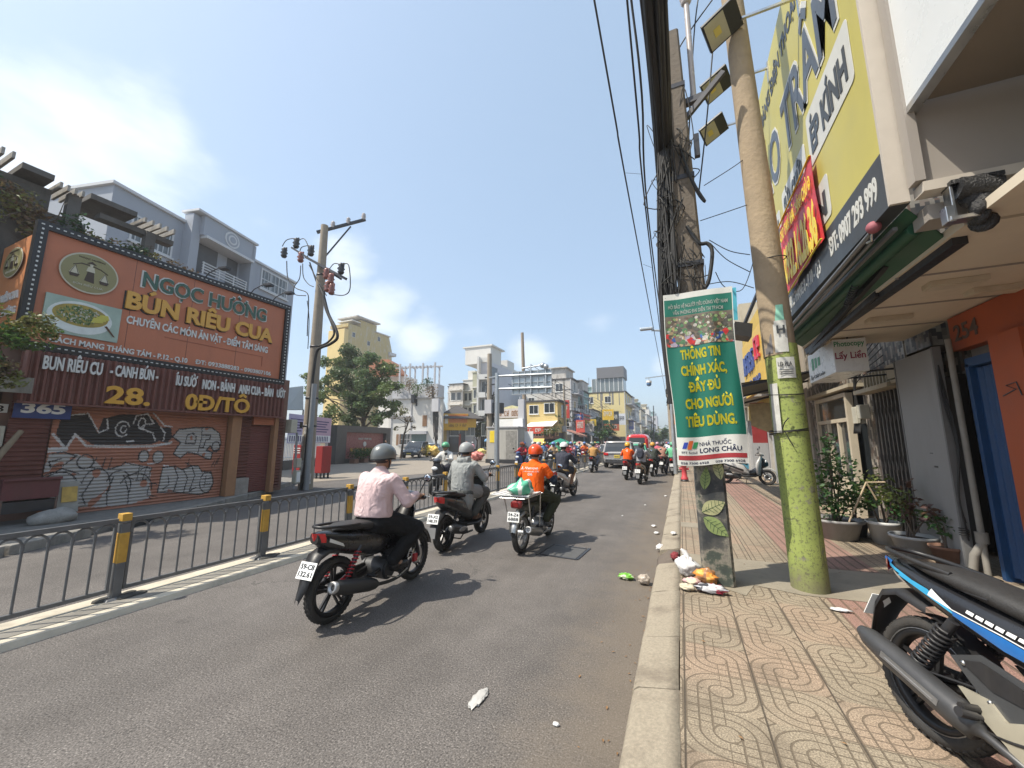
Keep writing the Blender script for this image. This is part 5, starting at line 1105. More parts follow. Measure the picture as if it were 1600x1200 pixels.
    if face_mask:b=MB().m(cloth(face_mask),True);b.ell(hm(0,.05,-.055),(.062,.062,.055),14,10,yr);b.build('face_mask',t)
    return t
# ================================================================== RIGHT SIDE: BIG YELLOW SIGN AND CANOPY
SGX=1.6;rS=V((0,-1,0))  # sign faces the road (-X)
yS=mat('sign_yellow',(.50,.44,.11),rough=.4,var=.09,scale=1.2,stain=.12,stain_col=(.30,.26,.06));bS=mat('sign_charcoal',(.045,.05,.055),rough=.4,var=.08)
ysg=wthing('shop_sign','big faded yellow shop sign with charcoal phone number strip over the pavement','sign',(SGX,5.7,3.45))
Yn,Yf,Zb,Zm,Zt=3.70,7.85,3.46,3.93,7.55
B1('panel',ysg,yS,lambda b:b.box((SGX+.06,(Yn+Yf)/2,(Zm+Zt)/2),(.12,Yf-Yn,Zt-Zm)))
B1('strip',ysg,bS,lambda b:b.box((SGX+.058,(Yn+Yf)/2,(Zb+Zm)/2),(.125,Yf-Yn+.004,Zm-Zb)))
B1('edge_trim',ysg,mat('fascia_light',(.50,.45,.385),rough=.5,var=.06),lambda b:(b.box((SGX+.05,Yn-.02,(Zb+Zt)/2),(.12,.03,Zt-Zb)),b.box((SGX+.05,Yf+.02,(Zb+Zt)/2),(.14,.03,Zt-Zb))))
INK=mat('sign_ink',(.05,.055,.06),rough=.4);PALE=mat('sign_pale',(.60,.60,.56),rough=.4,var=.06);INKB=mat('sign_slate',(.085,.10,.125),rough=.4,var=.1)
def stext(s,ya,yb,z,h,mt,d=0.,bold=.03,par=ysg,shear=0.):return text(s,(SGX-.003-d,ya,z),rS,Zv,h,mt,par,'lettering',.004,bold,fit=ya-yb,shear=shear)
def splate(par,mt,ya,yb,z0,z1,d,rad=.06,name='label_patch'):
    w_,h=ya-yb,z1-z0;poly=[]
    for cx,cy,a0 in ((w_-rad,rad,270),(w_-rad,h-rad,0),(rad,h-rad,90),(rad,rad,180)):poly+=[(cx+rad*math.cos(R(a0+k*22.5)),cy+rad*math.sin(R(a0+k*22.5))) for k in range(5)]
    b=MB().m(mt);b.prism(poly,(SGX-d,ya,z0),rS,Zv,.004);return b.build(name,par)
stext('CỬA HÀNG ĐIỆN THOẠI DI ĐỘNG',7.75,3.85,6.93,.24,INK,0,.035)
stext('BẢO TRÂM',7.74,4.02,5.62,.82,PALE,0,.06);stext('BẢO TRÂM',7.72,4.05,5.64,.78,INKB,.006,.02)
for ya,yb,z0,z1,s,h in ((7.72,6.60,4.58,5.18,'MUA BÁN',.36),(6.42,5.28,4.7,5.28,'SỬA CHỮA',.33),(5.14,3.9,4.82,5.46,'ÉP KÍNH',.33)):
    splate(ysg,PALE,ya,yb,z0,z1,.003);stext(s,ya-.1,yb+.1,z0+.12,h,INK,.007,.04)
splate(ysg,PALE,6.82,4.74,4.02,4.5,.003);stext('PHỤ KIỆN',6.74,4.84,4.1,.26,INK,.007,.04)
GOLD=mat('sign_gold_text',(.55,.43,.06),rough=.4)
stext('254',7.50,7.12,3.55,.22,GOLD,.001,.03);stext('CÁCH MẠNG THÁNG 8 - P.10 - Q.3',7.06,5.25,3.58,.17,PALE,.001,.02);stext('ĐT: 0907 293 999',4.93,3.82,3.62,.20,PALE,.001,.035)
rbn=wthing('banner','tilted red rental banner with yellow phone number tied over the yellow sign','banner',(SGX-.05,5.7,3.8))
RB=mat('banner_red',(.60,.035,.045),rough=.45,var=.08);YB=mat('banner_yellow',(.80,.60,.03),rough=.4)
cor={k:V((SGX-.035,y,z)) for k,(y,z) in dict(TL=(6.56,4.83),TR=(4.97,4.88),BR=(4.93,3.84),BL=(6.46,3.74)).items()}
def ban(b):
    rows=[]
    for i in range(9):
        row=[]
        for j in range(17):
            p=cor['BL'].lerp(cor['BR'],j/16).lerp(cor['TL'].lerp(cor['TR'],j/16),i/8);p.x-=.012*math.sin(j*1.1+i*.5)+.012;row.append(p)
        rows.append(row)
    b.loft(rows,False,True,False);b.loft([[p+V((.004,0,0)) for p in r] for r in rows],False,True,False)
B1('cloth',rbn,RB,ban)
B1('border',rbn,YB,lambda b:[b.bar(cor[a]+V((-.03,0,0)),cor[c]+V((-.03,0,0)),.01,.02,(1,0,0)) for a,c in (('TL','TR'),('BL','BR'))])
text('CHO THUÊ NHÀ CHÍNH CHỦ ®',(SGX-.068,6.46,4.55),rS+V((0,0,-.02)),Zv,.17,YB,rbn,'lettering',.004,.02,fit=1.42)
text('0932.16.26.36',(SGX-.068,6.40,3.90),rS+V((0,0,-.02)),Zv,.5,YB,rbn,'lettering',.004,.045,fit=1.40)
for i,(yy,z) in enumerate(((5.95,7.95),(6.6,7.62),(7.55,7.58))):
    fl=wthing('floodlight',('nearest black floodlight on an arm above the yellow sign','middle black floodlight of three reaching out from the top edge of the yellow sign','farthest and lowest of three black floodlights on the yellow sign')[i],'floodlight',(SGX,yy,z),'floodlights on the yellow sign')
    px,py=((1128,40),(1119,133),(1115,202))[i];c=at(px,py,X=.87) if i else at(px,py,Y=4.84);rot=Matrix.Rotation(R(-14),3,'Z') @ Matrix.Rotation(R(-24),3,'Y') @ Matrix.Rotation(R(-18),3,'X')
    h0=V((SGX,c.y+.05,c.z+.05))
    B1('arm',fl,STEEL(),lambda b:(b.bar(h0,c+V((.22,.02,.02)),.03,.03),b.bar(h0-V((0,0,.25)),h0+V((0,0,.1)),.05,.04,(1,0,0))))
    hs=B1('housing',fl,BLACK(),lambda b:(b.box(c,(.42,.36,.05),rot),[b.box(c+rot @ V((-.16+.08*k,0,.035)),(.02,.32,.03),rot) for k in range(5)],b.box(c+rot @ V((.18,0,.06)),(.04,.06,.12),rot)),.008)
    B1('lens',hs,mat('flood_lens',(.42,.40,.30),rough=.2,var=.1,spec=.7),lambda b:b.box(c+rot @ V((-.07,0,-.027)),(.24,.32,.006),rot))
    B1('chip',hs,mat('flood_chip',(.6,.5,.12),rough=.4),lambda b:b.box(c+rot @ V((-.07,0,-.0335)),(.08,.1,.005),rot))
# ---- canopy of the shop with the orange front
cano=wthing('shop_canopy','beige canopy with ceiling lamps and folded green awning over the pavement','canopy',(2.4,5,3.2))
CEIL=mat('ceiling_beige',(.64,.56,.44),rough=.8,var=.08,scale=1.5,stain=.25,stain_col=(.40,.34,.25));FAS=mat('fascia_taupe',(.31,.28,.25),rough=.5,var=.04,scale=1.);FAL=mat('fascia_light',(.55,.49,.42),rough=.5,var=.04)
B1('ceiling',cano,CEIL,lambda b:(b.box((2.64,5.75,3.245),(1.3,4.1,.07)),b.box((2.64,.7,3.245),(1.3,5.9,.07))))
B1('end_fascia',cano,FAS,lambda b:(b.box((2.5,3.64,5.6),(1.5,.08,4.1)),b.box((1.73,3.60,5.6),(.06,.1,4.1))))
B1('lower_lip',cano,FAL,lambda b:b.box((2.52,3.62,3.50),(1.56,.13,.075)))
B1('soffit_beam',cano,FAS,lambda b:b.box((2.5,3.78,3.35),(1.4,.2,.12)))
B1('beam',cano,FAS,lambda b:[b.box((2.64,y,3.203),(1.3,.012,.016)) for y in (4.7,5.7,6.7)])
GRN=mat('awning_green',(.012,.075,.035),rough=.6,var=.12,scale=3)
B1('awning',cano,GRN,lambda b:(b.add([(1.72,3.75,3.44),(1.72,7.8,3.44),(2.02,7.8,3.22),(2.02,3.95,3.22)],[(0,1,2,3)]),b.add([(1.715,3.75,3.45),(1.715,7.8,3.45),(2.025,7.8,3.23),(2.025,3.95,3.23)],[(3,2,1,0)]),b.cyl((1.82,3.9,3.33),(1.82,7.8,3.33),.05,n=12)))
B1('roller_tube',cano,mat('roller_grey',(.22,.22,.22),rough=.4,metal=.6),lambda b:(b.cyl((1.60,4.03,3.415),(1.60,8.1,3.30),.022,n=10),b.cyl((1.645,4.15,3.385),(1.645,8.1,3.265),.016,n=10),b.box((1.70,6.,3.36),(.03,4.2,.03))),smooth=True)
B1('folding_arm',cano,BLACK(),lambda b:(b.bar((1.9,4.6,3.33),(2.0,7.6,3.1),.05,.07),b.bar((2.0,5.1,3.2),(1.98,7.4,3.05),.04,.06),b.bar((2.06,3.9,3.2),(2.06,7.8,3.2),.09,.1)))
B1('spring',cano,DARKM(),lambda b:spring(b,(1.80,5.0,3.30),(1.84,5.4,3.2),.03,9,.006),smooth=True)
B1('lamp',cano,mat('lamp_diffuser',(.55,.48,.36),rough=.5),lambda b:[(b.box((x,y,3.185),(.42,.16,.05)),b.box((x,y,3.155),(.40,.14,.012))) for x,y in ((2.55,5.0),(2.5,6.2),(3.05,5.4),(2.4,7.3))],.006)
bl=wthing('ball_knob','dull pink ball hanging at the near end of the green awning roller','ball',(1.6,4.03,3.44));B1('knob',bl,mat('ball_pink',(.30,.09,.11),rough=.7,var=.1),lambda b:b.ell((1.60,3.98,3.44),(.052,.052,.052),18,12),smooth=True);B1('hook',bl,STEEL(),lambda b:b.tube([(1.6,4.02,3.41),(1.61,4.06,3.36),(1.6,4.12,3.37)],.012,6),smooth=True)
mo=wthing('awning_motor','black plastic wrapped motor on a steel bracket under the canopy corner','motor',(2.05,3.5,3.3))
m0=at(1525,300,Y=3.55)
B1('bracket',mo,STEEL(),lambda b:(b.box(m0+V((-.13,.02,-.06)),(.02,.08,.26)),b.box(m0+V((-.09,0,-.18)),(.16,.09,.03)),b.box(m0+V((-.16,0,-.14)),(.05,.07,.12))),.004)
def wrapb(b):
    rw=random.Random(2)
    b.box(m0+V((.0,.02,.09)),(.27,.12,.03))
    for i in range(7):b.ell(m0+V((.02*math.cos(i*2.1),.02*math.sin(i*1.3),.05-.045*i)),(.10-.012*i,.075,.07),9,6,Matrix.Rotation(i*.7,3,'Z'))
    b.cyl(m0+V((-.1,-.02,.04)),m0+V((.1,-.02,.0)),.075,n=14)
B1('wrapping',mo,mat('black_bag',(.02,.02,.021),rough=.3,var=.15,scale=18,bump=.7),wrapb,smooth=True)
wb=wthing('light_box','large blank white lightbox sign projecting overhead at the top right corner','sign',(1.75,2.2,4.3))
B1('face',wb,mat('white_acrylic',(.68,.70,.70),rough=.3,var=.02),lambda b:b.box((1.735,1.6,5.6),(.03,3.98,2.9)))
B1('frame',wb,STEEL(),lambda b:(b.box((1.75,1.6,4.13),(.07,4.03,.05)),b.box((1.75,3.60,5.6),(.068,.035,2.98))))
B1('back_panel',wb,mat('brown_soffit',(.19,.155,.12),rough=.6,var=.08),lambda b:(b.box((2.3,1.6,4.20),(1.1,3.9,.05)),b.box((2.82,1.6,5.2),(.05,3.9,2.0))))
# ---- the row of ground floor shops
WX=3.25
orx=wthing('orange_shop','orange painted shop front with 254 on its fascia and blue shutter, right edge','shop',(WX,5,.15))
ORG=mat('shop_orange',(.36,.075,.022),rough=.6,var=.14,scale=2,stain=.45,stain_col=(.20,.05,.025))
B1('wall',orx,mat('shop_wall',(.30,.27,.24),rough=.9),lambda b:b.box((WX+3.1,3.4,2.6),(6,6.2,5.1)))
B1('fascia',orx,ORG,lambda b:b.box((WX+.03,4.0,2.98),(.14,5.1,.42)))
B1('column',orx,ORG,lambda b:(b.box((WX-.02,5.55,1.46),(.24,.42,2.62)),b.box((WX-.02,3.0,1.46),(.24,.42,2.62))))
text('254',(WX-.045,6.46,2.88),rS,Zv,.2,mat('faded_number',(.11,.075,.06),rough=.7,var=.3),orx,'lettering',.004,.02,fit=.42)
B1('scrawl',orx,INK,lambda b:b.tube([(WX-.145,5.68,2.12),(WX-.145,5.5,2.17),(WX-.145,5.62,2.22),(WX-.145,5.48,2.24),(WX-.145,5.44,2.10)],.006,5))
B1('notice',orx,PALE,lambda b:[b.box((WX-.143,5.42,z),(.006,.12,.14)) for z in (1.62,1.46)])
BLU=mat('shutter_blue',(.008,.05,.15),rough=.5,var=.12,stain=.2,stain_col=(.01,.04,.10))
B1('roller_door',orx,BLU,lambda b:(corr(b,5.77,6.2,.2,2.5,WX-.045,.1,.03),corr(b,3.25,5.33,.2,2.68,WX-.045,.12,.03)))
B1('door_frame',orx,mat('frame_blue',(.01,.05,.14),rough=.5),lambda b:(b.box((WX-.03,6.23,1.35),(.14,.06,2.4)),b.box((WX-.03,6.0,2.57),(.14,.5,.10))))
slab=wthing('panel_door','tall grey painted metal panel door between the blue shutter and the mosaic house','door',(WX,6.75,.15))
B1('panel',slab,mat('panel_grey',(.26,.26,.255),rough=.6,var=.06,scale=3,stain=.2,stain_col=(.13,.12,.11)),lambda b:b.box((3.02,6.98,1.49),(.05,.92,2.68)),.006)
B1('edge',slab,mat('panel_edge',(.15,.15,.15),rough=.6),lambda b:(b.box((3.03,6.505,1.49),(.08,.03,2.7)),b.box((3.03,7.455,1.49),(.08,.03,2.7))))
B1('smudge',slab,INK,lambda b:(b.box((2.993,6.86,1.5),(.004,.06,.012)),b.box((2.993,6.8,1.33),(.004,.07,.02))))
dp=wthing('drain_pipe','old pale drain pipe with loose cables beside the blue shutter','pipe',(3.1,6.36,.15))
B1('pipe',dp,mat('pvc_old',(.24,.225,.2),rough=.6,var=.15,stain=.3),lambda b:(b.cyl((3.1,6.38,.15),(3.1,6.38,2.9),.03,n=12),b.cyl((3.1,6.38,.5),(3.1,6.38,.62),.055,n=12),b.tube([(3.0,6.43,.15),(3.03,6.42,.35),(3.1,6.38,.5)],.04,10)),smooth=True)
B1('cable',dp,WIRE,lambda b:[b.tube(smooth_path([(3.02,6.47,2.6),(3.0+.02*k,6.46,2.2),(3.04,6.43-.02*k,1.6),(3.0,6.45,1.0),(3.03,6.47,.5+.1*k)]),.008,5) for k in range(3)]+[b.tube([(3.0+.04*math.cos(a),6.47+.04*math.sin(a),.55+.004*a) for a in [k*.6 for k in range(40)]],.006,5)],smooth=True)
def mosaic():
    m=bpy.data.materials.new('mosaic_tile');m.use_nodes=True;t=m.node_tree;b=t.nodes['Principled BSDF']
    v=t.nodes.new('ShaderNodeTexCoord').outputs['Object'];sp=t.nodes.new('ShaderNodeSeparateXYZ');t.links.new(v,sp.inputs[0])
    yy=math_(t,'ADD',sp.outputs[1],sp.outputs[0]);a=math_(t,'FLOOR',math_(t,'DIVIDE',yy,.055));off=math_(t,'MULTIPLY',math_(t,'MODULO',a,2.),.5);c=math_(t,'FLOOR',math_(t,'ADD',math_(t,'DIVIDE',sp.outputs[2],.11),off))
    wn=t.nodes.new('ShaderNodeTexWhiteNoise');wn.noise_dimensions='2D';cx=t.nodes.new('ShaderNodeCombineXYZ');t.links.new(a,cx.inputs[0]);t.links.new(c,cx.inputs[1]);t.links.new(cx.outputs[0],wn.inputs['Vector'])
    col=ramp_(t,wn.outputs['Value'],[(.2,(.03,.027,.025)),(.38,(.085,.07,.055)),(.55,(.17,.15,.12)),(.8,(.30,.27,.23)),(.95,(.13,.08,.055))])
    col=mix_(t,math_(t,'MULTIPLY',smooth_(t,noise_(t,v,2.5,6,.7),.5,.7),.5),col,(.05,.04,.035))
    t.links.new(col,b.inputs['Base Color']);b.inputs['Roughness'].default_value=.5;return m
MOS=mosaic()
mh_=wthing('mosaic_house','old house clad in small brown and cream mosaic tiles with accordion gate','house',(WX,10,.15))
B1('wall',mh_,MOS,lambda b:(b.box((WX+3.1,8.0,2.6),(6,.10,5.1)),b.box((WX+3.1,7.6,4.1),(6.02,.7,2.2)),b.box((WX+3.1,8.52,4.3),(6.05,1.2,3.4)),b.box((WX+3.1,9.4,2.6),(6,.55,5.1)),b.box((WX+3.1,11.3,4.6),(6.05,3.3,3.8)),b.box((WX+3.1,12.7,2.6),(6,.5,5.1)),b.box((WX+3.4,9.9,2.6),(5.8,5.2,5.0))))
B1('lintel',mh_,mat('cream_beam',(.38,.33,.24),rough=.8,var=.1,stain=.2),lambda b:(b.box((WX-.06,8.52,2.55),(.3,1.3,.07)),b.box((WX-.04,7.76,2.75),(.2,.5,.22)),b.box((WX-.04,7.76,2.58),(.24,.5,.05)),b.box((WX-.02,10.9,2.75),(.3,2.8,.07))))
def gate_(b):
    for k in range(15):
        yy=8.05+.065*k;b.box((WX-.0+.02*(k % 2),yy,1.33),(.03,.022,2.35))
    for z in (.5,1.3,2.1):
        for k in range(14):b.bar((WX-.02,8.05+.065*k,z-.12 if k % 2 else z+.12),(WX-.02,8.115+.065*k,z+.12 if k % 2 else z-.12),.012,.008)
B1('accordion_gate',mh_,mat('gate_grey',(.12,.11,.10),rough=.6,metal=.3,var=.15,stain=.3),gate_)
B1('grille',mh_,MATS['cream_beam'],lambda b:[b.box((WX-.05,8.0+.12*k,2.72),(.03,.03,.3)) for k in range(10)])
B1('doorway_shade_panel',mh_,mat('doorway_shade',(.03,.025,.022),rough=.9),lambda b:b.box((WX+.44,7.7,1.4),(.1,.5,2.4)))  # dark panel: the shade inside the open doorway, painted over the recess wall
CRD=mat('cream_door',(.48,.42,.32),rough=.6,var=.08,stain=.15)
B1('door',mh_,CRD,lambda b:(b.box((WX-.03,10.0,1.4),(.12,.09,2.5)),b.box((WX-.03,11.9,1.4),(.12,.09,2.5)),b.box((WX-.03,10.95,2.1),(.11,1.8,.08)),b.box((WX-.03,10.95,2.62),(.11,1.8,.08)),b.box((WX-.03,10.6,1.1),(.10,.08,1.9)),b.box((WX-.03,11.2,1.1),(.10,.08,1.9)),b.box((WX-.0,10.95,.5),(.08,1.8,.7))))
B1('door_pane',mh_,GLASS(),lambda b:b.box((WX+.12,10.95,1.4),(.30,1.8,2.5)))
B1('meter',mh_,MATS['cream_box'],lambda b:(b.box((WX-.09,9.42,2.15),(.14,.2,.32)),b.box((WX-.09,9.2,2.2),(.14,.16,.26))),.01)
B1('cable',mh_,WIRE,lambda b:[b.tube(smooth_path([(WX-.1,9.3+.05*k,2.1),(WX-.14,9.3+.06*k,1.8),(WX-.1,9.36+.03*k,2.3),(WX-.16,9.1,2.75+.05*k),(WX-.2,7.9,2.9+.12*k)]),.008,5) for k in range(6)]+[b.tube(smooth_path([(2.6,7.9,3.25),(2.7+.05*k,8.6,2.95),(WX-.1,9.2,3.0+.1*k)]),.010,5) for k in range(5)],smooth=True)
lb=wthing('hanging_sign','small white lightbox sign with green and red lettering hung below the awning end','sign',(2.2,7.2,2.7))
B1('box',lb,mat('white_acrylic',(.68,.70,.70)),lambda b:(b.box((2.40,7.78,2.93),(.40,1.25,.50)),),.008)
B1('arm',lb,DARKM(),lambda b:(b.cyl((2.4,7.5,2.7),(3.2,7.5,2.75),.015,n=6),b.cyl((2.4,8.2,2.7),(3.2,8.2,2.75),.015,n=6),b.cyl((2.4,7.2,3.18),(2.4,7.2,3.3),.012,n=6)))
text('Lấy Liền',(2.215,7.152,2.88),(1,0,0),Zv,.10,mat('text_maroon',(.25,.03,.08),rough=.4),lb,'lettering',.003,.015,fit=.36);text('Photocopy',(2.215,7.152,3.07),(1,0,0),Zv,.08,mat('text_green',(.03,.25,.12),rough=.4),lb,'lettering',.003,.015,fit=.36)
text('Ép Chữ Luôn',(2.197,8.3,2.73),rS,Zv,.06,INK,lb,'lettering',.003,.01,fit=.7)
B1('print',lb,mat('text_green',(.03,.25,.12)),lambda b:[b.box((2.197,8.15-.16*k,2.98),(.004,.1,.2-.03*k)) for k in range(3)])
# further shops on the right
rs=[(13.0,17.5,4.6,(.34,.30,.25),'narrow house with turquoise shutter door beyond the mosaic house'),(17.6,23.0,7.2,(.52,.36,.08),'yellow shop house with red and blue lettering behind the green banner'),(23.1,30,9.0,(.42,.38,.30),'cream shop house past the yellow one on the right side'),(30.1,40,8,(.36,.34,.31),'grey shop house far along the right pavement'),(40.2,60,10,(.40,.33,.25),'brownish block far along the right pavement')]
for i,(ya,yb,h,c,L_) in enumerate(rs):
    hb=wthing('shop_house',L_,'house',(3.3,(ya+yb)/2,.15),'shop houses along the right pavement');f=Face((3.3,yb,0),(3.3,ya,0))
    B1('wall',hb,mat('right_wall_%d' % i,c,rough=.85,var=.08,stain=.25),lambda b:b.box((6.3,(ya+yb)/2,h/2),(6,yb-ya,h)))
    B1('roller_door',hb,(mat('shutter_teal',(.03,.17,.25),rough=.5,var=.1),mat('shutter_grey',(.25,.25,.25),rough=.5))[i % 2],lambda b:corr(b,ya+.4,yb-.4,.2,2.6,3.24,.12,.03))
    B1('door_frame',hb,mat('frame_pale',(.42,.42,.42),rough=.6),lambda b:[b.box((3.23,y,1.4),(.16,.12,2.6)) for y in (ya+.32,yb-.32)])
    if i:B1('balcony',hb,mat('balcony_grey',(.4,.38,.35),rough=.8),lambda b:b.box((2.9,(ya+yb)/2,3.5),(.8,yb-ya-.3,.15)))
    for k in range(2):
        if h>5:window(f,.8+2.4*k,4.3,1.2,1.3,hb,WHITE(),WINP)
rsg=wthing('fascia_sign','yellow fascia sign with blue and red letters partly behind the green banner','sign',(2.4,14.5,3.6))
B1('panel',rsg,mat('fascia_yellow',(.62,.40,.07),rough=.5),lambda b:b.box((2.5,15.0,4.3),(.12,4.5,2.0)))
marks('PHONG',(2.43,16.9,4.1),rS,Zv,.7,mat('letter_blue',(.05,.09,.30),rough=.4),rsg,'lettering',.05,.04,fit=2.1);marks('VŨ',(2.43,14.6,4.3),rS,Zv,.7,mat('letter_red',(.55,.04,.08),rough=.4),rsg,'lettering',.05,.04,fit=.9);marks('MẮT KÍNH',(2.43,16.6,3.5),rS,Zv,.3,mat('letter_blue',(.05,.09,.30)),rsg,'lettering',.03,.03,fit=2.6)
rsg=wthing('wall_sign','small dark red wall sign with white lettering beside the turquoise door','sign',(3.1,17.7,2.6));B1('panel',rsg,mat('sign_darkred',(.26,.03,.03),rough=.5),lambda b:(b.box((3.18,15.6,2.75),(.08,3.0,.5)),b.box((2.9,18.1,2.4),(.5,.06,1.6))));B1('patch',rsg,WHITE(),lambda b:[b.box((2.95,18.06,z),(.25,.01,.22)) for z in (2.7,2.3)]);marks('Cơm Tấm',(3.13,16.4,2.66),rS,Zv,.2,mat('letter_red',(.55,.04,.08)),rsg,'lettering',.01,.02,fit=1.3)
aw=wthing('awning','sagging dark awning frame with torn tarpaulin past the green pole','awning',(2.2,12,2.9))
B1('frame',aw,DARKM(),lambda b:(b.bar((1.3,10.6,2.95),(1.35,14.6,2.75),.06,.08),b.bar((1.32,14.6,2.75),(3.2,14.6,3.2),.06,.06),b.bar((1.32,10.6,2.95),(3.2,10.6,3.3),.06,.06),b.bar((1.4,12.4,2.85),(3.2,12.4,3.25),.05,.05)))
B1('canvas',aw,mat('canvas_drab',(.13,.13,.10),rough=.8,var=.15),lambda b:b.loft([[V((1.3+.48*k,y,2.97+.09*k-.06*math.sin(k*1.6+y))) for k in range(5)] for y in (10.5,11.5,12.5,13.5,14.7)],False,True,False))
B1('torn_flap',aw,mat('tarp_tan',(.42,.33,.18),rough=.7,var=.3,scale=8),lambda b:b.loft([[V((1.9+.2*k,13.0+.05*math.sin(k*2.),2.75-.32*j-.05*k*j)) for k in range(5)] for j in range(3)],False,True,False))
# rusty balcony rail and cables far right, dark hanging lamp hood by the banner
hd_=wthing('loudspeaker_box','black boxy hood on a bracket just right of the green banner','box',(1.15,8.2,3.4))
p=at(1158,518,Y=8.2);B1('hood',hd_,BLACK(),lambda b:b.box(p,(.34,.4,.26),Matrix.Rotation(R(15),3,'Y'),.85));B1('bracket',hd_,DARKM(),lambda b:b.bar(p+V((.05,0,.1)),p+V((.5,.2,1.1)),.05,.05))
# ================================================================== POLES BY THE KERB
bpx,bpy_=.22,4.95
big=wthing('utility_pole','square concrete utility pole with painted leaves on its foot, wrapped in black cables','utility pole',(bpx,bpy_,.15))
def squarepole(b):
    pts=[(.285,.15,.150),(.262,1.6,.143),(.235,3.4,.14),(.19,5.2,.14),(.165,7.05,.125)]
    rings=[]
    for x,z,h in pts:
        k=h*.82;rings.append([V((x+sx*h if ax else x+sx*k,bpy_+(sy*k if ax else sy*h),z)) for sx,sy,ax in ((-1,-1,0),(1,-1,0),(1,-1,1),(1,1,1),(1,1,0),(-1,1,0),(-1,1,1),(-1,-1,1))])
    b.loft(rings,True,False)
sf=B1('shaft',big,pole_mat('pole_grey',(.145,.12,.095)),squarepole)
def pole_paint():
    m=bpy.data.materials.new('painted_foot');m.use_nodes=True;t=m.node_tree;b=t.nodes['Principled BSDF'];v=t.nodes.new('ShaderNodeTexCoord').outputs['Object']
    c=ramp_(t,noise_(t,v,3.4,6,.6),[(.35,(.030,.034,.038)),(.47,(.075,.075,.07)),(.53,(.23,.21,.17)),(.58,(.06,.075,.06)),(.72,(.03,.035,.04))])
    c=mix_(t,smooth_(t,noise_(t,v,26,5,.7),.6,.75),c,(.19,.16,.13));t.links.new(c,b.inputs['Base Color']);b.inputs['Roughness'].default_value=.85;return m
B1('painted_band',big,pole_paint(),lambda b:b.loft([[V((x+sx*h,bpy_+sy*h*.99,z)) for sx,sy in ((-.83,-1),(.83,-1),(1,-.83),(1,.83),(.83,1),(-.83,1),(-1,.83),(-1,-.83))] for x,z,h in ((.285,.16,.1545),(.27,1.0,.151),(.262,1.62,.1475))],False,False))
LFA,LFB,LFD=mat('painted_leaf',(.21,.27,.10),rough=.8,var=.25,scale=14),mat('painted_leaf_pale',(.36,.36,.19),rough=.8,var=.3,scale=14),mat('painted_leaf_vein',(.06,.10,.045),rough=.8)
def painted_leaf(b,x,z,L,wd,ang,mt,d):
    o=V((x+.025,bpy_-.1535-d,z-.09));u=V((math.cos(R(ang)),0,math.sin(R(ang))));v=V((-math.sin(R(ang)),0,math.cos(R(ang))))
    poly=[(L*t,wd*math.sin(math.pi*t**.8)) for t in [k/10 for k in range(11)]]+[(L*t,-wd*math.sin(math.pi*t**.9)) for t in [k/10 for k in range(9,0,-1)]]
    poly=[(px,py) for px,py in poly]
    b.m(mt).prism(poly,o,u,v,.0025);b.m(LFD)
    b.prism([(0,-.004),(L*.96,-.001),(L*.96,.001),(0,.004)],o-V((0,.003,0)),u,v,.001)
    for k in range(1,7):
        t=k/7;
        for s in (-1,1):q=wd*math.sin(math.pi*t)*.85*s;b.prism([(L*t,0),(L*t+.03,q),(L*t+.035,q),(L*t+.006,0)],o-V((0,.0032,0)),u,v,.0008)
bb=MB()
for a in ((.14,.98,.26,.078,28,LFB,.001),(.15,.93,.29,.078,-38,LFA,.0014),(.35,1.33,.26,.05,100,LFB,.001),(.18,1.22,.25,.05,82,LFA,.001),(.34,1.5,.2,.04,130,LFA,.0012)):painted_leaf(bb,*a)
bb.build('painted_leaves',big)
def bands(b):
    for z,x,h in ((3.75,.222,.15),(4.9,.197,.145),(6.2,.178,.136)):b.box((x,bpy_,z),(h*2.06,h*2.06,.06))
B1('band',big,DARKM(),bands)
B1('standoff_insulator',big,INS,lambda b:(b.cyl((.42,5.0,6.0),(.42,5.0,7.6),.035,n=8),insul(b,(.42,5.0,7.55),.9)),smooth=True)
B1('bracket',big,DARKM(),lambda b:(b.bar((.2,4.95,6.0),(.55,4.9,6.0),.07,.08),b.bar((.3,4.9,5.75),(.75,4.8,6.15),.05,.06),b.box((.40,4.86,5.3),(.06,.06,.3))))
gp=wthing('utility_pole','round utility pole painted lime green to above head height, speckled and worn','utility pole',(1.11,5.1,.15))
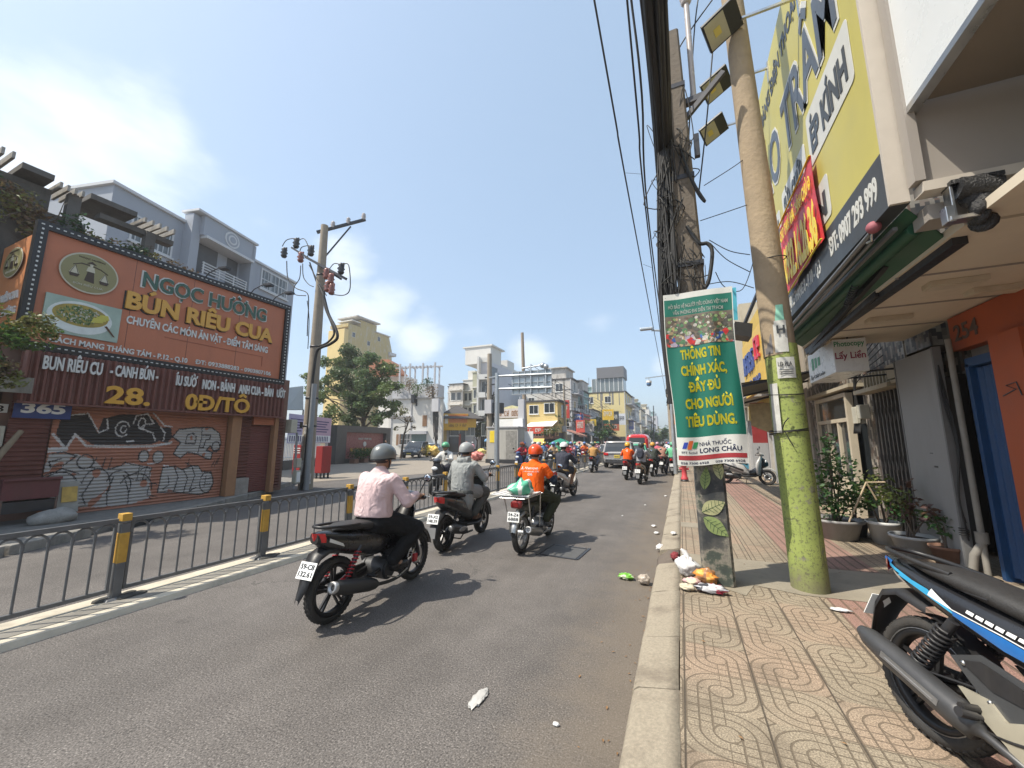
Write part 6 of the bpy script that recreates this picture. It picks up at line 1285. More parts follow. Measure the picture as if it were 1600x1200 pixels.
def lime():
    m=bpy.data.materials.new('lime_paint');m.use_nodes=True;t=m.node_tree;b=t.nodes['Principled BSDF'];v=t.nodes.new('ShaderNodeTexCoord').outputs['Object']
    sp=t.nodes.new('ShaderNodeSeparateXYZ');t.links.new(v,sp.inputs[0])
    c=ramp_(t,noise_(t,v,2.2,5,.6),[(.3,(.225,.285,.07)),(.7,(.34,.395,.115))])
    chips=math_(t,'MAXIMUM',smooth_(t,noise_(t,v,17,6,.75),.57,.62),math_(t,'MULTIPLY',smooth_(t,noise_(t,v,38,4,.7),.54,.62),.8));c=mix_(t,math_(t,'MULTIPLY',chips,.8),c,(.085,.09,.05))
    big_=smooth_(t,noise_(t,v,5.5,6,.7),.60,.66);c=mix_(t,math_(t,'MULTIPLY',big_,.8),c,(.20,.19,.15))
    dirt=smooth_(t,math_(t,'ADD',sp.outputs[2],math_(t,'MULTIPLY',noise_(t,v,6,4,.6),.4)),.75,.3);c=mix_(t,math_(t,'MULTIPLY',dirt,.75),c,(.15,.13,.09))
    mp=t.nodes.new('ShaderNodeMapping');mp.inputs['Scale'].default_value=(1,1,.06);t.links.new(v,mp.inputs[0]);cr=smooth_(t,noise_(t,mp.outputs[0],24,3,.5),.64,.68);c=mix_(t,math_(t,'MULTIPLY',cr,.5),c,(.10,.11,.05))
    t.links.new(c,b.inputs['Base Color']);b.inputs['Roughness'].default_value=.75
    bn=t.nodes.new('ShaderNodeBump');bn.inputs['Strength'].default_value=.3;bn.inputs['Distance'].default_value=.01;t.links.new(chips,bn.inputs['Height']);bn.invert=True;t.links.new(bn.outputs[0],b.inputs['Normal']);return m
B1('painted_band',gp,lime(),lambda b:b.cyl((1.135,5.1,.14),(1.095,5.1,2.72),.166,.158,32,False),smooth=True)
B1('shaft',gp,pole_mat('pole_brown',(.32,.25,.17)),lambda b:b.cyl((1.086,5.1,2.6),(.93,5.1,9.2),.158,.108,28),smooth=True)
B1('tie_wire',gp,WIRE,lambda b:[b.tube([(1.09+rr*math.cos(a),5.1+rr*math.sin(a),z+.02*math.sin(a*1.+ph)) for a in [2*math.pi*k/20 for k in range(21)]],.006,5) for z,rr,ph in ((2.17,.172,0),(1.78,.176,1),(1.75,.177,2.),(3.75,.155,.4))]+[b.tube([(1.0,4.93,1.78),(1.02,4.9,1.85),(1.06,4.9,1.9)],.006,5),b.tube([(1.02,4.925,1.76),(1.05,4.9,1.66),(1.08,4.91,1.6)],.005,5)],smooth=True)
PAP=mat('poster_paper',(.52,.52,.49),rough=.8,var=.2,scale=12,stain=.25)
def poster(par,z0,z1,a0,a1,mt,rr=.1775,x=1.093,name='poster',n=8):
    return B1(name,par,mt,lambda b:b.lathe([(rr-(z-2.0)*.0105,z) for z in (z0,z1)],(x,5.1,0),n=n,arc=(R(a0),R(a1))),smooth=True)
poster(gp,2.33,2.56,-118,-60,PAP);poster(gp,1.74,2.28,-150,-122,PAP);poster(gp,2.62,2.98,-118,-74,PAP,.171);poster(gp,2.98,3.16,-112,-78,mat('poster_mint',(.25,.55,.42),rough=.7,var=.3,scale=10),.169);poster(gp,2.9,3.08,-155,-128,MATS['poster_mint'],.169);poster(gp,2.62,2.85,-158,-126,mat('poster_grime',(.16,.15,.15),rough=.8,var=.4,scale=10),.172)
text('H',(1.04,4.924,2.83),(1,0,0),Zv,.09,INK,gp,'poster_print',.003,.03);text('LĐ PLA',(1.02,4.921,2.46),(1,0,0),Zv,.05,INK,gp,'poster_print',.003,.02,fit=.13)
B1('poster_print',gp,INK,lambda b:[b.box((1.09,4.921,2.42-.022*k),(.13,.002,.008)) for k in range(3)])
# green banner on the square pole
gb=wthing('banner','hanging dark green banner with yellow lettering tied to the square pole','banner',(.28,4.74,1.4))
bc={k:at(*p,Y=4.70) for k,p in dict(TL=(1036,463),TR=(1141,448),BR=(1169,724),BL=(1060,727)).items()}
BNG=mat('banner_green',(.006,.135,.095),rough=.5,var=.05,scale=3)
def bpos(u,v,d=0.):  # u across, v up; folds of the hanging cloth
    p=bc['BL'].lerp(bc['BR'],u).lerp(bc['TL'].lerp(bc['TR'],u),v)
    f=(.024*math.sin(u*9+v*2.5)+.016*math.sin(u*17-v*5)*(1-v*.5)+.03*math.sin(v*3.1)*math.sin(u*3.14))*(.35+.65*math.sin(math.pi*min(1,v*1.05)))
    return V((p.x+.012*math.sin(v*7),p.y-.02-f-d,p.z-.01*math.sin(u*6.3)*(1-v)))
def bpatch(b,u0,u1,v0,v1,d,nu=16,nv=16):b.loft([[bpos(u0+(u1-u0)*i/nu,v0+(v1-v0)*j/nv,d) for i in range(nu+1)] for j in range(nv+1)],False,True,False)
B1('cloth',gb,BNG,lambda b:(bpatch(b,0,1,.155,.965,0,30,40),),smooth=True)
B1('white_border',gb,PALE,lambda b:(bpatch(b,0,1,.965,1,.0),bpatch(b,0,1,.0,.155,.0,30,8),bpatch(b,-.012,.0,0,1,0,1,40),bpatch(b,1,1.012,0,1,0,1,40)),smooth=True)
B1('red_line',gb,mat('banner_line_red',(.33,.03,.035),rough=.5),lambda b:bpatch(b,0.01,.99,.03,.055,.002,20,1),smooth=True)
B1('back',gb,mat('banner_back',(.25,.30,.28),rough=.6),lambda b:bpatch(b,0,1,0,1,-.006,20,20),smooth=True)
def wrap_text(s,u0,u1,v0,vh,mt,bold=.03,name='lettering',d=.003):
    o=text(s,(0,0,0),(1,0,0),(0,0,1),vh,mt,gb,name,.001,bold,fit=1.)
    me=o.data
    for q in me.vertices:q.co=bpos(u0+(u1-u0)*q.co.x,v0+q.co.z,d)
    o.matrix_parent_inverse=Matrix.Translation(gb.location).inverted();return o
YT=mat('banner_letter_yellow',(.74,.66,.03),rough=.45);NAVY=mat('letter_navy',(.03,.04,.11),rough=.5)
wrap_text('HỘI BẢO VỆ NGƯỜI TIÊU DÙNG VIỆT NAM',.06,.94,.91,.022,PALE,.02);wrap_text('VĂN PHÒNG ĐẠI DIỆN TẠI TP.HCM',.13,.87,.872,.022,PALE,.02)
for s,u0,u1,v in (('THÔNG TIN',.20,.78,.60),('CHÍNH XÁC,',.18,.84,.505),('ĐẦY ĐỦ',.26,.72,.41),('CHO NGƯỜI',.18,.86,.315),('TIÊU DÙNG.',.16,.88,.215)):wrap_text(s,u0,u1,v,.056,YT,.045)
wrap_text('NHÀ THUỐC',.33,.78,.105,.022,NAVY,.008);wrap_text('LONG CHÂU',.33,.92,.068,.026,NAVY,.02);wrap_text('FPT Retail',.06,.29,.065,.014,NAVY,.004)
wrap_text('028 7300 6928     028 7300 6928',.04,.96,.008,.012,NAVY,.02)
for u0,c,v0,v1,nm in ((.07,(.03,.06,.36),.093,.128,'blue'),(.145,(.62,.13,.03),.088,.136,'orange'),(.22,(.03,.26,.09),.093,.128,'green')):
    B1('logo_block',gb,mat('logo_'+nm,c,rough=.4),lambda b:b.loft([[bpos(u0+.062*i/3+.012*j,v0+(v1-v0)*j/3,.003) for i in range(4)] for j in range(4)],False,True,False))
def market(b):
    r=random.Random(8);cs=[(.30,.08,.06),(.5,.03,.03),(.06,.16,.07),(.03,.09,.28),(.45,.43,.38),(.38,.28,.16),(.10,.075,.05),(.06,.06,.05),(.22,.32,.13),(.35,.30,.38),(.15,.12,.09),(.09,.085,.07)]
    ms=[mat('market_print_%d' % i,c,rough=.5,var=.3,scale=30) for i,c in enumerate(cs)]
    b.m(ms[10]);bpatch(b,.005,.995,.675,.862,.002,24,8)
    for i in range(380):
        u,v=r.uniform(.01,.97),.678+.17*r.random()**1.1;k=r.uniform(.010,.045)*(1.25 if v<.74 else .8);j=r.choice((0,1,2,3,4,5,5,6,7,8,9,10,11,11)) if v<.74 else r.choice((4,5,6,7,8,10,11,11,2))
        b.m(ms[j]);d=.0025+i*6e-6;b.add([bpos(min(.995,max(.005,u+k*math.cos(a)*1.2)),min(.862,max(.676,v+k*.42*math.sin(a))),d) for a in [2*math.pi*q/7+.3*i for q in range(7)]],[tuple(range(7))])
bb=MB();market(bb);bb.build('market_picture',gb)
B1('tie',gb,WIRE,lambda b:[b.tube([bpos(u,v),bpos(u,v)+V(((.27-bc['TL'].x)*.3*s,.12,.02)),V((.23+.1*s*-1,4.80,(bc['TL'].z if v>.5 else bc['BL'].z)))],.004,5) for u,v,s in ((.02,.98,1),(.98,.98,-1),(.05,.02,1),(.95,.02,-1))])
bs=wthing('banner','narrow strip of a second light blue banner showing behind the green one','banner',(.7,4.9,2.6));B1('cloth',bs,mat('banner_cyan',(.08,.42,.55),rough=.5),lambda b:b.loft([[at(1139,450,Y=4.84),at(1150,449,Y=4.84)],[at(1142,500,Y=4.84),at(1153,500,Y=4.84)]],False,True,False))
# ================================================================== CABLES ALONG THE ROAD
def cable(name,label,pts,r,grp='cables strung along the road',cat='cable'):
    b=MB().m(WIRE,True);b.tube(pts,r,6);return tag(b.build(name),label,cat,grp)
rc=random.Random(21)
bun=MB().m(WIRE,True);bun2=mat('cable_dark_grey',(.026,.025,.026),rough=.65,var=.15)
# the thick bundle: its line comes from the far poles, hugs the square pole and runs on over the camera
P0=[V((-.05,-6,6.9)),V((.0,0,5.95)),V((.01,2.6,5.55)),V((.015,4.6,5.45)),V((-.02,9.5,5.2)),V((-.09,17,5.35)),V((-.45,26,5.6)),V((-.45,42,5.3)),V((-.5,60,5.6)),V((-.5,110,5.5))]
for k in range(70):
    a,q=rc.uniform(0,6.28),math.sqrt(rc.random())*.118;oy=rc.uniform(-.03,.03);bun.m(WIRE if k % 3 else bun2,True)
    pts=[p+V((q*math.cos(a)*1.0+rc.uniform(-.018,.018),0,q*math.sin(a)*1.1+rc.uniform(-.03,.03)-(.08*rc.random() if i in (4,7) else 0))) for i,p in enumerate(P0)]
    bun.tube(smooth_path(pts,4),rc.uniform(.011,.022),5,False)
tag(bun.build('cable_bundle'),'thick sagging bundle of black cables running past the square pole','cable bundle')
tg=wthing('cable_tangle','messy loops of loose black wire around the square pole above the banner','cable tangle',(.2,4.9,3.4))
def loops(b):
    for k in range(34):
        c=V((.14+rc.uniform(-.2,.16),4.82+rc.uniform(-.12,.06),rc.uniform(3.4,5.5)));n=rc.randint(5,8);P=[]
        for i in range(n):P.append(c+V((rc.gauss(0,.085),rc.gauss(0,.05),rc.gauss(0,.24))))
        b.m(WIRE if k % 4 else bun2,True);b.tube(smooth_path(P,5),rc.uniform(.004,.009),5,False)
    for k in range(9):  # drop wires hugging the shaft
        x=-.02+.011*k;b.m(WIRE if k % 3 else bun2,True);b.tube(smooth_path([(x+rc.uniform(-.05,.05),4.78,6.2),(x,4.77+rc.uniform(-.03,.03),5.2),(x+rc.uniform(-.06,.06),4.76,4.4),(x+rc.uniform(-.04,.04),4.75,3.3)],5),rc.uniform(.006,.014),5,False)
bb=MB();loops(bb);bb.build('loop',tg)
B1('hose',tg,WIRE,lambda b:(b.tube(smooth_path([(.22,4.75,4.2),(.33,4.72,3.95),(.42,4.72,3.92),(.46,4.72,3.8),(.41,4.74,3.5),(.36,4.76,3.4)]),.022,8),b.tube(smooth_path([(.2,4.76,5.3),(.32,4.73,4.75),(.43,4.72,4.45),(.36,4.75,4.6),(.25,4.77,5.0)]),.014,6)),smooth=True)
# leaning cable mass from bundle down the left side of the banner
dn=MB()
for k in range(24):
    a,q=rc.uniform(0,6.28),math.sqrt(rc.random())*.055;d=V((q*math.cos(a),q*math.sin(a),0));dn.m(WIRE if k % 3 else bun2,True)
    dn.tube(smooth_path([V((.03,4.85,5.3))+d*2,V((-.02,4.88,4.6))+d*2,V((-.085,4.95,3.6))+d*1.4,V((-.10,4.95,2.9))+d,V((-.06,4.96,2.1))+d],5),rc.uniform(.009,.016),5,False)
tag(dn.build('cable_bundle.001'),'bunch of black cables dropping left of the green banner','cable bundle')
W=[((925,-20),(962,190),(985,320),(1030,560)),((978,-20),(998,200),(1008,320),(1034,540)),((984,-20),(1003,150),(1012,330),(1036,520))]
for k,(q,Ls) in enumerate(zip(W,('outermost single black cable left of the thick bundle','middle thin cable beside the thick bundle','thin cable running closest to the thick bundle'))):
    pts=[]
    for i,(px,py) in enumerate(q):pts.append(at(px,py,Z=(6.3,5.6,5.5,5.4)[i]-.25*k))
    d0=(pts[0]-pts[1]);pts=[pts[0]+d0*1.5]+pts;d1=pts[-1]-pts[-2];pts+=[pts[-1]+d1*1.2]
    cable('cable',Ls,smooth_path(pts,6),.011)
b=MB().m(WIRE,True)
for (p,q) in (((1003,272),(975,270)),((1018,418),(1005,413))):b.tube([at(*p,Y=8.5),at(*q,Y=8.5)],.004,4)
tag(b.build('cable_spacer'),'thin spacer ties between the single cables','cable tie')
for k,(P_,L_) in enumerate(((((1100,290),(1150,258),(1172,240)),'upper service wire from the square pole to the yellow sign'),(((1094,345),(1130,333),(1168,320)),'slack service wire halfway up between square and green pole'),(((1108,375),(1140,392),(1172,398)),'lower service wire reaching the green pole'),(((1110,380),(1135,405),(1172,425)),'sagging wire ending low on the green pole'),(((1102,445),(1140,440),(1178,450)),'short wire level with the top of the green banner'),(((1118,425),(1132,448),(1160,452),(1180,400)),'drooping loop of wire by the green pole'))):
    cable('service_wire',L_,smooth_path([at(x,y,Y=5.0+.03*i) for i,(x,y) in enumerate(P_)],6),.005,'service wires between the two kerb poles','wire')
for k,(P_,L_) in enumerate((((((1043,-10),(1041,40),(1040,75))),'vertical feed wire above the top of the square pole'),(((1092,-10),(1084,60),(1076,220),(1072,330)),'long feed wire hanging right of the square pole'),(((1120,-10),(1064,70),(1052,110)),'slanting wire from the square pole up and right'),(((1114,75),(1104,190),(1092,300)),'wire hanging below the nearest floodlight'))):
    cable('feed_wire',L_,smooth_path([at(x,y,Y=5.1) for x,y in P_],6),.009,'feed wires at the square pole top','wire')
# ================================================================== POTTED PLANTS
def potplant(name,label,loc,pot,potr,poth,fol,seed,lm):
    t=thing(name,label,'plant',loc,group='potted plants by the mosaic house');r=random.Random(seed)
    p=B1('pot',t,pot,lambda b:b.lathe([(.001,0),(potr*.72,0),(potr*.95,poth*.85),(potr*1.05,poth*.86),(potr*1.06,poth),(potr*.93,poth),(potr*.9,poth*.82),(.001,poth*.8)],n=24),smooth=True)
    B1('soil',p,mat('soil',(.05,.035,.025),rough=.95,bump=.5),lambda b:b.lathe([(.001,poth*.86),(potr*.9,poth*.84)],n=16))
    B1('stem',t,BARK(),lambda b:[b.tube([(r.uniform(-.05,.05),r.uniform(-.05,.05),poth*.8),(c[0]*.5,c[1]*.5,poth+(c[2]-poth)*.5),c],[.014,.01,.005],6) for c,_,_ in fol],smooth=True)
    b=MB()
    for i,(c,rad,n) in enumerate(fol):b.m(lm[i % len(lm)]);leaves(b,c,rad,n,.05,rng=r,up=.5)
    b.build('foliage',t,recalc=False);return t
PL1,PL2,PL3=leafmat('pot_leaf',(.045,.10,.03)),leafmat('pot_leaf_yellow',(.13,.16,.04)),leafmat('pot_leaf_red',(.10,.05,.035))
POTG=mat('pot_grey',(.26,.255,.25),rough=.6,var=.12,stain=.25)
potplant('potted_shrub','tallest potted shrub in a wide grey bowl beside the lime green pole',(2.18,7.85,.15),POTG,.33,.30,[((0,0,1.35),.20,90),((.12,-.05,1.1),.26,150),((-.15,.05,.95),.27,160),((.1,0,.8),.28,150),((-.12,-.1,.62),.27,150),((.22,-.12,.58),.24,120),((.02,-.02,1.55),.12,40),((-.05,-.15,.45),.2,90)],1,(PL1,PL1,LG1))
potplant('potted_plant','yellowish bushy plant in a white striped bucket right of the tall shrub',(2.72,7.75,.15),mat('bucket_white',(.55,.55,.54),rough=.5,var=.1,stain=.2),.2,.32,[((.0,-.05,.75),.26,150),((-.2,-.05,.62),.2,90),((.2,-.05,.62),.22,100),((0,0,.95),.18,70),((.1,-.2,.5),.16,60)],2,(PL2,PL1,PL2))
potplant('potted_plant','thin reddish twiggy plant in a pale grey bucket before the grey panel door',(2.78,7.1,.15),mat('bucket_grey',(.38,.39,.39),rough=.5,var=.1,stain=.25),.23,.26,[((0,0,.6),.2,70),((.12,-.1,.5),.16,50),((-.1,.05,.75),.17,50),((.05,.05,.9),.12,25)],3,(PL3,PL1,PL2))
potplant('potted_plant','small plant in a terracotta pot tucked against the grey panel door',(2.95,6.75,.15),mat('terracotta',(.20,.11,.075),rough=.85,var=.2),.16,.22,[((0,0,.45),.15,50),((-.05,.1,.58),.12,40)],4,(PL1,PL3))
potplant('potted_plant','low leafy plant in a dark pot between the grey bowl and the white bucket',(2.5,8.15,.15),mat('pot_dark',(.07,.07,.07),rough=.6),.18,.26,[((0,0,.6),.24,120),((.1,.0,.8),.16,50)],5,(LG1,PL1))
st_=wthing('stick','pale bent stick standing among the potted plants','stick',(2.4,7.7,.4));B1('shaft',st_,mat('pale_wood',(.42,.33,.22),rough=.8),lambda b:(b.tube([(2.25,7.55,.45),(2.5,7.5,1.05),(2.72,7.5,1.06)],.012,6),b.tube([(2.5,7.5,1.05),(2.6,7.52,.8)],.012,6)))
# ================================================================== LITTER
def crumple(name,label,cat,c,r,mt,seed,mats2=None):
    b=MB().m(mt,True);b.ell((0,0,r[2]),r,20,14);q=random.Random(seed);o_=V((q.uniform(0,9),q.uniform(0,9),q.uniform(0,9)))
    for i,p in enumerate(b.v):
        p=V(p);d=V((p.x/r[0],p.y/r[1],(p.z-r[2])/r[2]));k=.78+.5*abs(mnoise.noise(d*1.9+o_))+.32*mnoise.noise(d*4.2+o_)
        b.v[i]=(p.x*k,p.y*k,max(.002,r[2]+(p.z-r[2])*k))
    if mats2:
        for k,f in enumerate(b.f):
            z=mnoise.noise(V(b.v[f[0]])*14+o_)
            if z>.12:b.m(mats2[0]);b.mi[k]=b.cur
            elif z<-.28 and len(mats2)>1:b.m(mats2[1]);b.mi[k]=b.cur
    o=b.build(name);o.location=c;return tag(o,label,cat,'litter by the kerb')
PLW=mat('bag_white',(.66,.65,.64),rough=.4,var=.12,scale=10)
wbg=crumple('plastic_bag','white knotted plastic bag of rubbish at the foot of the square pole','bag',(-.02,5.02,.152),(.13,.12,.105),PLW,3)
kn=MB().m(PLW,True);kn.tube([(0,0,.16),(.015,0,.21),(-.02,.01,.25),(-.05,.0,.28)],[.05,.022,.03,.012],8);kn.build('knot',wbg)
crumple('food_wrapper','crushed orange food wrapper leaning on the square pole','wrapper',(.16,4.78,.152),(.13,.09,.085),mat('wrap_orange',(.60,.24,.05),rough=.3,var=.2),4,(mat('wrap_brown',(.30,.15,.07),rough=.4),mat('wrap_yellow',(.65,.42,.10),rough=.3)))
crumple('flat_bag','flattened black and white printed bag lying before the square pole','bag',(.19,4.56,.152),(.16,.075,.045),mat('bag_print',(.55,.55,.58),rough=.35,var=.1),5,(mat('bag_dark',(.05,.05,.06),rough=.4),mat('bag_red',(.5,.05,.09),rough=.4)))
crumple('paper_scrap','pink and cream crumpled paper beside the white rubbish bag','paper',(.03,4.72,.152),(.09,.07,.04),mat('paper_pink',(.55,.33,.33),rough=.7),6,(mat('paper_cream',(.55,.48,.36),rough=.8),))
crumple('paper_scrap','cream crumpled paper hanging over the kerb by the rubbish','paper',(-.03,4.55,.152),(.08,.06,.03),MATS['paper_cream'],16)
crumple('green_wrapper','bright green crumpled wrapper lying on the road near the kerb','wrapper',(-.70,5.1,0),(.10,.075,.035),mat('wrap_green',(.16,.42,.05),rough=.35),7,(mat('wrap_pale',(.5,.55,.38),rough=.5),))
crumple('clear_bag','small clear plastic bag lying in the gutter','bag',(-.49,5.0,0),(.075,.07,.06),mat('bag_clear',(.42,.36,.30),rough=.25,var=.2),8)
crumple('red_rag','dark red rag lying on the broken kerb','rag',(-.16,5.72,.12),(.06,.10,.05),mat('rag_red',(.20,.03,.035),rough=.8),9)
crumple('white_wrapper','white paper wrapper at the road edge by the broken kerb','wrapper',(-.38,6.5,.02),(.06,.08,.05),PLW,10)
crumple('white_wrapper','flat white wrapper lying on tiles right of the lime green pole','wrapper',(1.22,4.55,.156),(.085,.035,.012),PLW,11)
crumple('paper_scrap','torn pale sheet lying on the road near the picture bottom','paper',(-1.3,2.45,0),(.045,.12,.008),mat('paper_old',(.42,.41,.39),rough=.8),12)
crumple('paper_scrap','tiny white scrap on the road right of the torn sheet','paper',(-.77,2.42,0),(.022,.015,.01),PLW,13)
for i,(x,y,s) in enumerate(((-.58,8.3,.05),(-.5,7.7,.05),(-.95,10.9,.03),(-.52,12.9,.045),(-1.3,9.2,.02),(-.2,7.1,.05))):
    crumple('paper_scrap',('white scrap in the gutter beyond the broken kerb','crushed white cup in the gutter','pale scrap on the road further along','far white scrap by the kerb','small white speck of paper on the road','pale wrapper on the kerb top','farthest pale scrap in the gutter')[i],'paper',(x,y,.15 if x>-.3 else 0),(s,s*1.3,s*.4),PLW,30+i)
b=MB().m(mat('dry_leaf',(.22,.12,.05),rough=.8))
rl_=random.Random(5)
for i in range(170):
    x=-.38-abs(rl_.gauss(0,.22)) if i % 3 else rl_.uniform(-.1,3.0);y=rl_.uniform(1.6,14);a=rl_.uniform(0,6.28);s=rl_.uniform(.008,.022);z=.006 if x<-.3 else .159
    b.add([(x+s*math.cos(a),y+s*math.sin(a),z),(x-s*.4*math.sin(a),y+s*.4*math.cos(a),z+.004),(x-s*math.cos(a),y-s*math.sin(a),z+.002),(x+s*.4*math.sin(a),y-s*.4*math.cos(a),z+.003)],[(0,1,2,3)])
tag(b.build('leaf_litter',recalc=False),'scattered dry leaves and crumbs along gutter and pavement','litter',kind='stuff')
hy=wthing('fire_hydrant','short red fire hydrant standing at the kerb behind the banner','hydrant',(.05,16.4,.15))
HR=mat('hydrant_red',(.50,.06,.07),rough=.5,var=.1,stain=.15)
B1('barrel',hy,HR,lambda b:(b.lathe([(.13,.08),(.13,.14),(.095,.18),(.085,.55),(.12,.58),(.12,.63),(.10,.70),(.05,.76),(.03,.80),(.001,.80)],(.05,16.4,.15),n=16),b.cyl((-.12,16.4,.62),(.22,16.4,.62),.045,n=10)),smooth=True)
B1('base',hy,BLACK(),lambda b:b.lathe([(.14,0),(.14,.07),(.001,.07)],(.05,16.4,.15),n=16))
# ================================================================== BUILDINGS BEYOND THE JUNCTION
def bw(name,c,**k):return mat(name,c,**{**dict(rough=.85,var=.06,scale=.7,stain=.18,stain_col=tuple(x*.55 for x in c)),**k})
def corner_bldg(name,label,pA,pC,pB,ytop,wall,cat='house',group=None,z0=0.):
    """three ground corners given as (picture column, distance along the road); the roof height from the picture row over the near corner"""
    A,C,B_=[at(px,690,Y=Y) for px,Y in (pA,pC,pB)];A.z=C.z=B_.z=z0
    h=at(pC[0],ytop,Y=pC[1]).z
    t=wthing(name,label,cat,(C.x,C.y,z0),group);D=A+B_-C
    b=MB().m(wall);b.prism([(p.x,p.y) for p in ((A,C,B_,D) if (C-A).cross(B_-C).z>0 else (D,B_,C,A))],(0,0,z0),(1,0,0),(0,1,0),h-z0);b.build('wall',t)
    t['h']=h;return t,Face(A,C),Face(C,B_),h
def wins(f,t,cols,rows,a0,z0,dx,dz,wd,ht,frame=None,pane=None,**k):
    for i in range(cols):
        for j in range(rows):window(f,a0+i*dx,z0+j*dz,wd,ht,t,frame or WHITE(),pane or WINP,k.get('mull',1),k.get('rail',0),True,k.get('bars',False))
WWALL=bw('white_plaster',(.60,.585,.55));GREY1=bw('grey_plaster',(.46,.46,.48));CREAM=bw('cream_plaster',(.55,.49,.36));YEL=bw('yellow_plaster',(.62,.47,.20));PALEY=bw('pale_yellow_plaster',(.62,.52,.26))
OLDW=bw('stained_plaster',(.50,.47,.43),stain=.85,var=.16,stain_col=(.17,.155,.14),scale=1.5);DROOF=mat('dark_roof',(.07,.065,.065),rough=.9,var=.2);TEAL=bw('teal_plaster',(.28,.40,.38));PEEL=bw('peeling_yellow',(.40,.31,.13),stain=.9,stain_col=(.44,.42,.37),scale=2.5,var=.14)
# gate wall with maroon panel
gt=wthing('gate_wall','grey entrance wall framing a maroon panel with gilt lettering','wall',(-23.3,23,0))
gA,gC=at(522,690,Y=21.0),at(607,690,Y=28.0);gA.z=gC.z=0;gf=Face(gA,gC);GH=at(522,664,Y=21.0).z
GWL=bw('gate_grey',(.60,.60,.60));MAR=mat('maroon_granite',(.27,.105,.10),rough=.3,var=.12,scale=12)
B1('wall',gt,GWL,lambda b:(gf.box(b,0,gf.L,0,GH,-.8,-.25),gf.box(b,0,1.1,0,GH,-.25,.2),gf.box(b,gf.L-.7,gf.L,0,GH,-.25,.2),gf.box(b,1.1,gf.L-.7,GH-.5,GH,-.25,.2),gf.box(b,1.1,gf.L-.7,0,.35,-.25,.1)))
B1('panel',gt,MAR,lambda b:gf.box(b,1.1,gf.L-.7,.35,GH-.5,-.25,-.10))
GIL=mat('gilt_letter',(.62,.40,.10),rough=.35,metal=.3)
pw=gf.L-1.8
marks('TRƯỜNG TRUNG HỌC',gf.p(1.1+pw*.34,GH-1.05,-.09),gf.r,Zv,.13,PALE,gt,'lettering',.03,.02,fit=pw*.32);marks('NGUYỄN TRI PHƯƠNG',gf.p(1.1+pw*.16,GH-2.0,-.09),gf.r,Zv,.27,GIL,gt,'lettering',.03,.03,fit=pw*.66)
B1('crest',gt,PALE,lambda b:b.lathe([(.001,.04),(.20,.04),(.2,0)],gf.p(1.1+pw*.5,GH-1.42,-.1),n=20,mtx=Matrix((gf.r,gf.u,gf.n)).transposed(),smooth=False))
hg=wthing('hedge','low dark clipped bushes in pots before the maroon panel','plant',gf.p(3,0,.7));b=MB()
for k in range(16):b.m((LG2,LG1)[k % 2]);leaves(b,gf.p(1.3+(gf.L-2.6)*k/15,.75,.75),.48,110,.09,rng=rg)
b.build('foliage',hg,recalc=False);B1('pot',hg,mat('terracotta',(.20,.11,.075)),lambda b:[gf.box(b,1.2+k*1.2,1.7+k*1.2,.0,.34,.5,.95) for k in range(int((gf.L-2)/1.2))])
pv=wthing('person','person in black standing before the maroon panel','person',gf.p(gf.L*.62,0,1.6));q=gf.p(gf.L*.62,0,1.5)
B1('body',pv,cloth((.03,.03,.035)),lambda b:(limb(b,[q+V((-.09,0,.05)),q+V((-.09,0,.5)),q+V((-.08,0,.9))],[.05,.07,.09]),limb(b,[q+V((.09,0,.05)),q+V((.09,0,.5)),q+V((.08,0,.9))],[.05,.07,.09]),b.ell(q+V((0,0,1.2)),(.2,.13,.34)),limb(b,[q+V((-.2,0,1.42)),q+V((-.26,.03,1.12)),q+V((-.2,.15,1.0))],[.06,.05,.04]),limb(b,[q+V((.2,0,1.42)),q+V((.26,.03,1.12)),q+V((.2,.15,1.0))],[.06,.05,.04])),smooth=True)
B1('head',pv,SKIN(),lambda b:(b.ell(q+V((0,0,1.66)),(.085,.095,.12)),),smooth=True);B1('hair',pv,mat('black_hair',(.012,.010,.009)),lambda b:b.ell(q+V((0,.02,1.70)),(.095,.10,.11)),smooth=True)
# banners and low fence between pole and gate wall
fA,fC=at(446,690,Y=15.5),at(516,690,Y=20.4);fA.z=fC.z=0;ff=Face(fA,fC)
fe=wthing('fence','white picket fence on a low wall hung with lilac school posters','fence',ff.p(2,0))
B1('low_wall',fe,GWL,lambda b:ff.box(b,0,ff.L,0,.55,-.2,0));B1('pickets',fe,WHITE(),lambda b:([ff.box(b,.12+.16*k,.16+.16*k,.55,1.9,-.12,-.08) for k in range(int(ff.L/.16)-1)]+[ff.box(b,0,ff.L,z,z+.05,-.13,-.07) for z in (.7,1.75)]))
LIL=mat('poster_lilac',(.40,.36,.52),rough=.5,var=.1,scale=2);LPK=mat('poster_pink',(.50,.33,.42),rough=.5,var=.1,scale=2)
for a0,a1,mt,L_ in ((.1,ff.L*.36,LIL,'lilac school poster left of the utility pole'),(ff.L*.52,ff.L*.98,LPK,'pink and blue school poster right of the utility pole')):
    po=wthing('poster',L_,'poster',ff.p(a0,1.4));B1('sheet',po,mt,lambda b:ff.box(b,a0,a1,1.55,3.3,.02,.05))
    B1('lower_print',po,WHITE(),lambda b:ff.box(b,a0+.05,a1-.05,1.6,2.05,.05,.056));B1('print',po,mat('poster_ink',(.08,.06,.16),rough=.5),lambda b:([ff.box(b,a0+.15,a0+.15+(a1-a0-.3)*(.9-.1*(k % 3)),2.95-.17*k,3.03-.17*k,.05,.056) for k in range(5)]+[ff.box(b,a0+.15+.22*k,a0+.27+.22*k,1.65,2.0,.056,.062) for k in range(int((a1-a0-.3)/.22))]))
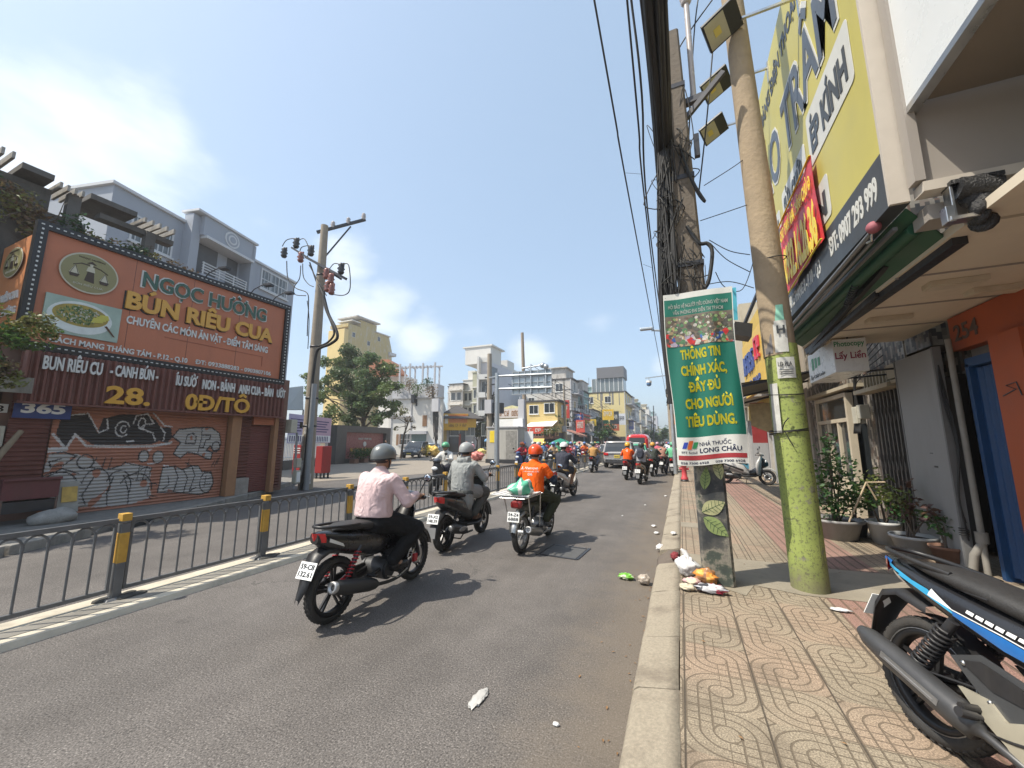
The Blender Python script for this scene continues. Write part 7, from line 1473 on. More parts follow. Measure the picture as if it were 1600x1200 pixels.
# dark trees
def clumps(c,n,sp,r0,r1,seed):q=random.Random(seed);return [((c[0]+q.gauss(0,sp[0]),c[1]+q.gauss(0,sp[1]),c[2]+q.uniform(-sp[2],sp[2])),q.uniform(r0,r1)) for _ in range(n)]
tb=at(565,690,Y=27.5)
tree('leafy_tree','large spreading green tree behind the entrance wall',(tb.x,tb.y,0),[(tb.x,tb.y,0),(tb.x+.1,tb.y,2.5),(tb.x,tb.y+.1,5)],.3,[((at(px,py,Y=27.5+q).x,27.5+q,at(px,py,Y=27.5+q).z),r) for px,py,q,r in ((520,568,0,1.3),(548,552,.5,1.3),(575,560,-.3,1.3),(600,580,.3,1.2),(500,595,-.4,1.2),(535,590,-1,1.4),(565,595,-1,1.5),(598,612,-.6,1.3),(507,622,-.6,1.2),(545,625,-1.2,1.4),(580,632,-1,1.4),(612,632,0,.9),(520,648,-.8,1.2),(560,655,-.8,1.3),(597,652,-.4,1.1),(487,612,.2,.8),(478,590,.4,.7),(558,570,1,1.2),(590,600,1,1.2),(622,604,.2,.6),(540,605,1.4,1.5))],[leafmat('leaf_olive',(.15,.195,.065)),leafmat('leaf_olive_dark',(.09,.13,.05)),leafmat('leaf_mid',(.125,.18,.07)),MATS['leaf_olive']],.17,620,seed=5)
tb=at(640,690,Y=31)
tree('dry_tree','small brownish tree leaning out right of the entrance wall',(tb.x-1,tb.y,0),[(tb.x-1,tb.y,0),(tb.x-.7,tb.y,2.4),(tb.x-.2,tb.y,3.6)],.12,[((at(px,py,Y=31).x,31,at(px,py,Y=31).z),r) for px,py,r in ((612,650,.5),(625,645,.6),(637,655,.5),(632,640,.5),(645,668,.35),(618,670,.35))],[LBR,LG3],.14,330,seed=6)
# corrugated lean-to roof seen left of the pole
lt=wthing('shed_roof','pale corrugated shed roof behind the left utility pole','roof',(-22,17.6,3));ra=[at(px,py,Y=Y) for px,py,Y in ((447,640,17.5),(474,640,19.5),(474,603,20.5),(449,606,18.5))]
B1('sheet',lt,mat('zinc_sheet',(.42,.42,.40),rough=.5,metal=.3,var=.1),lambda b:(b.add(ra,[(0,1,2,3)]),b.add([p-V((0,0,.04)) for p in ra],[(3,2,1,0)])));B1('post',lt,DARKM(),lambda b:[b.cyl(p-V((0,0,p.z)),p,.05,n=8) for p in (ra[0],ra[1])])
# white long building with roof terrace, then the yellow signed shop
t,f1,f2,h=corner_bldg('white_building','long stained white building with roof terrace and trellis',(606,40),(690,41.5),(697,60),622,WWALL,'building')
L=f1.L
B1('coping',t,bw('grey_trim',(.34,.34,.34)),lambda b:f1.box(b,-.1,L+.1,h-.05,h+.12,-.3,.2))
B1('parapet',t,GREY1,lambda b:f1.box(b,0,L*.86,h+.12,h+2.0,-3,-.6))
B1('shop_front',t,mat('shop_teal_glass',(.10,.15,.15),rough=.2),lambda b:f1.box(b,L*.43,L*.72,.2,2.6,0,.03));B1('awning',t,GREY1,lambda b:f1.box(b,L*.42,L*.74,2.6,3.0,0,.5))
B1('door',t,mat('brown_door',(.22,.12,.06),rough=.6),lambda b:(f1.box(b,L*.16,L*.24,1.2,2.6,0,.04),f1.box(b,L*.64,L*.72,3.6,5.0,0,.05)))
B1('air_unit',t,DARKM(),lambda b:(f1.box(b,L*.44,L*.50,6.6,7.7,0,.5),f1.box(b,L*.5,L*.53,6.2,7.9,0,.06)))
B1('down_pipe',t,GREY1,lambda b:(f1.box(b,L*.42,L*.43,0,h,0,.1),f1.box(b,L*.05,L*.06,0,h,0,.1)))
B1('gable_bracket',t,GREY1,lambda b:f1.box(b,L*.02,L*.45,h-2.4,h-2.2,0,.25))
window(f1,L*.22,1.3,1.6,1.3,t,GREY1,GLASS(),2,1)
def trellis(b):
    for a in (.1,.3,.55,.78):f1.box(b,L*a,L*a+.2,h+2.0,h+4.6,-2.4,-2.28);f1.box(b,L*a,L*a+.2,h+2.,h+4.9,-.9,-.7)
    f1.box(b,-.5,L*.85,h+4.6,h+4.75,-2.5,-2.25);f1.box(b,-.5,L*.85,h+4.3,h+4.42,-.95,-.75)
    for k in range(12):f1.box(b,L*.07*k,L*.07*k+.12,h+4.45,h+4.55,-2.4,-.7)
B1('trellis',t,GREY1,trellis)
for k,(px,py) in enumerate(((622,605),(640,600),(652,608),(668,598),(675,612))):
    c=at(px,py,Y=40);sh_=wthing('roof_shrub',('shrub at the left of the white roof terrace','shrub under the white trellis','low shrub mid terrace','tall climber at the right trellis post','bushy shrub at the right end of the terrace')[k],'plant',c,'plants on the white roof terrace');b=MB().m((LG2,LBR,LG1)[k % 3]);leaves(b,c,.9,220,.15,rng=rg);b.build('foliage',sh_,recalc=False);B1('stem',sh_,BARK(),lambda b:b.cyl(c-V((0,0,1.2)),c+V((0,0,.4)),.04,n=6))
pt=wthing('house','small terracotta roofed house peeping above the leafy tree','house',at(605,580,Y=52));c=at(612,578,Y=52)
B1('roof',pt,mat('roof_terracotta',(.42,.17,.09),rough=.8,var=.15),lambda b:b.prism([(-3.2,-1.2),(3.2,-1.2),(1.2,1.0),(-1.6,1.0)],c,(.9,.3,0),(0,0,1),4));B1('wall',pt,WWALL,lambda b:b.box((c.x,c.y+2,c.z/2-.8),(5,4,c.z-.9)))
# peeling yellow tower
t,f1,f2,h=corner_bldg('yellow_tower','tall peeling ochre building rising over the tree',(532,66),(600,80),(606,95),528,PEEL,'building');L=f1.L
B1('left_wing',t,YEL,lambda b:f1.box(b,-1.2,.0,0,at(520,514,Y=66).z-.8,-5,.3))
B1('top_block',t,PEEL,lambda b:(f1.box(b,L*.28,L*.66,h,at(560,506,Y=72).z,-7,.02),f1.box(b,.02,L*.3,h,at(540,508,Y=68).z-1.2,-6,.0)))
B1('stair_room',t,WWALL,lambda b:f1.box(b,L*.08,L*.275,h+1,at(550,504,Y=69).z,-5,.012))
B1('roof',t,OLDW,lambda b:(f1.box(b,L*.14,L*.70,at(560,504,Y=72).z,at(560,504,Y=72).z+.3,-6,.8),f1.box(b,L*.62,L+.3,h,h+.25,-9,.3)))
B1('balcony',t,GREY1,lambda b:[f1.box(b,L,L+2.6,z,z+.8,-5,.5) for z in (h-5,h-10.5)])
for a,z in ((L*.1,h-3),(L*.45,h-4),(L*.7,h-2)):window(f1,a,z,.9,1.1,t,WWALL,GLASS(),0,0,False)
# yellow shop with big sign
t,f1,f2,h=corner_bldg('corner_shop','two storey corner shop with dark hipped roof above a yellow sign',(692,46),(738,48),(745,62),655,GREY1,'shop');L=f1.L
B1('roof',t,DROOF,lambda b:(b.loft([[f1.p(-1.2,h,1.6),f1.p(L+1.6,h,1.6),f1.p(L+1.6,h,-6),f1.p(-1.2,h,-6)],[f1.p(1.5,h+2.0,-1.5),f1.p(L-2,h+2.0,-1.5),f1.p(L-2,h+2.,-4),f1.p(1.5,h+2.,-4)]],True,False)))
wins(f1,t,3,1,1.0,h-2.3,2.2,1,1.2,1.7);B1('wall_base',t,YEL,lambda b:f1.box(b,0,.5,0,4,0,.05));B1('shop_front',t,GLASS(),lambda b:f1.box(b,.8,L-1,.2,3.2,0,.04))
B1('doors',t,mat('shop_red',(.35,.07,.05),rough=.5),lambda b:f1.box(b,2.2,L-1.6,.2,2.7,.04,.08))
s1=wthing('shop_sign','yellow and orange shop sign under the dark hipped roof','sign',f1.p(L/2,3.6,1));ZA,ZB=at(715,673,Y=48).z,at(715,648,Y=48).z
B1('panel',s1,mat('sign_amber',(.68,.40,.03),rough=.4),lambda b:(f1.box(b,-.6,L*.85,ZA,ZB,.6,1.0),f1.box(b,L*.85,L*1.12,ZA+.4,ZB-.6,.4,.8)))
B1('orange_field',s1,mat('sign_orange',(.62,.22,.05),rough=.4),lambda b:f1.box(b,L*.2,L*.82,ZA+(ZB-ZA)*.45,ZB-.1,1.0,1.03));B1('picture',s1,WHITE(),lambda b:f1.box(b,L*.06,L*.17,ZA+(ZB-ZA)*.4,ZB-.15,1.0,1.03));B1('post',s1,mat('sign_amber',(.68,.40,.03)),lambda b:f1.box(b,-.6,.1,0,ZA,.5,.9))
marks('CƠM TẤM',f1.p(L*.25,ZA+(ZB-ZA)*.66,1.035),f1.r,Zv,.5,mat('letter_scarlet',(.60,.06,.03),rough=.4),s1,'lettering',.02,.03,fit=L*.5);marks('BÁNH MÌ - XÔI',f1.p(L*.2,ZA+(ZB-ZA)*.2,1.005),f1.r,Zv,.42,mat('letter_brown',(.25,.10,.02),rough=.4),s1,'lettering',.02,.02,fit=L*.6)
# row of narrow houses in the side street
for i,(a,c,e,ytop,wl,L_) in enumerate((((700,74),(722,74),(727,90),600,OLDW,'low old house with rusty roof behind the corner shop'),((722,76),(738,76),(742,92),594,WWALL,'narrow white house in the side street'),((737,72),(750,72),(754,90),582,bw('green_grey',(.36,.36,.27)),'narrow mossy house with arched windows and roof plants'),((698,100),(722,100),(730,118),603,GREY1,'distant grey roof terrace house with awning'))):
    t,f1,f2,h=corner_bldg('narrow_house',L_,a,c,e,ytop,wl,'house','narrow houses in the side street');L=f1.L
    for k in range(max(2,int(h/3.4))):window(f1,L*.15,1+3.3*k,L*.3,1.7,t,WHITE(),GLASS(),0,0);window(f1,L*.58,1+3.3*k,L*.28,1.7,t,WHITE(),GLASS(),0,0)
    B1('balcony',t,WWALL,lambda b:[f1.box(b,L*.05,L*.95,3.1+3.3*k,3.3+3.3*k,0,1.0) for k in range(1,max(2,int(h/3.4)))])
    B1('roof',t,(DROOF,wl,wl,DROOF)[i],lambda b:(f1.box(b,-.15,L+.15,h+.01,h+.22,-4,.15),i in (1,2) and f1.box(b,L*.3,L,h+.22,h+2.4,-4,-.8)))
# tall grey apartment block
t,f1,f2,h=corner_bldg('apartment_block','tall pale grey apartment block with stacked balconies and small side windows',(749,66),(766,66.5),(818,84),566,bw('pale_grey_plaster',(.52,.52,.555),stain=.08),'building');L=f1.L
B1('top_floor',t,WWALL,lambda b:(f2.box(b,.3,f2.L*.30,h,h+3.4,-6,-.2),f2.box(b,.1,f2.L*.36,h+3.4,h+3.7,-6.5,.2),f2.box(b,f2.L*.5,f2.L*.72,h,h+2.2,-5,-.3)))
B1('parapet',t,WWALL,lambda b:(f1.box(b,0,L,h,h+.9,-.2,.3),f2.box(b,f2.L*.3,f2.L,h,h+.5,-.3,0)))
nfl=int(h/3.5)
for k in range(nfl):
    z=.4+3.5*k
    B1('balcony',t,WWALL,lambda b:(f1.box(b,-.2,L+.1,z+2.6,z+2.9,0,1.7),f1.box(b,-.2,L+.1,z+2.9,z+3.6,1.55,1.7)));window(f1,L*.2,z+.2,L*.6,2.2,t,WHITE(),GLASS(),1,0,False)
    if k:window(f2,f2.L*.10,z+1.2,1.5,.8,t,WHITE(),GLASS(),0,0,False)
window(f2,f2.L*.02,h-3.2,2.6,2.4,t,GREY1,GLASS(),0,0,False);B1('stripe',t,mat('pale_pink',(.50,.40,.42),rough=.8),lambda b:f2.box(b,.1,f2.L*.34,h*.48,h*.55,0,.02))
B1('column',t,WWALL,lambda b:(f1.box(b,-.2,.15,0,h+.9,0,1.7),f1.box(b,L-.15,L+.2,0,h+.9,0,1.7)))
# the street row on the far side of the road
def street_house(label,pxC,Y,px_left,pxR_far,ytop,wl,rows,roof=None,win=2,name='street_house',extra=None):
    C=at(pxC,690,Y=Y);A=at(px_left,690,Y=Y);yfar=None
    d=cam_ray(pxR_far,690);yfar=C.x*d.y/d.x if d.x<0 else Y+12
    t,f1,f2,h=corner_bldg(name,label,(px_left,Y),(pxC,Y),(pxC,Y),ytop,wl) if False else (None,)*4
    h=at(pxC,ytop,Y=Y).z;t=wthing(name,label,'house',(C.x,Y,0),'houses along the far side of the road')
    B1('wall',t,wl,lambda b:b.box(((A.x+C.x)/2,(Y+yfar)/2,h/2),(C.x-A.x,yfar-Y,h)))
    f1,f2=Face((A.x,Y,0),(C.x,Y,0)),Face((C.x,Y,0),(C.x,yfar,0))
    for k in range(rows):
        z=3.6+3.2*k
        if z+1.5>h:break
        for j in range(win):window(f1,f1.L*(.15+.8*j/max(1,win)),z,1.2,1.3,t,WHITE(),GLASS(),1,0)
        n2=max(1,min(4,int(f2.L/3.2)))
        for j in range(n2):window(f2,f2.L*(j+.25)/n2,z,1.4,1.6,t,WHITE(),GLASS(),1,0)
        B1('balcony',t,GREY1,lambda b:(f2.box(b,.2,f2.L-.2,z-.55,z-.4,0,1.1),f2.box(b,.2,f2.L-.2,z+.2,z+.26,1.05,1.1),[f2.box(b,.3+f2.L*.09*q,.34+f2.L*.09*q,z-.4,z+.2,1.05,1.09) for q in range(11)]))
    B1('shop_front',t,mat('shop_dark',(.06,.055,.05),rough=.6,var=.3,scale=2),lambda b:(f2.box(b,.3,f2.L-.3,.1,2.7,0,.03),f1.box(b,.5,f1.L-.3,.1,2.7,0,.03)))
    B1('roof',t,roof or DROOF,lambda b:b.box(((A.x+C.x)/2,(Y+yfar)/2,h+.1),(C.x-A.x+.5,yfar-Y+.2,.22)))
    return t,f1,f2,h
t,f1,f2,h=street_house('pale yellow low house with peaked roof behind the long white banner',816,47,765,822,648,bw('lemon_plaster',(.60,.55,.30)),0,win=0)
B1('gable',t,bw('lemon_plaster',(.60,.55,.30)),lambda b:b.prism([(0,0),(f1.L,0),(f1.L*.7,1.1),(f1.L*.5,.9)],f1.p(0,h+.2),f1.r,Zv,-4))
bn_=wthing('banner','long white cloth banner slung across the low yellow house front','banner',f1.p(1,3,.4))
B1('cloth',bn_,WHITE(),lambda b:(b.loft([[f1.p(.2+f1.L*.095*k,3.0+.28*math.sin(k*.9)*.4-.4*math.sin(math.pi*k/10),.6) for k in range(11)],[f1.p(.2+f1.L*.095*k,4.6,.6) for k in range(11)]],False,True,False)))
s2=wthing('shop_sign','faded white shop sign with brown lettering above the white cloth banner','sign',f1.p(1,5,.3));B1('panel',s2,bw('faded_white',(.55,.50,.47)),lambda b:f1.box(b,.2,f1.L-.2,4.75,6.0,.1,.3));marks('QUÁN ĂN LỘC',f1.p(.6,5.05,.305),f1.r,Zv,.62,mat('letter_brown',(.25,.10,.02)),s2,'lettering',.02,.03,fit=f1.L*.8)
t,f1,f2,h=street_house('yellow two storey house with white awning and sunshade',872,44,822,886,627,YEL,0,win=0)
window(f1,f1.L*.12,5.0,1.1,1.0,t,WHITE(),GLASS(),1,0);window(f1,f1.L*.6,5.1,1.2,1.1,t,WHITE(),GLASS(),1,0);window(f2,f2.L*.4,4.6,.9,1.5,t,WHITE(),GLASS(),0,0)
B1('awning',t,WHITE(),lambda b:b.loft([[f1.p(.6,3.95,0),f1.p(f1.L,4.1,0)],[f1.p(.4,3.4,1.6),f1.p(f1.L-.2,3.4,1.6)]],False,False,False));B1('terrace_floor',t,mat('terrace_brown',(.16,.08,.06),rough=.7),lambda b:f1.box(b,.3,f1.L+.3,1.95,2.3,0,2));B1('lower_awning',t,mat('awning_yellow',(.55,.42,.12),rough=.7),lambda b:b.loft([[f1.p(.6,2.0,2.0),f1.p(f1.L-1,2.0,2.0)],[f1.p(.6,1.3,2.7),f1.p(f1.L-1,1.3,2.7)]],False,False,False))
B1('terrace_rail',t,WHITE(),lambda b:([f1.box(b,.5+.35*k,.54+.35*k,2.3,3.0,1.9,1.94) for k in range(int(f1.L/.35)-1)],f1.box(b,.4,f1.L,3.0,3.06,1.9,1.95)))
s3=wthing('shop_sign','red shop sign with pale lettering on the yellow house','sign',f1.p(1,3,2));B1('panel',s3,mat('sign_scarlet',(.55,.08,.05),rough=.4),lambda b:f1.box(b,.2,3.0,2.55,3.35,1.96,2.1));marks('LẨU BÒ',f1.p(.5,2.75,2.105),f1.r,Zv,.4,PALE,s3,'lettering',.02,.03,fit=2.2)
for k,(px,py) in enumerate(((860,672),(850,674),(869,670))):
    c=at(px,py+2,Y=41.6);sh_=wthing('balcony_plant',('leafy plant at the middle of the yellow house terrace','leafy plant at the left of the yellow house terrace','leafy plant at the right of the yellow house terrace')[k],'plant',c,'plants on the yellow house terrace');b=MB().m((LG3,LG1,LG2)[k]);leaves(b,c,.5,110,.12,rng=rg);b.build('foliage',sh_,recalc=False);B1('pot',sh_,MATS['terracotta'],lambda b:b.cyl(c-V((0,0,.6)),c-V((0,0,.25)),.15,.2,10))
rows=[('stained old house with water tanks behind the yellow one',895,62,840,905,592,OLDW,3,2),('grey house with red striped roof edge',896,56,874,912,643,GREY1,1,1),('teal and grey house with cluttered balconies',914,68,893,922,612,TEAL,3,2),('tall pale yellow house with dark glass roof room',980,84,910,990,612,PALEY,3,2),('narrow grey shop house with hanging signs',926,76,915,942,640,GREY1,2,1),('white shop house with blue trimmed balconies',994,100,975,1001,632,WWALL,3,1),('cream shop house further down the row',1004,125,985,1010,640,CREAM,3,1),('white block with rooftop tank far along the row',1013,155,990,1019,648,WWALL,3,1),('grey block far along the row',1020,190,1000,1026,662,GREY1,3,1),('cream block near the end of the row',1028,240,1005,1034,668,CREAM,3,1),('last pale block at the end of the row',1037,320,1012,1044,674,WWALL,2,1)]
HS={}
for (L_,pc,Y,pl,pr,yt,wl,rw,wn_) in rows:
    t,f1,f2,h=street_house(L_,pc,Y,pl,pr,yt,wl,rw,win=wn_);HS[L_[:12]]=(t,f1,f2,h)
    if Y>90 or 'old house' in L_:B1('roof_tank',t,STEEL(),lambda b:b.cyl(f1.p(f1.L*.6,h+.2,-2),f1.p(f1.L*.6,h+1.8,-2),.6,n=12),smooth=True)
t,f1,f2,h=HS['tall pale ye']
B1('glass_room',t,mat('roof_glass',(.16,.19,.20),rough=.2,spec=.6),lambda b:f1.box(b,f1.L*.25,f1.L-.3,h+.2,h+3.2,-5,-.3));B1('room_roof',t,mat('roof_grey',(.14,.14,.15),rough=.6),lambda b:(f1.box(b,f1.L*.38,f1.L-.1,h+3.2,h+5.6,-5.5,.1),));B1('room_frame',t,WHITE(),lambda b:[f1.box(b,f1.L*(.25+.1*k),f1.L*(.25+.1*k)+.1,h+.2,h+3.2,-.3,-.2) for k in range(8)])
t,f1,f2,h=HS['grey house w'];B1('striped_fascia',t,mat('stripe_red',(.42,.06,.05),rough=.6),lambda b:(f2.box(b,0,f2.L,h-.5,h-.2,1.1,1.2),f2.box(b,0,f2.L,h-1.1,h-.8,1.1,1.2)))
# hanging signs along the row
SG_=[(907,666,52,1.2,1.7,(.60,.10,.08),'orange red hanging sign over the pavement','PHỞ'),(950,648,70,2.0,1.9,(.70,.45,.04),'yellow hanging sign high on the row','CƯA'),(960,653,72,1.6,2.4,(.03,.04,.05),'dark upright hanging sign','M'),(956,668,66,2.4,1.1,(.42,.10,.04),'long red and gold hanging sign','NHA KHOA'),(971,655,78,1.6,2.2,(.60,.62,.66),'white hanging sign beside the dark one','A'),(988,650,95,1.6,3.0,(.55,.56,.60),'pale upright sign far down the row','SPA'),(985,664,88,1.4,2.0,(.14,.16,.42),'violet blue sign far down the row','HD'),(920,668,60,1.6,1.2,(.50,.46,.42),'pale square sign on the grey shop house','TÓC')]
for px,py,Y,wd,ht,c,L_,s in SG_:
    p=at(px,py,Y=Y);hs=wthing('hanging_sign',L_,'sign',p,'hanging signs along the row');B1('panel',hs,mat('hs_%s' % s,c,rough=.4),lambda b:b.box(p,(wd,.2,ht)));marks(s+'xx',p+V((0,-.105,-.25*min(1,ht/2))),(1,0,0),Zv,min(.5*ht,.8),PALE if sum(c)<1.2 else INK,hs,'lettering',.02,.03,align='CENTER',fit=wd*.75);B1('bracket',hs,DARKM(),lambda b:b.bar(p+V((-wd/2,0,ht*.4)),p+V((-wd/2-1.4,0,ht*.4)),.06,.06))
# parasols and awnings on the pavement
for k,(px,py,Y,r,c,L_) in enumerate(((876,693,40,1.35,(.03,.20,.14),'green market parasol before the yellow house'),(905,696,46,1.6,(.42,.32,.24),'tan market parasol right of the green one'),(768,688,36,.8,(.15,.32,.55),'small blue parasol beside the grey cabinet'))):
    p=at(px,py,Y=Y);ps=wthing('parasol',L_,'parasol',(p.x,p.y,0));B1('canopy',ps,cloth(c),lambda b:b.lathe([(.02,.55),(r*.5,.32),(r,0),(r*.98,-.12)],p,n=8,smooth=False));B1('pole',ps,STEEL(),lambda b:b.cyl((p.x,p.y,0),p+V((0,0,.5)),.03,n=8),smooth=True)
for k,(px,Y,ln,c,L_) in enumerate(((893,50,5,(.35,.18,.13),'faded red shop awning'),(918,60,6,(.30,.30,.30),'grey shop awning'),(940,72,6,(.12,.12,.13),'dark shop awning'),(960,82,8,(.20,.13,.09),'brown shop awning'))):
    p=at(px,690,Y=Y);av=wthing('awning',L_+' along the far pavement','awning',(p.x,Y,2.5),'shop awnings along the row');B1('canvas',av,mat('aw_%d' % k,c,rough=.8),lambda b:(b.loft([[(p.x-1.2,Y,3.3),(p.x-1.2,Y+ln,3.3)],[(p.x+1.0,Y,2.5),(p.x+1.0,Y+ln,2.5)],[(p.x+1.0,Y,2.25),(p.x+1.0,Y+ln,2.25)]],False,False,False)));B1('frame',av,DARKM(),lambda b:(b.bar((p.x-1.2,Y,3.25),(p.x+1,Y,2.45),.04,.04),b.bar((p.x-1.2,Y+ln,3.25),(p.x+1,Y+ln,2.45),.04,.04)))
# street trees far off
for k,(px,py,Y,r,L_) in enumerate(((1035,678,110,2.6,'round street tree at the far end of the road'),(1029,684,130,2.4,'darker tree beside the round street tree'),(948,672,64,1.5,'leafy street tree between the hanging signs'),(940,680,58,1.2,'small street tree by the shop awnings'),(930,660,74,1.6,'green roof creeper on the row'),(752,668,52,1.4,'bright yellow green tree beside the grey cabinet'),(745,678,54,1.1,'small bright shrub by the corner shop'))):
    c=at(px,py,Y=Y);cs=[((c.x+rg.gauss(0,r*.45),c.y+rg.gauss(0,r*.4),c.z+rg.uniform(-r*.4,r*.4)),r*rg.uniform(.35,.55)) for _ in range(9)]
    tree('street_tree',L_,(c.x,c.y,0),[(c.x,c.y,0),(c.x+.1,c.y,c.z*.5),(c.x,c.y,c.z)],.16,cs,[LG3,LG1] if px<760 else [LG2,LG1],.22 if Y<100 else .3,170,seed=20+k)
far=MB()
for k in range(26):far.m((LG2,LG1,LG3)[k % 3]);leaves(far,(rg.uniform(-14,-4) if k % 2 else rg.uniform(2,9),rg.uniform(150,330),rg.uniform(3,9)),rg.uniform(2,4),110,.5,rng=rg)
tag(far.build('distant_trees',recalc=False),'hazy distant tree line closing the street','trees',kind='stuff')
# far end of the road, right side: pale houses
for k,(px,Y,yt,wl,L_) in enumerate(((1046,150,672,CREAM,'pale house at the far right end of the street'),(1050,230,678,WWALL,'farthest white house on the right of the street'))):
    p=at(px,690,Y=Y);h=at(px,yt,Y=Y).z;hb=wthing('far_house',L_,'house',(2.5+k,Y,0));B1('wall',hb,wl,lambda b:b.box((5.5,Y+10,h/2),(6,20,h)));f=Face((2.5,Y+20,0),(2.5,Y,0));[window(f,2+4*j,3.5,1.6,1.8,hb,WHITE(),GLASS()) for j in range(3)]
# ================================================================== JUNCTION FURNITURE
kx=wthing('switch_cabinet','tall grey concrete switch cabinet with a small yellow notice','cabinet',at(782,722,Z=0));kp=at(782,724,Z=0);kh=at(782,668,Y=kp.y).z
B1('body',kx,bw('cabinet_concrete',(.40,.385,.35),stain=.45),lambda b:b.box((kp.x+.1,kp.y+.9,kh/2),(2.6,1.6,kh)));B1('plinth',kx,DARKM(),lambda b:b.box((kp.x+.1,kp.y+.9,.15),(2.8,1.8,.3)));B1('cap',kx,GREY1,lambda b:b.box((kp.x+.1,kp.y+.9,kh+.04),(2.75,1.75,.08)))
B1('notice',kx,mat('notice_yellow',(.75,.55,.03),rough=.5),lambda b:b.box((kp.x-.65,kp.y+.085,kh-.7),(.65,.02,.9)));B1('stain',kx,mat('cabinet_stain',(.24,.23,.21),rough=.9,var=.4),lambda b:b.box((kp.x+.85,kp.y+.088,kh*.5),(.9,.012,kh*.8)))
gm=wthing('gantry_sign','back of a large road direction sign on a galvanised gantry post','road sign',at(776,735,Z=0));g0=at(776,738,Z=0);GY_=g0.y
GAL=mat('galvanised',(.42,.45,.47),rough=.4,metal=.6,var=.08)
gz=lambda px,py:at(px,py,Y=GY_)
B1('post',gm,GAL,lambda b:b.cyl((g0.x,GY_,0),(g0.x,GY_,gz(776,583).z),.15,.12,14),smooth=True)
B1('arm',gm,GAL,lambda b:(b.cyl(gz(776,588),gz(862,584),.06,n=8),b.cyl(gz(776,608),gz(862,605),.06,n=8),b.cyl(gz(815,576),gz(850,570),.04,n=6),b.bar(gz(764,590),gz(776,588),.06,.06)),smooth=True)
pA,pB=gz(800,617),gz(860,576)
B1('panel',gm,mat('panel_aluminium',(.58,.64,.66),rough=.45,metal=.2,var=.1),lambda b:b.box(((pA.x+pB.x)/2,GY_+.12,(pA.z+pB.z)/2),(pB.x-pA.x,.03,pB.z-pA.z)))
B1('rib',gm,GAL,lambda b:([b.box((pA.x+(pB.x-pA.x)*k,GY_+.07,(pA.z+pB.z)/2),(.06,.07,pB.z-pA.z)) for k in (.0,.17,.33,.5,.67,.83,1)]+[b.box(((pA.x+pB.x)/2,GY_+.072,pA.z+(pB.z-pA.z)*k),(pB.x-pA.x,.068,.05)) for k in (.02,.25,.5,.75,.98)]))
B1('bracket',gm,GAL,lambda b:[b.box((pA.x+(pB.x-pA.x)*k,GY_,gz(776,596).z),(.07,.07,pB.z-pA.z+.2)) for k in (.5,.88)])
B1('lamp_head',gm,GAL,lambda b:[b.ell(gz(px,py),(.16,.16,.16),8,6) for px,py in ((848,571),(853,573))])
def simple_pole(label,px,pyb,pyt,r0,r1,mt,Y=None,extras=None,name='utility_pole',cat='utility pole',lean=0):
    p=at(px,pyb,Z=0) if Y is None else at(px,690,Y=Y);p.z=0;top=at(px+lean,pyt,Y=p.y);t=wthing(name,label,cat,p);B1('shaft',t,mt,lambda b:b.cyl(p,(top.x,p.y,top.z),r0,r1,12),smooth=True)
    if extras:extras(t,p,top)
    return t
def gear(t,p,top):
    q=lambda px,py:at(px,py,Y=p.y)
    B1('transformer',t,DARKM(),lambda b:[b.cyl(q(px,646),q(px,630),.42,n=10) for px in (764,771,781)],smooth=True);B1('switch_box',t,GREY1,lambda b:b.box(q(767,636)+V((0,-.4,0)),(.7,.5,1.3)))
    B1('wire_clutter',t,WIRE,lambda b:[b.tube(smooth_path([q(766+rg.uniform(-9,10),610+rg.uniform(0,70)) for _ in range(5)],4),.045,5) for _ in range(16)],smooth=True);B1('crossarm',t,DARKM(),lambda b:[b.bar(q(758,y),q(778,y-2),.12,.12) for y in (590,602,626)])
simple_pole('square concrete transformer pole tangled with wires before the apartment block',765,722,553,.30,.22,PCON,33,gear)
simple_pole('tall slender concrete pole rising behind the road sign',822,715,520,.22,.14,pole_mat('pole_brown2',(.30,.24,.18)),33.5,None,lean=-6)
def lamp2(t,p,top):B1('signal_box',t,GREY1,lambda b:b.box(at(815,645,Y=p.y),(.5,.3,2.2)));B1('lower_box',t,WHITE(),lambda b:b.box(at(812,665,Y=p.y)+V((0,-.2,0)),(.8,.3,1.1)));B1('notice',t,WHITE(),lambda b:b.box(at(823,690,Y=p.y-.3),(1.1,.08,1.6)))
simple_pole('thin grey traffic signal post with boxes beside the slender pole',813,725,620,.09,.08,GAL,29,lamp2,'signal_post','post')
simple_pole('leaning dark pole with cable coils before the white building',683,718,603,.16,.12,pole_mat('pole_dark',(.15,.13,.12)),40,lambda t,p,top:(B1('cable_coil',t,WIRE,lambda b:[b.tube(smooth_path([at(680+rg.uniform(-4,5),640+rg.uniform(-15,50),Y=39.7) for _ in range(5)],4),.05,5) for _ in range(9)],smooth=True),B1('box',t,GREY1,lambda b:b.box(at(681,633,Y=39.6),(1.0,.4,1.6)))),lean=-7)
simple_pole('thin white post beside the corner shop',692,700,640,.09,.07,WHITE(),43.5,None,'post','post')
for k,(px,pt,Y) in enumerate(((1021,634,95),(1018,650,130),(976,545,100))):
    simple_pole(('dark street pole by the red van','distant thin pole at the end of the row','thin aerial mast on the roofs')[k],px if k<2 else 920,700,pt if k<2 else 590,.14 if k<2 else .04,.1 if k<2 else .03,DARKM(),Y if k<2 else 66,None,'street_pole' if k<2 else 'aerial_mast','pole' if k<2 else 'mast')
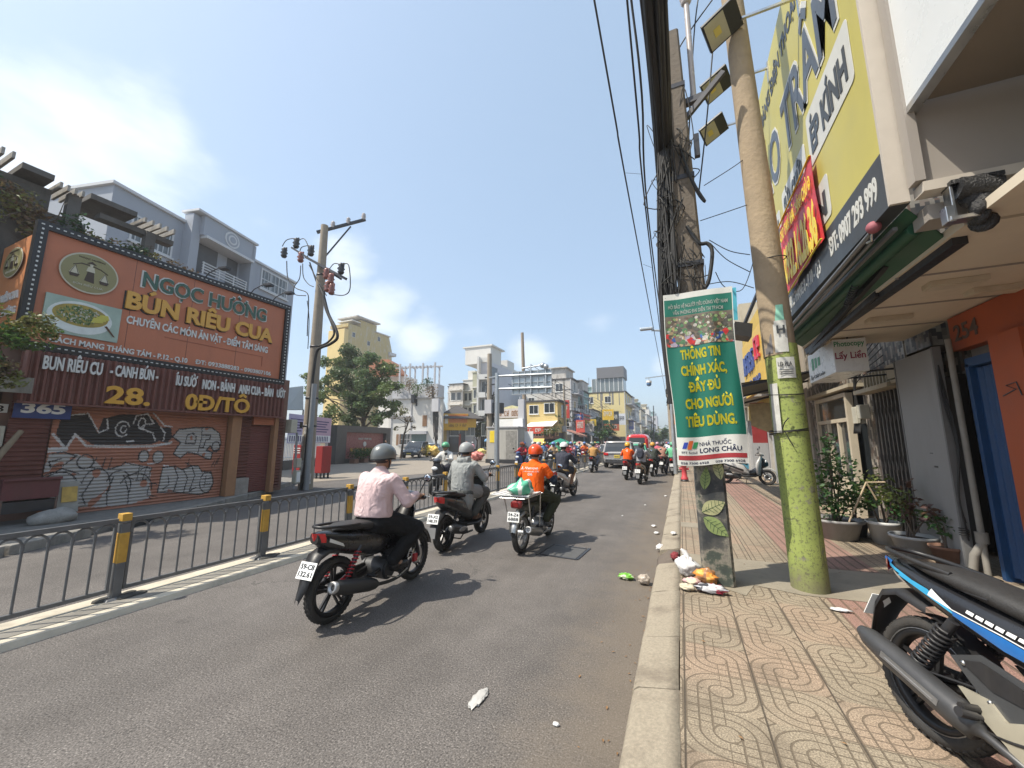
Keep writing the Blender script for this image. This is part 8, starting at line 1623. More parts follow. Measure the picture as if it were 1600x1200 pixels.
# far right pole with orange box, street lamp arms
fp_=wthing('utility_pole','far leaning utility pole with an orange box left of the banner','utility pole',(-.4,25,.15))
B1('shaft',fp_,PCON,lambda b:b.cyl((-.42,25,.15),(-.52,25,8.2),.2,.13,12),smooth=True)
q_=at(1058,690-17,Y=24.7);q_=at(1057,683,Y=24.6)
B1('box',fp_,mat('box_orange',(.65,.25,.08),rough=.5),lambda b:b.box(at(1056,655,Y=24.7),(.42,.3,.62)));B1('wire_clutter',fp_,WIRE,lambda b:[b.tube(smooth_path([at(1050+rg.uniform(-9,6),600+rg.uniform(0,40),Y=24.6) for _ in range(6)],4),.025,5) for _ in range(14)],smooth=True)
sl_=wthing('street_lamp','grey street lamp arm reaching over the road from behind the cables','street lamp',(-.3,20,.15));B1('arm',sl_,GAL,lambda b:(b.cyl(at(1018,516,Y=20),at(1042,517,Y=20),.05,n=8),b.cyl((at(1042,517,Y=20).x,20,.15),at(1042,517,Y=20),.09,.06,10)),smooth=True);B1('lamp_head',sl_,GAL,lambda b:b.box(at(1010,514,Y=20),(.62,.25,.12)),.03)
cv=wthing('traffic_camera','dome camera hanging from a thin arm over the road','camera',at(1015,600,Y=22));B1('arm',cv,GAL,lambda b:(b.bar(at(1008,591,Y=22),at(1046,586,Y=22),.05,.05),b.bar(at(1014,590,Y=22),at(1014,597,Y=22),.04,.04)));B1('dome',cv,mat('dome_blue',(.10,.18,.32),rough=.2),lambda b:b.ell(at(1014,600,Y=22),(.13,.13,.13),12,8),smooth=True);B1('hood',cv,WHITE(),lambda b:b.cyl(at(1014,598,Y=22),at(1014,595,Y=22),.14,n=12),smooth=True)
# ================================================================== CARS
def car(name,label,col,loc,rz,suv=False,van=False,plate_s='51K-220.18',plate_col=None,cat='car',roofbox=None,L_=None):
    t=thing(name,label,cat,(0,0,0));W_,L,H=(.91,4.6,1.68) if suv else (.86,4.4,1.45)
    if van:W_,L,H=1.0,5.4,2.35
    h2=L/2;pc=paint(col,coat=.5,rough=.25)
    if van:pr=[(-h2,.84,.35,2.15),(-h2+.12,.97,.30,2.28),(-1.0,1.0,.28,H),(1.2,1.0,.28,H),(1.9,.97,.28,1.6),(h2-.15,.92,.3,1.15),(h2,.80,.4,.95)]
    else:pr=[(-h2,.72,.42,.92),(-h2+.10,.84,.30,1.02 if suv else .95),(-1.6,W_,.26,1.05 if suv else .96),(0,W_,.24,1.02 if suv else .93),(1.0,W_,.25,1.0 if suv else .88),(h2-.35,.86,.28,.86 if suv else .74),(h2,.70,.38,.66)]
    B1('body',t,pc,lambda b:hull(b,pr,24,4.2,4),smooth=True)
    if not van:
        yr_,yf=(-h2+.18,1.05) if suv else (-h2+.75,1.0);z0=.98 if suv else .90
        def gh(b):
            rings=[]
            for k,(z,w,y0,y1) in enumerate(((z0-.08,W_-.05,yr_,yf+.1),(z0+.05,W_-.07,yr_+.03,yf),((z0+H)/2,W_-.13,yr_+.16,yf-.42),(H-.07,W_-.20,yr_+.34,yf-.82))):
                rings.append([V((sx*w,y,z)) for sx,y in ((-1,y0+.12),(-.85,y0),(.85,y0),(1,y0+.12),(1,y1-.1),(.8,y1),(-.8,y1),(-1,y1-.1))])
            b.loft(rings,True,False)
        B1('windows',t,GLASS(),gh)
        B1('roof',t,pc,lambda b:(b.loft([[V((sx*(W_-w),y,z)) for sx,y in ((-1,yr_+.42-e),(-.8,yr_+.32-e),(.8,yr_+.32-e),(1,yr_+.42-e),(1,yf-.95+e),(.8,yf-.82+e),(-.8,yf-.82+e),(-1,yf-.95+e))] for z,w,e in ((H-.10,.17,.04),(H-.04,.19,.03),(H,.26,-.05))],True,True)))
        B1('pillar',t,pc,lambda b:[b.bar((s*(W_-.065),y0,z0),(s*(W_-.19),y1,H-.08),.05,.09,(1,0,0)) for s in (-1,1) for y0,y1 in ((yr_+.1,yr_+.40),(-.35,-.33),(yf-.04,yf-.86))])
    else:
        B1('windows',t,GLASS(),lambda b:(b.box((0,-h2-.0,1.75),(1.35,.06,.5)),[b.box((s*.985,.4,1.75),(.04,2.6,.55)) for s in (-1,1)],b.loft([[V((sx*.82,1.3,2.2)) for sx in (-1,1)],[V((sx*.86,1.92,1.62)) for sx in (-1,1)]],False,False,False)))
        marks('TRAVELBUS',(-.75,-h2-.035,1.28),(1,0,0),Zv,.22,WHITE(),t,'lettering',.01,.03,fit=1.2);B1('logo',t,mat('logo_amber',(.7,.4,.05)),lambda b:b.lathe([(.001,0),(.14,0),(.14,.01)],(.65,-h2-.03,1.38),'Y',14))
        B1('lower_panel',t,WHITE(),lambda b:b.box((0,-h2-.0,.62),(1.5,.04,.16)))
    B1('bumper',t,mat('bumper_dark',(.05,.05,.055),rough=.5),lambda b:(b.box((0,-h2-.01,.42),(1.4,.10,.16)),b.box((0,h2-.02,.38),(1.35,.10,.18))),.03)
    if suv:B1('chrome_trim',t,STEEL(),lambda b:(b.box((0,-h2-.015,.93),(1.1,.05,.04)),b.box((0,-h2-.04,.56),(1.5,.08,.09))),.01)
    for s in (-1,1):
        B1('tail_light',t,REDL(),lambda b:b.box((s*.66,-h2+.03,.88 if not van else 1.1),(.28,.12,.16 if not van else .4)),.02);B1('headlight',t,mat('lamp_lens',(.75,.77,.78)),lambda b:b.box((s*.60,h2-.06,.66),(.3,.16,.14)),.03)
        B1('side_mirror',t,pc,lambda b:b.ell((s*(W_+.10),.72,1.0 if not van else 1.5),(.10,.06,.08),10,8),smooth=True)
        for y in (-1.35,1.38):
            w_=B1('wheel',t,ALU(),lambda b:b.lathe([(.001,.11),(.08,.11),(.19,.07),(.21,.10),(.21,-.10),(.001,-.10)],(s*(W_-.11),y,.33),'X',20),smooth=True)
            if s<0:
                w_.data.transform(Matrix.Translation((s*(W_-.11),0,0)) @ Matrix.Scale(-1,4,(1,0,0)) @ Matrix.Translation((-s*(W_-.11),0,0)));w_.data.flip_normals()
            B1('tyre',w_,RUBBER(),lambda b:b.lathe([(.205,.10),(.30,.115),(.33,.08),(.33,-.08),(.30,-.115),(.205,-.10)],(s*(W_-.11),y,.33),'X',24),smooth=True)
    pl=B1('number_plate',t,mat('plate_pale',plate_col or (.7,.7,.66),rough=.4),lambda b:b.box((0,-h2-.045 if not suv else-h2-.02,.74 if not van else .45),(.34,.03,.18)))
    B1('number_plate',t,MATS['plate_pale'],lambda b:b.box((0,h2+.03,.46),(.46,.03,.12)))
    text(plate_s,(-.15,(-h2-.062 if not suv else-h2-.037),.70 if not van else .41),(1,0,0),Zv,.07,BLACK(),pl,'lettering',.003,.02,fit=.30)
    if roofbox:B1('roof_sign',t,paint(roofbox),lambda b:b.box((0,0,H+.07),(.5,.2,.13)),.03)
    t.location=loc;t.rotation_euler=(0,0,rz);return t
car('parked_suv','silver sport utility car waiting in the lane with its yellow number plate',(.30,.29,.29),(-3.75,27.0,0),R(2),True,plate_col=(.65,.5,.1),plate_s='50H-432.17')
car('car','dark grey sedan ahead and left of the silver one',(.06,.065,.075),(-5.25,32.5,0),R(1))
car('red_van','red minibus with white lettering on its rear ahead of the silver car',(.55,.02,.025),(-3.75,40.0,0),R(1),van=True,cat='van')
car('taxi','green and white taxi between the silver car and the red minibus',(.05,.30,.18),(-3.4,33.8,0),R(1),roofbox=(.6,.6,.6))
p_=at(634,716,Z=0);car('parked_car','dark grey car parked nose out beside the maroon entrance wall',(.07,.08,.09),(p_.x-.3,p_.y+2.0,.006),R(-160),True)
p_=at(660,712,Z=0);car('parked_car','pale blue car parked before the white building',(.30,.36,.45),(p_.x,p_.y+2,.006),R(-150))
# ================================================================== THE RIDERS AND THEIR BIKES
def rider(bike,x,y,rz,per):
    """set a rider upon the bike: both are things of their own, the rider's hands and feet already meet the grips and pegs"""
    bike.location=(x,y,0);bike.rotation_euler=(0,0,rz);per.location=(x,y,0);per.rotation_euler=(0,0,rz)
HEL=lambda c,r=.35:paint(c,rough=r,coat=.3)
UBG=dict(hands=((-.27,.365,1.012),(.27,.365,1.012)),feet=((-.185,.10,.295),(.185,.10,.295)))
SCG=dict(hands=((-.27,.405,1.062),(.27,.405,1.062)),feet=((-.12,.22,.345),(.12,.22,.345)))
b1=underbone('motorbike','black underbone motorbike with red shock springs, nearest on the road',mat('bike_black',(.016,.016,.018),rough=.28,var=.1,coat=.4),shockc=mat('spring_red',(.42,.02,.03),rough=.4),plate_lines=('59-C8','132.61'))
r1=person('rider in pale pink shirt and grey helmet on the nearest black motorbike',(.62,.46,.46),(.016,.016,.017),mat('helmet_grey',(.16,.17,.17),rough=.35,metal=.3,var=.1,coat=.2),hip=(0,-.09,.815),lean=5,shoes=(.015,.014,.014),bulk=1.1,voxel=.009,yaw=-14,fold=.009,tuck=.03,loose=.02,**UBG)
rider(b1,-3.09,3.46,R(1),r1)
b2=scooter('motorbike','dark grey scooter with round muffler under the rider in grey hooded jacket',mat('bike_graphite',(.045,.047,.047),rough=.3,var=.1,coat=.4),plate_lines=('59-X2','148.39'))
r2=person('rider in grey hooded jacket and matt grey helmet on the dark scooter',(.27,.28,.275),(.10,.105,.10),mat('helmet_pale_grey',(.30,.31,.31),rough=.5,var=.08),hip=(0,-.08,.83),lean=7,shoes=(.12,.06,.035),bulk=1.08,voxel=.009,hood=True,coat_len=.22,yaw=-5,fold=.016,**SCG)
rider(b2,-3.45,5.9,R(2),r2)
b3=underbone('motorbike','old narrow motorbike with steel luggage rack and square red tail lamp',mat('bike_olive',(.07,.075,.06),rough=.4,var=.15),old=True,rack=True,plate_lines=('54-Z4','6888'),exh=mat('old_muffler',(.30,.29,.28),rough=.4,metal=.8,var=.2))
r3=person('rider in bright orange shirt with white lettering and orange helmet',(.80,.115,.012),(.045,.05,.03),HEL((.70,.075,.012),.25),hip=(0,-.10,.80),lean=8,shoes=(.10,.10,.10),bulk=1.0,voxel=.009,sleeves=(.02,.028,.045),yaw=4,fold=.009,**UBG)
rider(b3,-2.29,6.25,R(-1),r3)
wl_=mat('print_white',(.75,.74,.72),rough=.7)
def back_print(per,s,z,h,fit,bold=.03):
    """a print laid on the back of the shirt: each point drops onto the cloth"""
    sh=[c for c in per.children if c.name.split('.')[0] in ('shirt','jacket')][0];o=text(s,(0,0,0),(1,0,0),(0,0,1),h,wl_,sh,'shirt_print',.001,bold,align='CENTER',fit=fit)
    from mathutils.bvhtree import BVHTree
    me=sh.data;bv=BVHTree.FromPolygons([q.co.copy() for q in me.vertices],[tuple(p.vertices) for p in me.polygons])
    for q in o.data.vertices:
        hit=bv.ray_cast(V((q.co.x,-1.5,z+q.co.z)),V((0,1,0)))[0]
        q.co=(hit+V((0,-.0045,0))) if hit else V((q.co.x,-.25,z+q.co.z))
    return o
for s,z,h,f in (('▲ Ahamove',1.20,.042,.30),('GIAO HÀNG SIÊU TỐC',1.155,.018,.28),('06',1.10,.045,.085)):back_print(r3,s.replace('▲ ',''),z,h,f if s[0] != '▲' else .24)
o=back_print(r3,'A',1.195,.05,.05,.05)
for q in o.data.vertices:q.co.x-=.15
gbag=thing('plastic_bag','green and white striped plastic bag sitting on the luggage rack','bag',(-2.30,5.60,.852));gbag.scale=(.95,.95,.82);bgm=MB().m(mat('bag_green',(.10,.42,.27),rough=.35,var=.25,scale=7),True)
bgm.ell((0,0,.10),(.21,.18,.11),40,22);rq=random.Random(4)
for i,p in enumerate(bgm.v):
    p=V(p);a=math.atan2(p.y,p.x);k=1+.07*math.sin(a*7+p.z*30)+.22*mnoise.noise(p*9)+.14*abs(mnoise.noise(p*21));z=p.z+.05*mnoise.noise(p*8);top=max(0,z-.12)
    bgm.v[i]=(p.x*k*(1-top*2.6)+top*.5,p.y*k*(1-top*2.6),max(0,z+top*.6))
wst=mat('bag_stripe_white',(.62,.66,.60),rough=.4)
for k,f in enumerate(bgm.f):
    p=V(bgm.v[f[0]]);
    if math.sin(math.atan2(p.y,p.x)*5+2)>.55:bgm.m(wst);bgm.mi[k]=bgm.cur
bgm.build('bag',gbag);MB().m(MATS['bag_green'],True).tube([(.03,0,.2),(.05,0,.25),(.0,.02,.28)],[.045,.018,.035],8).build('knot',gbag)
tray=thing('white_tray','white wire tray carried flat across the luggage rack, sticking out to the left','tray',(-2.3,5.75,.845))
B1('sheet',tray,WHITE(),lambda b:([b.box((-.12,-.26+.065*k,.0),(.62,.02,.012)) for k in range(9)]+[b.box((-.42+.1*k,0,.008),(.02,.54,.010)) for k in range(7)]))
b4=scooter('motorbike','white tailed scooter ahead, ridden in a dark blue grey jacket',mat('bike_white',(.60,.60,.60),rough=.25,var=.05,coat=.5),mat('bike_cream',(.45,.36,.30),rough=.3,coat=.4),plate_lines=('59-K1','882.40'))
r4=person('rider in dark blue grey jacket, khaki shorts and white cap helmet',(.045,.048,.065),(.30,.20,.09),HEL((.72,.72,.70)),hip=(0,-.16,.83),lean=8,shoes=(.10,.07,.05),bulk=1.05,voxel=.011,shorts=True,cap=True,coat_len=.08,yaw=3,fold=.010,**SCG)
rider(b4,-3.22,11.35,R(-6),r4)
# farther riders on our lane: (bike builder, x, y, heading, clothes ...)
pool={}
def bike_copy(kind,col,label,name='motorbike',group=None):
    key=(kind,col)
    if key not in pool:
        pool[key]=(scooter if kind=='s' else underbone)(name,label,paint(col,coat=.4,rough=.3),group=group,plate_lines=('59-T%d' % (len(pool)+1),'%03d.%02d' % (127+61*len(pool),13+7*len(pool))));return pool[key]
    c=copy_tree(pool[key]);c['label']=label;return c
mids=[('s',(.05,.035,.03),-4.5,21.8,0,(.42,.235,.085),(.20,.24,.32),(.03,.06,.04),'tan jacket and dark green helmet',{}),
        ('s',(.25,.03,.03),-2.24,18.4,-3,(.72,.10,.012),(.05,.05,.06),(.70,.35,.02),'orange jacket and yellow helmet',{}),
        ('s',(.42,.33,.24),-1.50,16.8,-6,(.30,.30,.32),(.03,.03,.03),(.03,.035,.03),'grey shirt with a dark backpack',{}),
        ('s',(.03,.03,.035),-1.3,20.6,-5,(.06,.07,.06),(.05,.05,.06),(.55,.28,.04),'dark olive jacket and mustard helmet',{}),
        ('u',(.02,.02,.03),-.95,22.8,-4,(.38,.20,.15),(.10,.07,.06),(.05,.05,.05),'dusty rose top and black helmet',{}),
        ('s',(.10,.10,.12),-.55,27.5,-2,(.62,.60,.58),(.06,.06,.08),(.60,.58,.56),'white shirt and white helmet ahead at the kerb side',{}),
        ('u',(.03,.03,.04),-1.6,30.5,0,(.45,.10,.14),(.05,.05,.06),(.5,.3,.35),'crimson top and pink helmet',{}),
        ('s',(.04,.05,.07),-.9,34,0,(.55,.55,.58),(.05,.05,.06),(.10,.12,.3),'pale shirt and navy helmet',{}),
        ('u',(.05,.02,.02),-5.0,43,0,(.12,.30,.18),(.05,.05,.05),(.1,.35,.2),'green jacket and green helmet',{}),
        ('s',(.08,.08,.09),-.7,42,0,(.6,.4,.4),(.05,.05,.05),(.6,.6,.55),'rosy shirt and cream helmet',{}),
        ('s',(.04,.05,.07),-1.5,48,0,(.5,.5,.5),(.05,.05,.05),(.35,.05,.05),'light grey shirt and dark red helmet',{}),
        ('u',(.03,.03,.04),-3.9,50,0,(.1,.12,.3),(.05,.05,.05),(.5,.5,.5),'blue jacket and silver helmet',{}),
        ('s',(.08,.08,.09),-.8,56,0,(.6,.6,.58),(.05,.05,.05),(.6,.2,.05),'white top and orange helmet',{}),
        ('s',(.04,.05,.07),-2.3,60,0,(.35,.33,.3),(.05,.05,.05),(.2,.2,.2),'khaki top and grey helmet',{})]
for kind,col,x,y,rz,sh_c,tr_c,hc,L_,kw in mids:
    bk=bike_copy(kind,col,'motorbike under the rider in '+L_,group='motorbikes riding away');pr_=person('rider in '+L_,sh_c,tr_c,HEL(hc),lean=9,voxel=.022 if y<30 else .03,hip=(0,-.16,.82),fold=.008 if y<30 else 0,group='riders riding away',**(SCG if kind=='s' else UBG));rider(bk,x,y,R(rz),pr_)
    if 'backpack' in L_:
        bp_=thing('backpack','dark blue grey backpack worn by the rider on the beige scooter','bag',(0,0,0));B1('bag',bp_,cloth((.05,.055,.075)),lambda b:hull(b,[(-.42,.08,1.02,1.30),(-.38,.14,.98,1.36),(-.30,.15,.97,1.38),(-.26,.13,1.0,1.35)]),smooth=True);B1('strap',bp_,BLACK(),lambda b:[b.tube(smooth_path([(s*.1,-.24,1.34),(s*.12,-.1,1.37),(s*.12,.0,1.25),(s*.13,-.1,1.05)]),.015,6) for s in (-1,1)],smooth=True);bp_.location=(x,y,0);bp_.rotation_euler=(0,0,R(rz))
    if 'orange jacket' in L_:back_print(pr_,'G',1.2,.1,.09)
# the rider in green stopped at the kerb with a foot down
bk=bike_copy('s',(.03,.03,.035),'black scooter stopped at the kerb under the green jacketed rider',group='motorbikes riding away');pr_=person('rider in mint green jacket stopped at the kerb with one foot down',(.14,.42,.24),(.02,.02,.025),HEL((.10,.35,.2)),lean=6,voxel=.02,hip=(0,-.14,.83),hands=SCG['hands'],feet=((-.36,.05,.02),(.12,.22,.345)),knee_out=.3,fold=.01,group='riders riding away');rider(bk,-.42,21.5,R(-3),pr_)
# parked bikes
pk=underbone('parked_motorbike','blue and black motorbike parked on the pavement in the near right corner',mat('bike_black',(.016,.016,.018)),blue=True,shockc=BLACK(),plate_lines=('59-V1','206.75'),exh=mat('muffler_satin',(.060,.060,.062),rough=.42,metal=.3,var=.12,scale=12))
pk.rotation_euler=(0,R(-8),R(201));fwd_=V((-math.sin(R(201)),math.cos(R(201)),0));pk.location=V((1.10,2.86,.152))+fwd_*.61
sc_=scooter('parked_scooter','silver and black scooter parked side on across the pavement behind the poles',mat('bike_silver',(.46,.45,.43),rough=.35,metal=.15,coat=.3),GLOSSB(),sport=True,plate_lines=('59-M2','517.06'));sc_.location=(2.05,16.25,.15);sc_.rotation_euler=(0,R(-7),R(-94))
# ================================================================== ONCOMING CROWD BEYOND THE RAILING
def crowd_bike():
    b=MB();dm,sm,lm=BLACK(),mat('crowd_body',(.03,.03,.035),rough=.3),mat('lamp_lens',(.75,.77,.78))
    b.m(RUBBER(),True)
    for y in (-.62,.64):b.lathe([(.18,.05),(.26,.05),(.275,0),(.26,-.05),(.18,-.05)],(0,y,.275),'X',18)
    b.m(sm,True);hull(b,[(-.85,.05,.75,.82),(-.5,.15,.5,.80),(0,.13,.34,.68),(.12,.09,.3,.5)],10,sub=1);curved_shield(b,[(1.0,.09,.56,.02),(.76,.21,.58,.15),(.5,.2,.5,.12),(.3,.12,.46,.05)],.06);hull(b,[(.38,.08,1.0,1.1),(.5,.15,.96,1.12),(.64,.06,1.0,1.06)],10,sub=1)
    b.m(dm,True);hull(b,[(-.15,.15,.26,.34),(.4,.14,.28,.36)],8,sub=1);b.tube([(-.33,.38,1.04),(0,.48,1.05),(.33,.38,1.04)],.016,6);b.cyl((0,.5,.7),(0,.64,.28),.06,n=8);b.box((0,.66,.5),(.12,.16,.06))
    for s in (-1,1):b.ell((s*.3,.47,1.27),(.06,.02,.045),8,6);b.cyl((s*.22,.45,1.08),(s*.29,.47,1.25),.009,n=5)
    b.m(lm);b.ell((0,.635,.82),(.11,.04,.06),10,6);b.m(WHITE()).box((0,.75,.56),(.15,.01,.10));return b.mesh('motorbike')
cb_me=crowd_bike()
cp=person('template',(.5,.5,.5),(.08,.08,.1),HEL((.6,.6,.6)),lean=6,voxel=.032,hip=(0,-.14,.83),fold=0,hair=False,**SCG)
JK=dict(white=(.62,.61,.58),navy=(.05,.06,.14),green=(.10,.32,.18),orange=(.62,.14,.03),grey=(.28,.28,.29),black=(.03,.03,.035),blue=(.12,.22,.42),pink=(.58,.30,.34),tan=(.42,.30,.18),red=(.42,.04,.05))
HC=dict(white=(.66,.66,.64),black=(.03,.03,.03),green=(.10,.38,.2),orange=(.66,.16,.03),blue=(.10,.2,.45),silver=(.42,.42,.42),red=(.45,.04,.04),yellow=(.62,.45,.06))
combos=[(j,h) for h in HC for j in JK];rz_=random.Random(14);rz_.shuffle(combos)
spots=[]
rows_y=[20.5,23,25.8,28.6,31.6,35,39,43.5,48.5,54]
for iy,yy in enumerate(rows_y):
    for k in range(6 if iy<7 else 5):spots.append((-6.9-k*1.33-rz_.uniform(-.25,.25)-(.3 if iy % 2 else 0),yy+rz_.uniform(-.8,.8)))
spots+=[(-6.7-k*1.2-rz_.uniform(0,.5),yy+rz_.uniform(-1,1)) for yy in (59,64,70,77) for k in range(5)]
spots=[s for s in spots if 606*math.tan(math.atan2(s[0],s[1])+YAW)>8 and s[0]>-14.2]
spots=[(-7.15,10.9)]+spots
def put_crowd(x,y,j,h,first=False,rz=math.pi,where='in the oncoming crowd'):
    o=bpy.data.objects.new('motorbike',cb_me);link(o);o.location=(x,y,0);o.rotation_euler=(0,0,rz+rz_.uniform(-.08,.08))
    tag(o,f'motorbike carrying the rider in {j} jacket and {h} helmet {where}','motorbike','oncoming motorbikes')
    o.material_slots[1].link='OBJECT';o.material_slots[1].material=paint(rz_.choice([(.03,.03,.035),(.03,.03,.035),(.4,.4,.4),(.3,.03,.03),(.05,.08,.2),(.5,.5,.48)]),coat=.4)
    c=cp if first else copy_tree(cp);c.location=o.location;c.rotation_euler=o.rotation_euler;c.name='person';tag(c,f'rider in {j} jacket and {h} helmet {where}','person','oncoming riders')
    for ch in c.children:
        nm=ch.name.split('.')[0]
        for k,sl in enumerate(ch.material_slots):
            if nm=='shirt':sl.link='OBJECT';sl.material=cloth(JK[j])
            if nm=='helmet' and k==0:sl.link='OBJECT';sl.material=HEL(HC[h])
            if nm=='trousers':sl.link='OBJECT';sl.material=cloth(rz_.choice([(.03,.03,.04),(.06,.07,.12),(.15,.13,.11)]))
    return c
for i,(x,y) in enumerate(spots[:68]):put_crowd(x,y,*combos[i],first=(i==0))
# riders waiting by the junction corner and bikes at the corner shop
for i,(px,py) in enumerate(((728,716),(738,712),(805,719),(836,728))):
    p=at(px,py,Z=0);put_crowd(p.x,p.y,*combos[70+i],rz=R((120,60,160,180)[i]),where='waiting by the junction corner')
# goods by the corner shop
for i,(px,py,c,L_) in enumerate(((668,714,(.68,.45,.04),'heap of yellow bags left of the leaning dark pole'),(677,714,(.60,.40,.08),'smaller heap of yellow bags against the leaning pole'),(745,721,(.42,.12,.10),'pink and red bundle on the ground by the grey cabinet'),(752,712,(.52,.42,.12),'mustard cloth bundle behind the pink one'))):
    p=at(px,py,Z=0);crumple('goods_heap',L_,'goods',(p.x,p.y,.02),(.75,.6,.62) if i<2 else (.6,.5,.42),mat('goods_%d' % i,c,rough=.6,var=.3,scale=3),50+i,(mat('goods_alt_%d' % i,tuple(min(1,x*1.4+.1) for x in c),rough=.6),))
# ================================================================== CLUTTER OF THE STREET ROW, OVERHEAD LINES
rq=random.Random(77)
for key,(t,f1,f2,h) in HS.items():
    n=0
    for k in range(int(rq.uniform(3,6))):
        f=f2 if rq.random()<.7 else f1;a=rq.uniform(.1,.85)*f.L;z=rq.choice((3.4,6.5,9.4))+rq.uniform(.2,.6)
        if z>h-.8:continue
        B1('air_unit',t,WHITE(),lambda b:(b.m(WHITE()),f.box(b,a,a+.9,z,z+.6,.05,.4),b.m(DARKM()),f.box(b,a+.1,a+.6,z+.08,z+.52,.4,.42)))
    B1('drain_pipe',t,GREY1,lambda b:f1.box(b,f1.L-.2,f1.L-.08,0,h,0,.1))
    B1('stain_band',t,mat('rain_stain',(.20,.19,.17),rough=.95,var=.4,scale=2),lambda b:[f1.box(b,f1.L*u,f1.L*u+rq.uniform(.12,.4),h-rq.uniform(1,3.2),h,.001,.006+.001*i) for i,u in enumerate([rq.uniform(.05,.9) for _ in range(6)])])
    if h>8:B1('roof_room',t,rq.choice((OLDW,GREY1,CREAM,TEAL)),lambda b:(f1.box(b,f1.L*.3,f1.L*.8,h+.2,h+2.2,-6,-1.2),f1.box(b,f1.L*.25,f1.L*.85,h+2.2,h+2.35,-6.3,-.8))) if 'tall pale' not in key else None
    B1('cornice',t,GREY1,lambda b:[f2.box(b,0,f2.L,z,z+.14,0,.16) for z in (3.1,6.3,9.5) if z<h-.5])
cols=[(.45,.06,.05),(.05,.10,.30),(.60,.42,.04),(.55,.55,.52),(.04,.22,.12),(.05,.05,.06),(.40,.16,.30),(.55,.25,.05)]
nm=['red','navy','amber','white','green','black','mauve','orange'];wd_=['NET','ĐT','BIA','XE','THUỐC','VÀNG','HOA','GAS']
for k in range(16):
    Y=50+k*6.5;X=-14.6+rq.uniform(-.3,1.4)-.0;z=rq.uniform(3.2,6.5);c=cols[k % 8];wd,ht=rq.uniform(.9,1.9),rq.uniform(.9,2.6);p=V((X,Y,z))
    hs=wthing('hanging_sign',f'{"small " if wd*ht < 2 else "large "}{nm[k % 8]} {"upright" if ht > wd else "flat"} sign hung {"low" if z < 4.8 else "high"} {"near the start" if k < 8 else "in the far half"} of the row','sign',p,'hanging signs along the row')
    B1('panel',hs,mat('hs_col_%d' % (k % 8),c,rough=.4,var=.15,scale=3),lambda b:b.box(p,(wd,.18,ht)));marks(wd_[k % 8]+'xx',p+V((0,-.095,-.1)),(1,0,0),Zv,min(ht*.35,.5),PALE if sum(c)<1.2 else INK,hs,'lettering',.02,.03,align='CENTER',fit=wd*.7)
    B1('bracket',hs,DARKM(),lambda b:b.bar(p+V((-wd/2,0,ht*.3)),p+V((-wd/2-1.3,0,ht*.3)),.05,.05))
# second line of taller houses behind the row, closing the gaps of the skyline
for (pl,pr,Y,yt,wl,L_) in ((788,824,92,606,GREY1,'grey tall house behind the road sign'),(822,850,78,613,WWALL,'white tall house rising behind the yellow two storey one'),(896,915,105,622,CREAM,'cream tall house in the second line of the skyline'),(912,934,118,616,WWALL,'white roofed house in the second line of the skyline'),(930,948,130,627,OLDW,'stained house in the second line left of the pale yellow one'),(984,1000,140,634,CREAM,'cream stepped block right of the pale yellow house'),(998,1014,180,640,WWALL,'white stepped block far down the skyline'),(1010,1026,230,650,GREY1,'grey stepped block near the end of the skyline')):
    A,C=at(pl,640,Y=Y),at(pr,640,Y=Y);h=at((pl+pr)/2,yt,Y=Y).z;t=wthing('tall_house',L_,'house',(A.x,Y,0),'houses behind the row');f=Face((A.x,Y,0),(C.x,Y,0))
    B1('wall',t,wl,lambda b:b.box(((A.x+C.x)/2,Y+5,h/2),(C.x-A.x,10,h)));B1('roof_room',t,rq.choice((GREY1,CREAM,TEAL)),lambda b:(f.box(b,f.L*.2,f.L*.7,h,h+2.3,-5,-1.5),f.box(b,f.L*.12,f.L*.8,h+2.3,h+2.5,-5.4,-1)))
    for j in range(max(1,int((h-5)/3.3))):
        for k in range(max(1,int(f.L/2.6))):window(f,.6+2.6*k,h-2.6-3.3*j,1.3,1.4,t,WHITE(),GLASS(),1,0)
    B1('roof_tank',t,STEEL(),lambda b:b.cyl(f.p(f.L*.85,h,-3),f.p(f.L*.85,h+1.5,-3),.55,n=12),smooth=True)
for k in range(7):
    x0=-13.4+.35*k;pts=[V((x0+.1*math.sin(i*1.7+k),30+i*14,6.6+.25*k-(.55 if i % 2 else 0)+rq.uniform(-.1,.1))) for i in range(14)]
    b=MB().m(WIRE,True);b.tube(smooth_path(pts,3),.022,4,False);tag(b.build('overhead_cable'),('lowest','second lowest','third','middle','third highest','second highest','highest')[k]+' overhead cable strung along the far row of houses','cable','overhead cables along the far row')
for k in range(5):
    p=V((-13.2+rq.uniform(-.3,.3),46+26*k,0));sp_=wthing('street_pole',('first','second','third','fourth','fifth')[k]+' concrete pole along the far row of houses, counted from the junction','pole',p,'poles along the far row')
    B1('shaft',sp_,PCON,lambda b:b.cyl(p,p+V((0,0,8.6)),.17,.12,10),smooth=True);B1('crossarm',sp_,DARKM(),lambda b:b.box(p+V((0,0,8.0)),(1.8,.1,.1)));B1('meter_box',sp_,GREY1,lambda b:b.box(p+V((0,-.2,3.2)),(.5,.3,.7)))
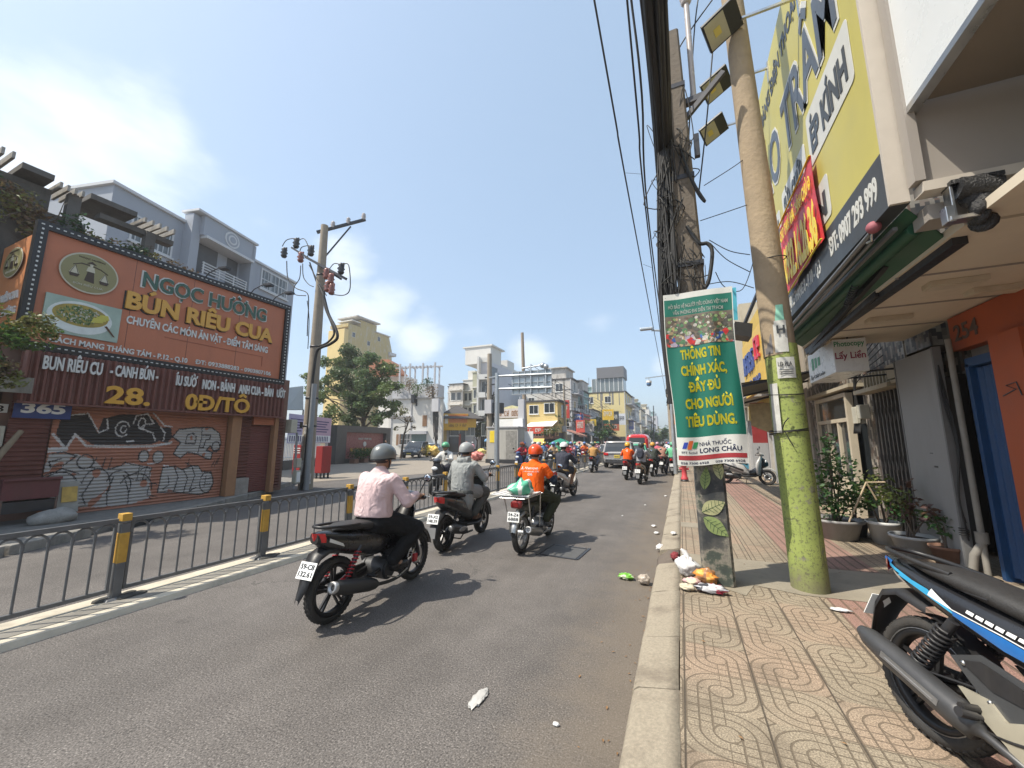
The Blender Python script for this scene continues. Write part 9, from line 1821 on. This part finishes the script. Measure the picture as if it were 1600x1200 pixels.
for k in range(9):
    p=V((-14.4+rq.uniform(-.5,.8),47+9*k+rq.uniform(-2,2),0));hh=rq.uniform(3.5,6.5)
    tree('street_tree',('slim','bushy','sparse','dusty','narrow','leaning','low','ragged','dark')[k]+' street tree between the signs of the far row',p,[p,p+V((.1,0,hh*.5)),p+V((.2,.1,hh*.9))],.10,[((p.x+rq.gauss(0,.7),p.y+rq.gauss(0,.7),hh+rq.uniform(-1.0,.7)),rq.uniform(.45,.8)) for _ in range(7)],[LG2,LG1,LG3],.2,150,'small street trees along the far row',seed=60+k)
# ================================================================== one object per separate piece
SPLIT={'edge_trim','cladding','column','beam','lamp','bracket','door_frame','pillar','roller_door','indicator','patch','notice','lintel','arm','switch_arm','pot','door_pane','slab','meter','balcony','bolt','spring','lower_box','lever','brake_caliper','logo','smudge','band','poster_scraps','rim_lip','frame','door','windows'}
def split_part(o):
    me=o.data;n=len(me.vertices);par=list(range(n))
    def find(i):
        while par[i] != i:par[i]=par[par[i]];i=par[i]
        return i
    for p in me.polygons:
        r=find(p.vertices[0])
        for v in p.vertices[1:]:par[find(v)]=r
    comp={}
    for i in range(n):comp.setdefault(find(i),[]).append(i)
    boxes=[]
    for ids in comp.values():
        c=np.array([me.vertices[i].co for i in ids]);boxes.append([set(ids),c.min(0)-.012,c.max(0)+.012])
    ch=True
    while ch:
        ch=False
        for i in range(len(boxes)):
            for j in range(i+1,len(boxes)):
                if (boxes[i][1] <= boxes[j][2]).all() and (boxes[j][1] <= boxes[i][2]).all():
                    boxes[i]=[boxes[i][0] | boxes[j][0],np.minimum(boxes[i][1],boxes[j][1]),np.maximum(boxes[i][2],boxes[j][2])];del boxes[j];ch=True;break
            if ch:break
    if not 1<len(boxes)<40:return
    objs=[]
    for ids,_,_ in boxes:
        bm=bmesh.new();bm.from_mesh(me);bm.verts.ensure_lookup_table()
        bmesh.ops.delete(bm,geom=[v for v in bm.verts if v.index not in ids],context='VERTS');m2=me.copy();bm.to_mesh(m2);bm.free();objs.append(m2)
    nm=o.name.split('.')[0]
    for m2 in objs[1:]:
        q=o.copy();q.data=m2;q.name=nm;link2(q,o)
    o.data=objs[0]
def link2(q,o):COL.objects.link(q);q.parent=o.parent;q.matrix_parent_inverse=o.matrix_parent_inverse.copy()
done={}
for o in list(scene.objects):
    if o.type=='MESH' and o.parent is not None and o.name.split('.')[0] in SPLIT and o.data.users==1 and not o.children:split_part(o)
# ================================================================== THE DUSTY AIR
hz=MB().m(bpy.data.materials.new('haze'));hz.box((0,0,20),(1500,1500,50));ho=hz.build('haze');ho['kind']='stuff';ho['label']='thin dusty city haze paling the far end of the street'
hm_=ho.data.materials[0];hm_.use_nodes=True;t=hm_.node_tree;t.nodes.remove(t.nodes['Principled BSDF'])
pvn=t.nodes.new('ShaderNodeVolumePrincipled');pvn.inputs['Color'].default_value=(.93,.95,.97,1);pvn.inputs['Density'].default_value=.0013;pvn.inputs['Anisotropy'].default_value=.3
t.links.new(pvn.outputs[0],t.nodes['Material Output'].inputs['Volume']);ho.display_type='WIRE'
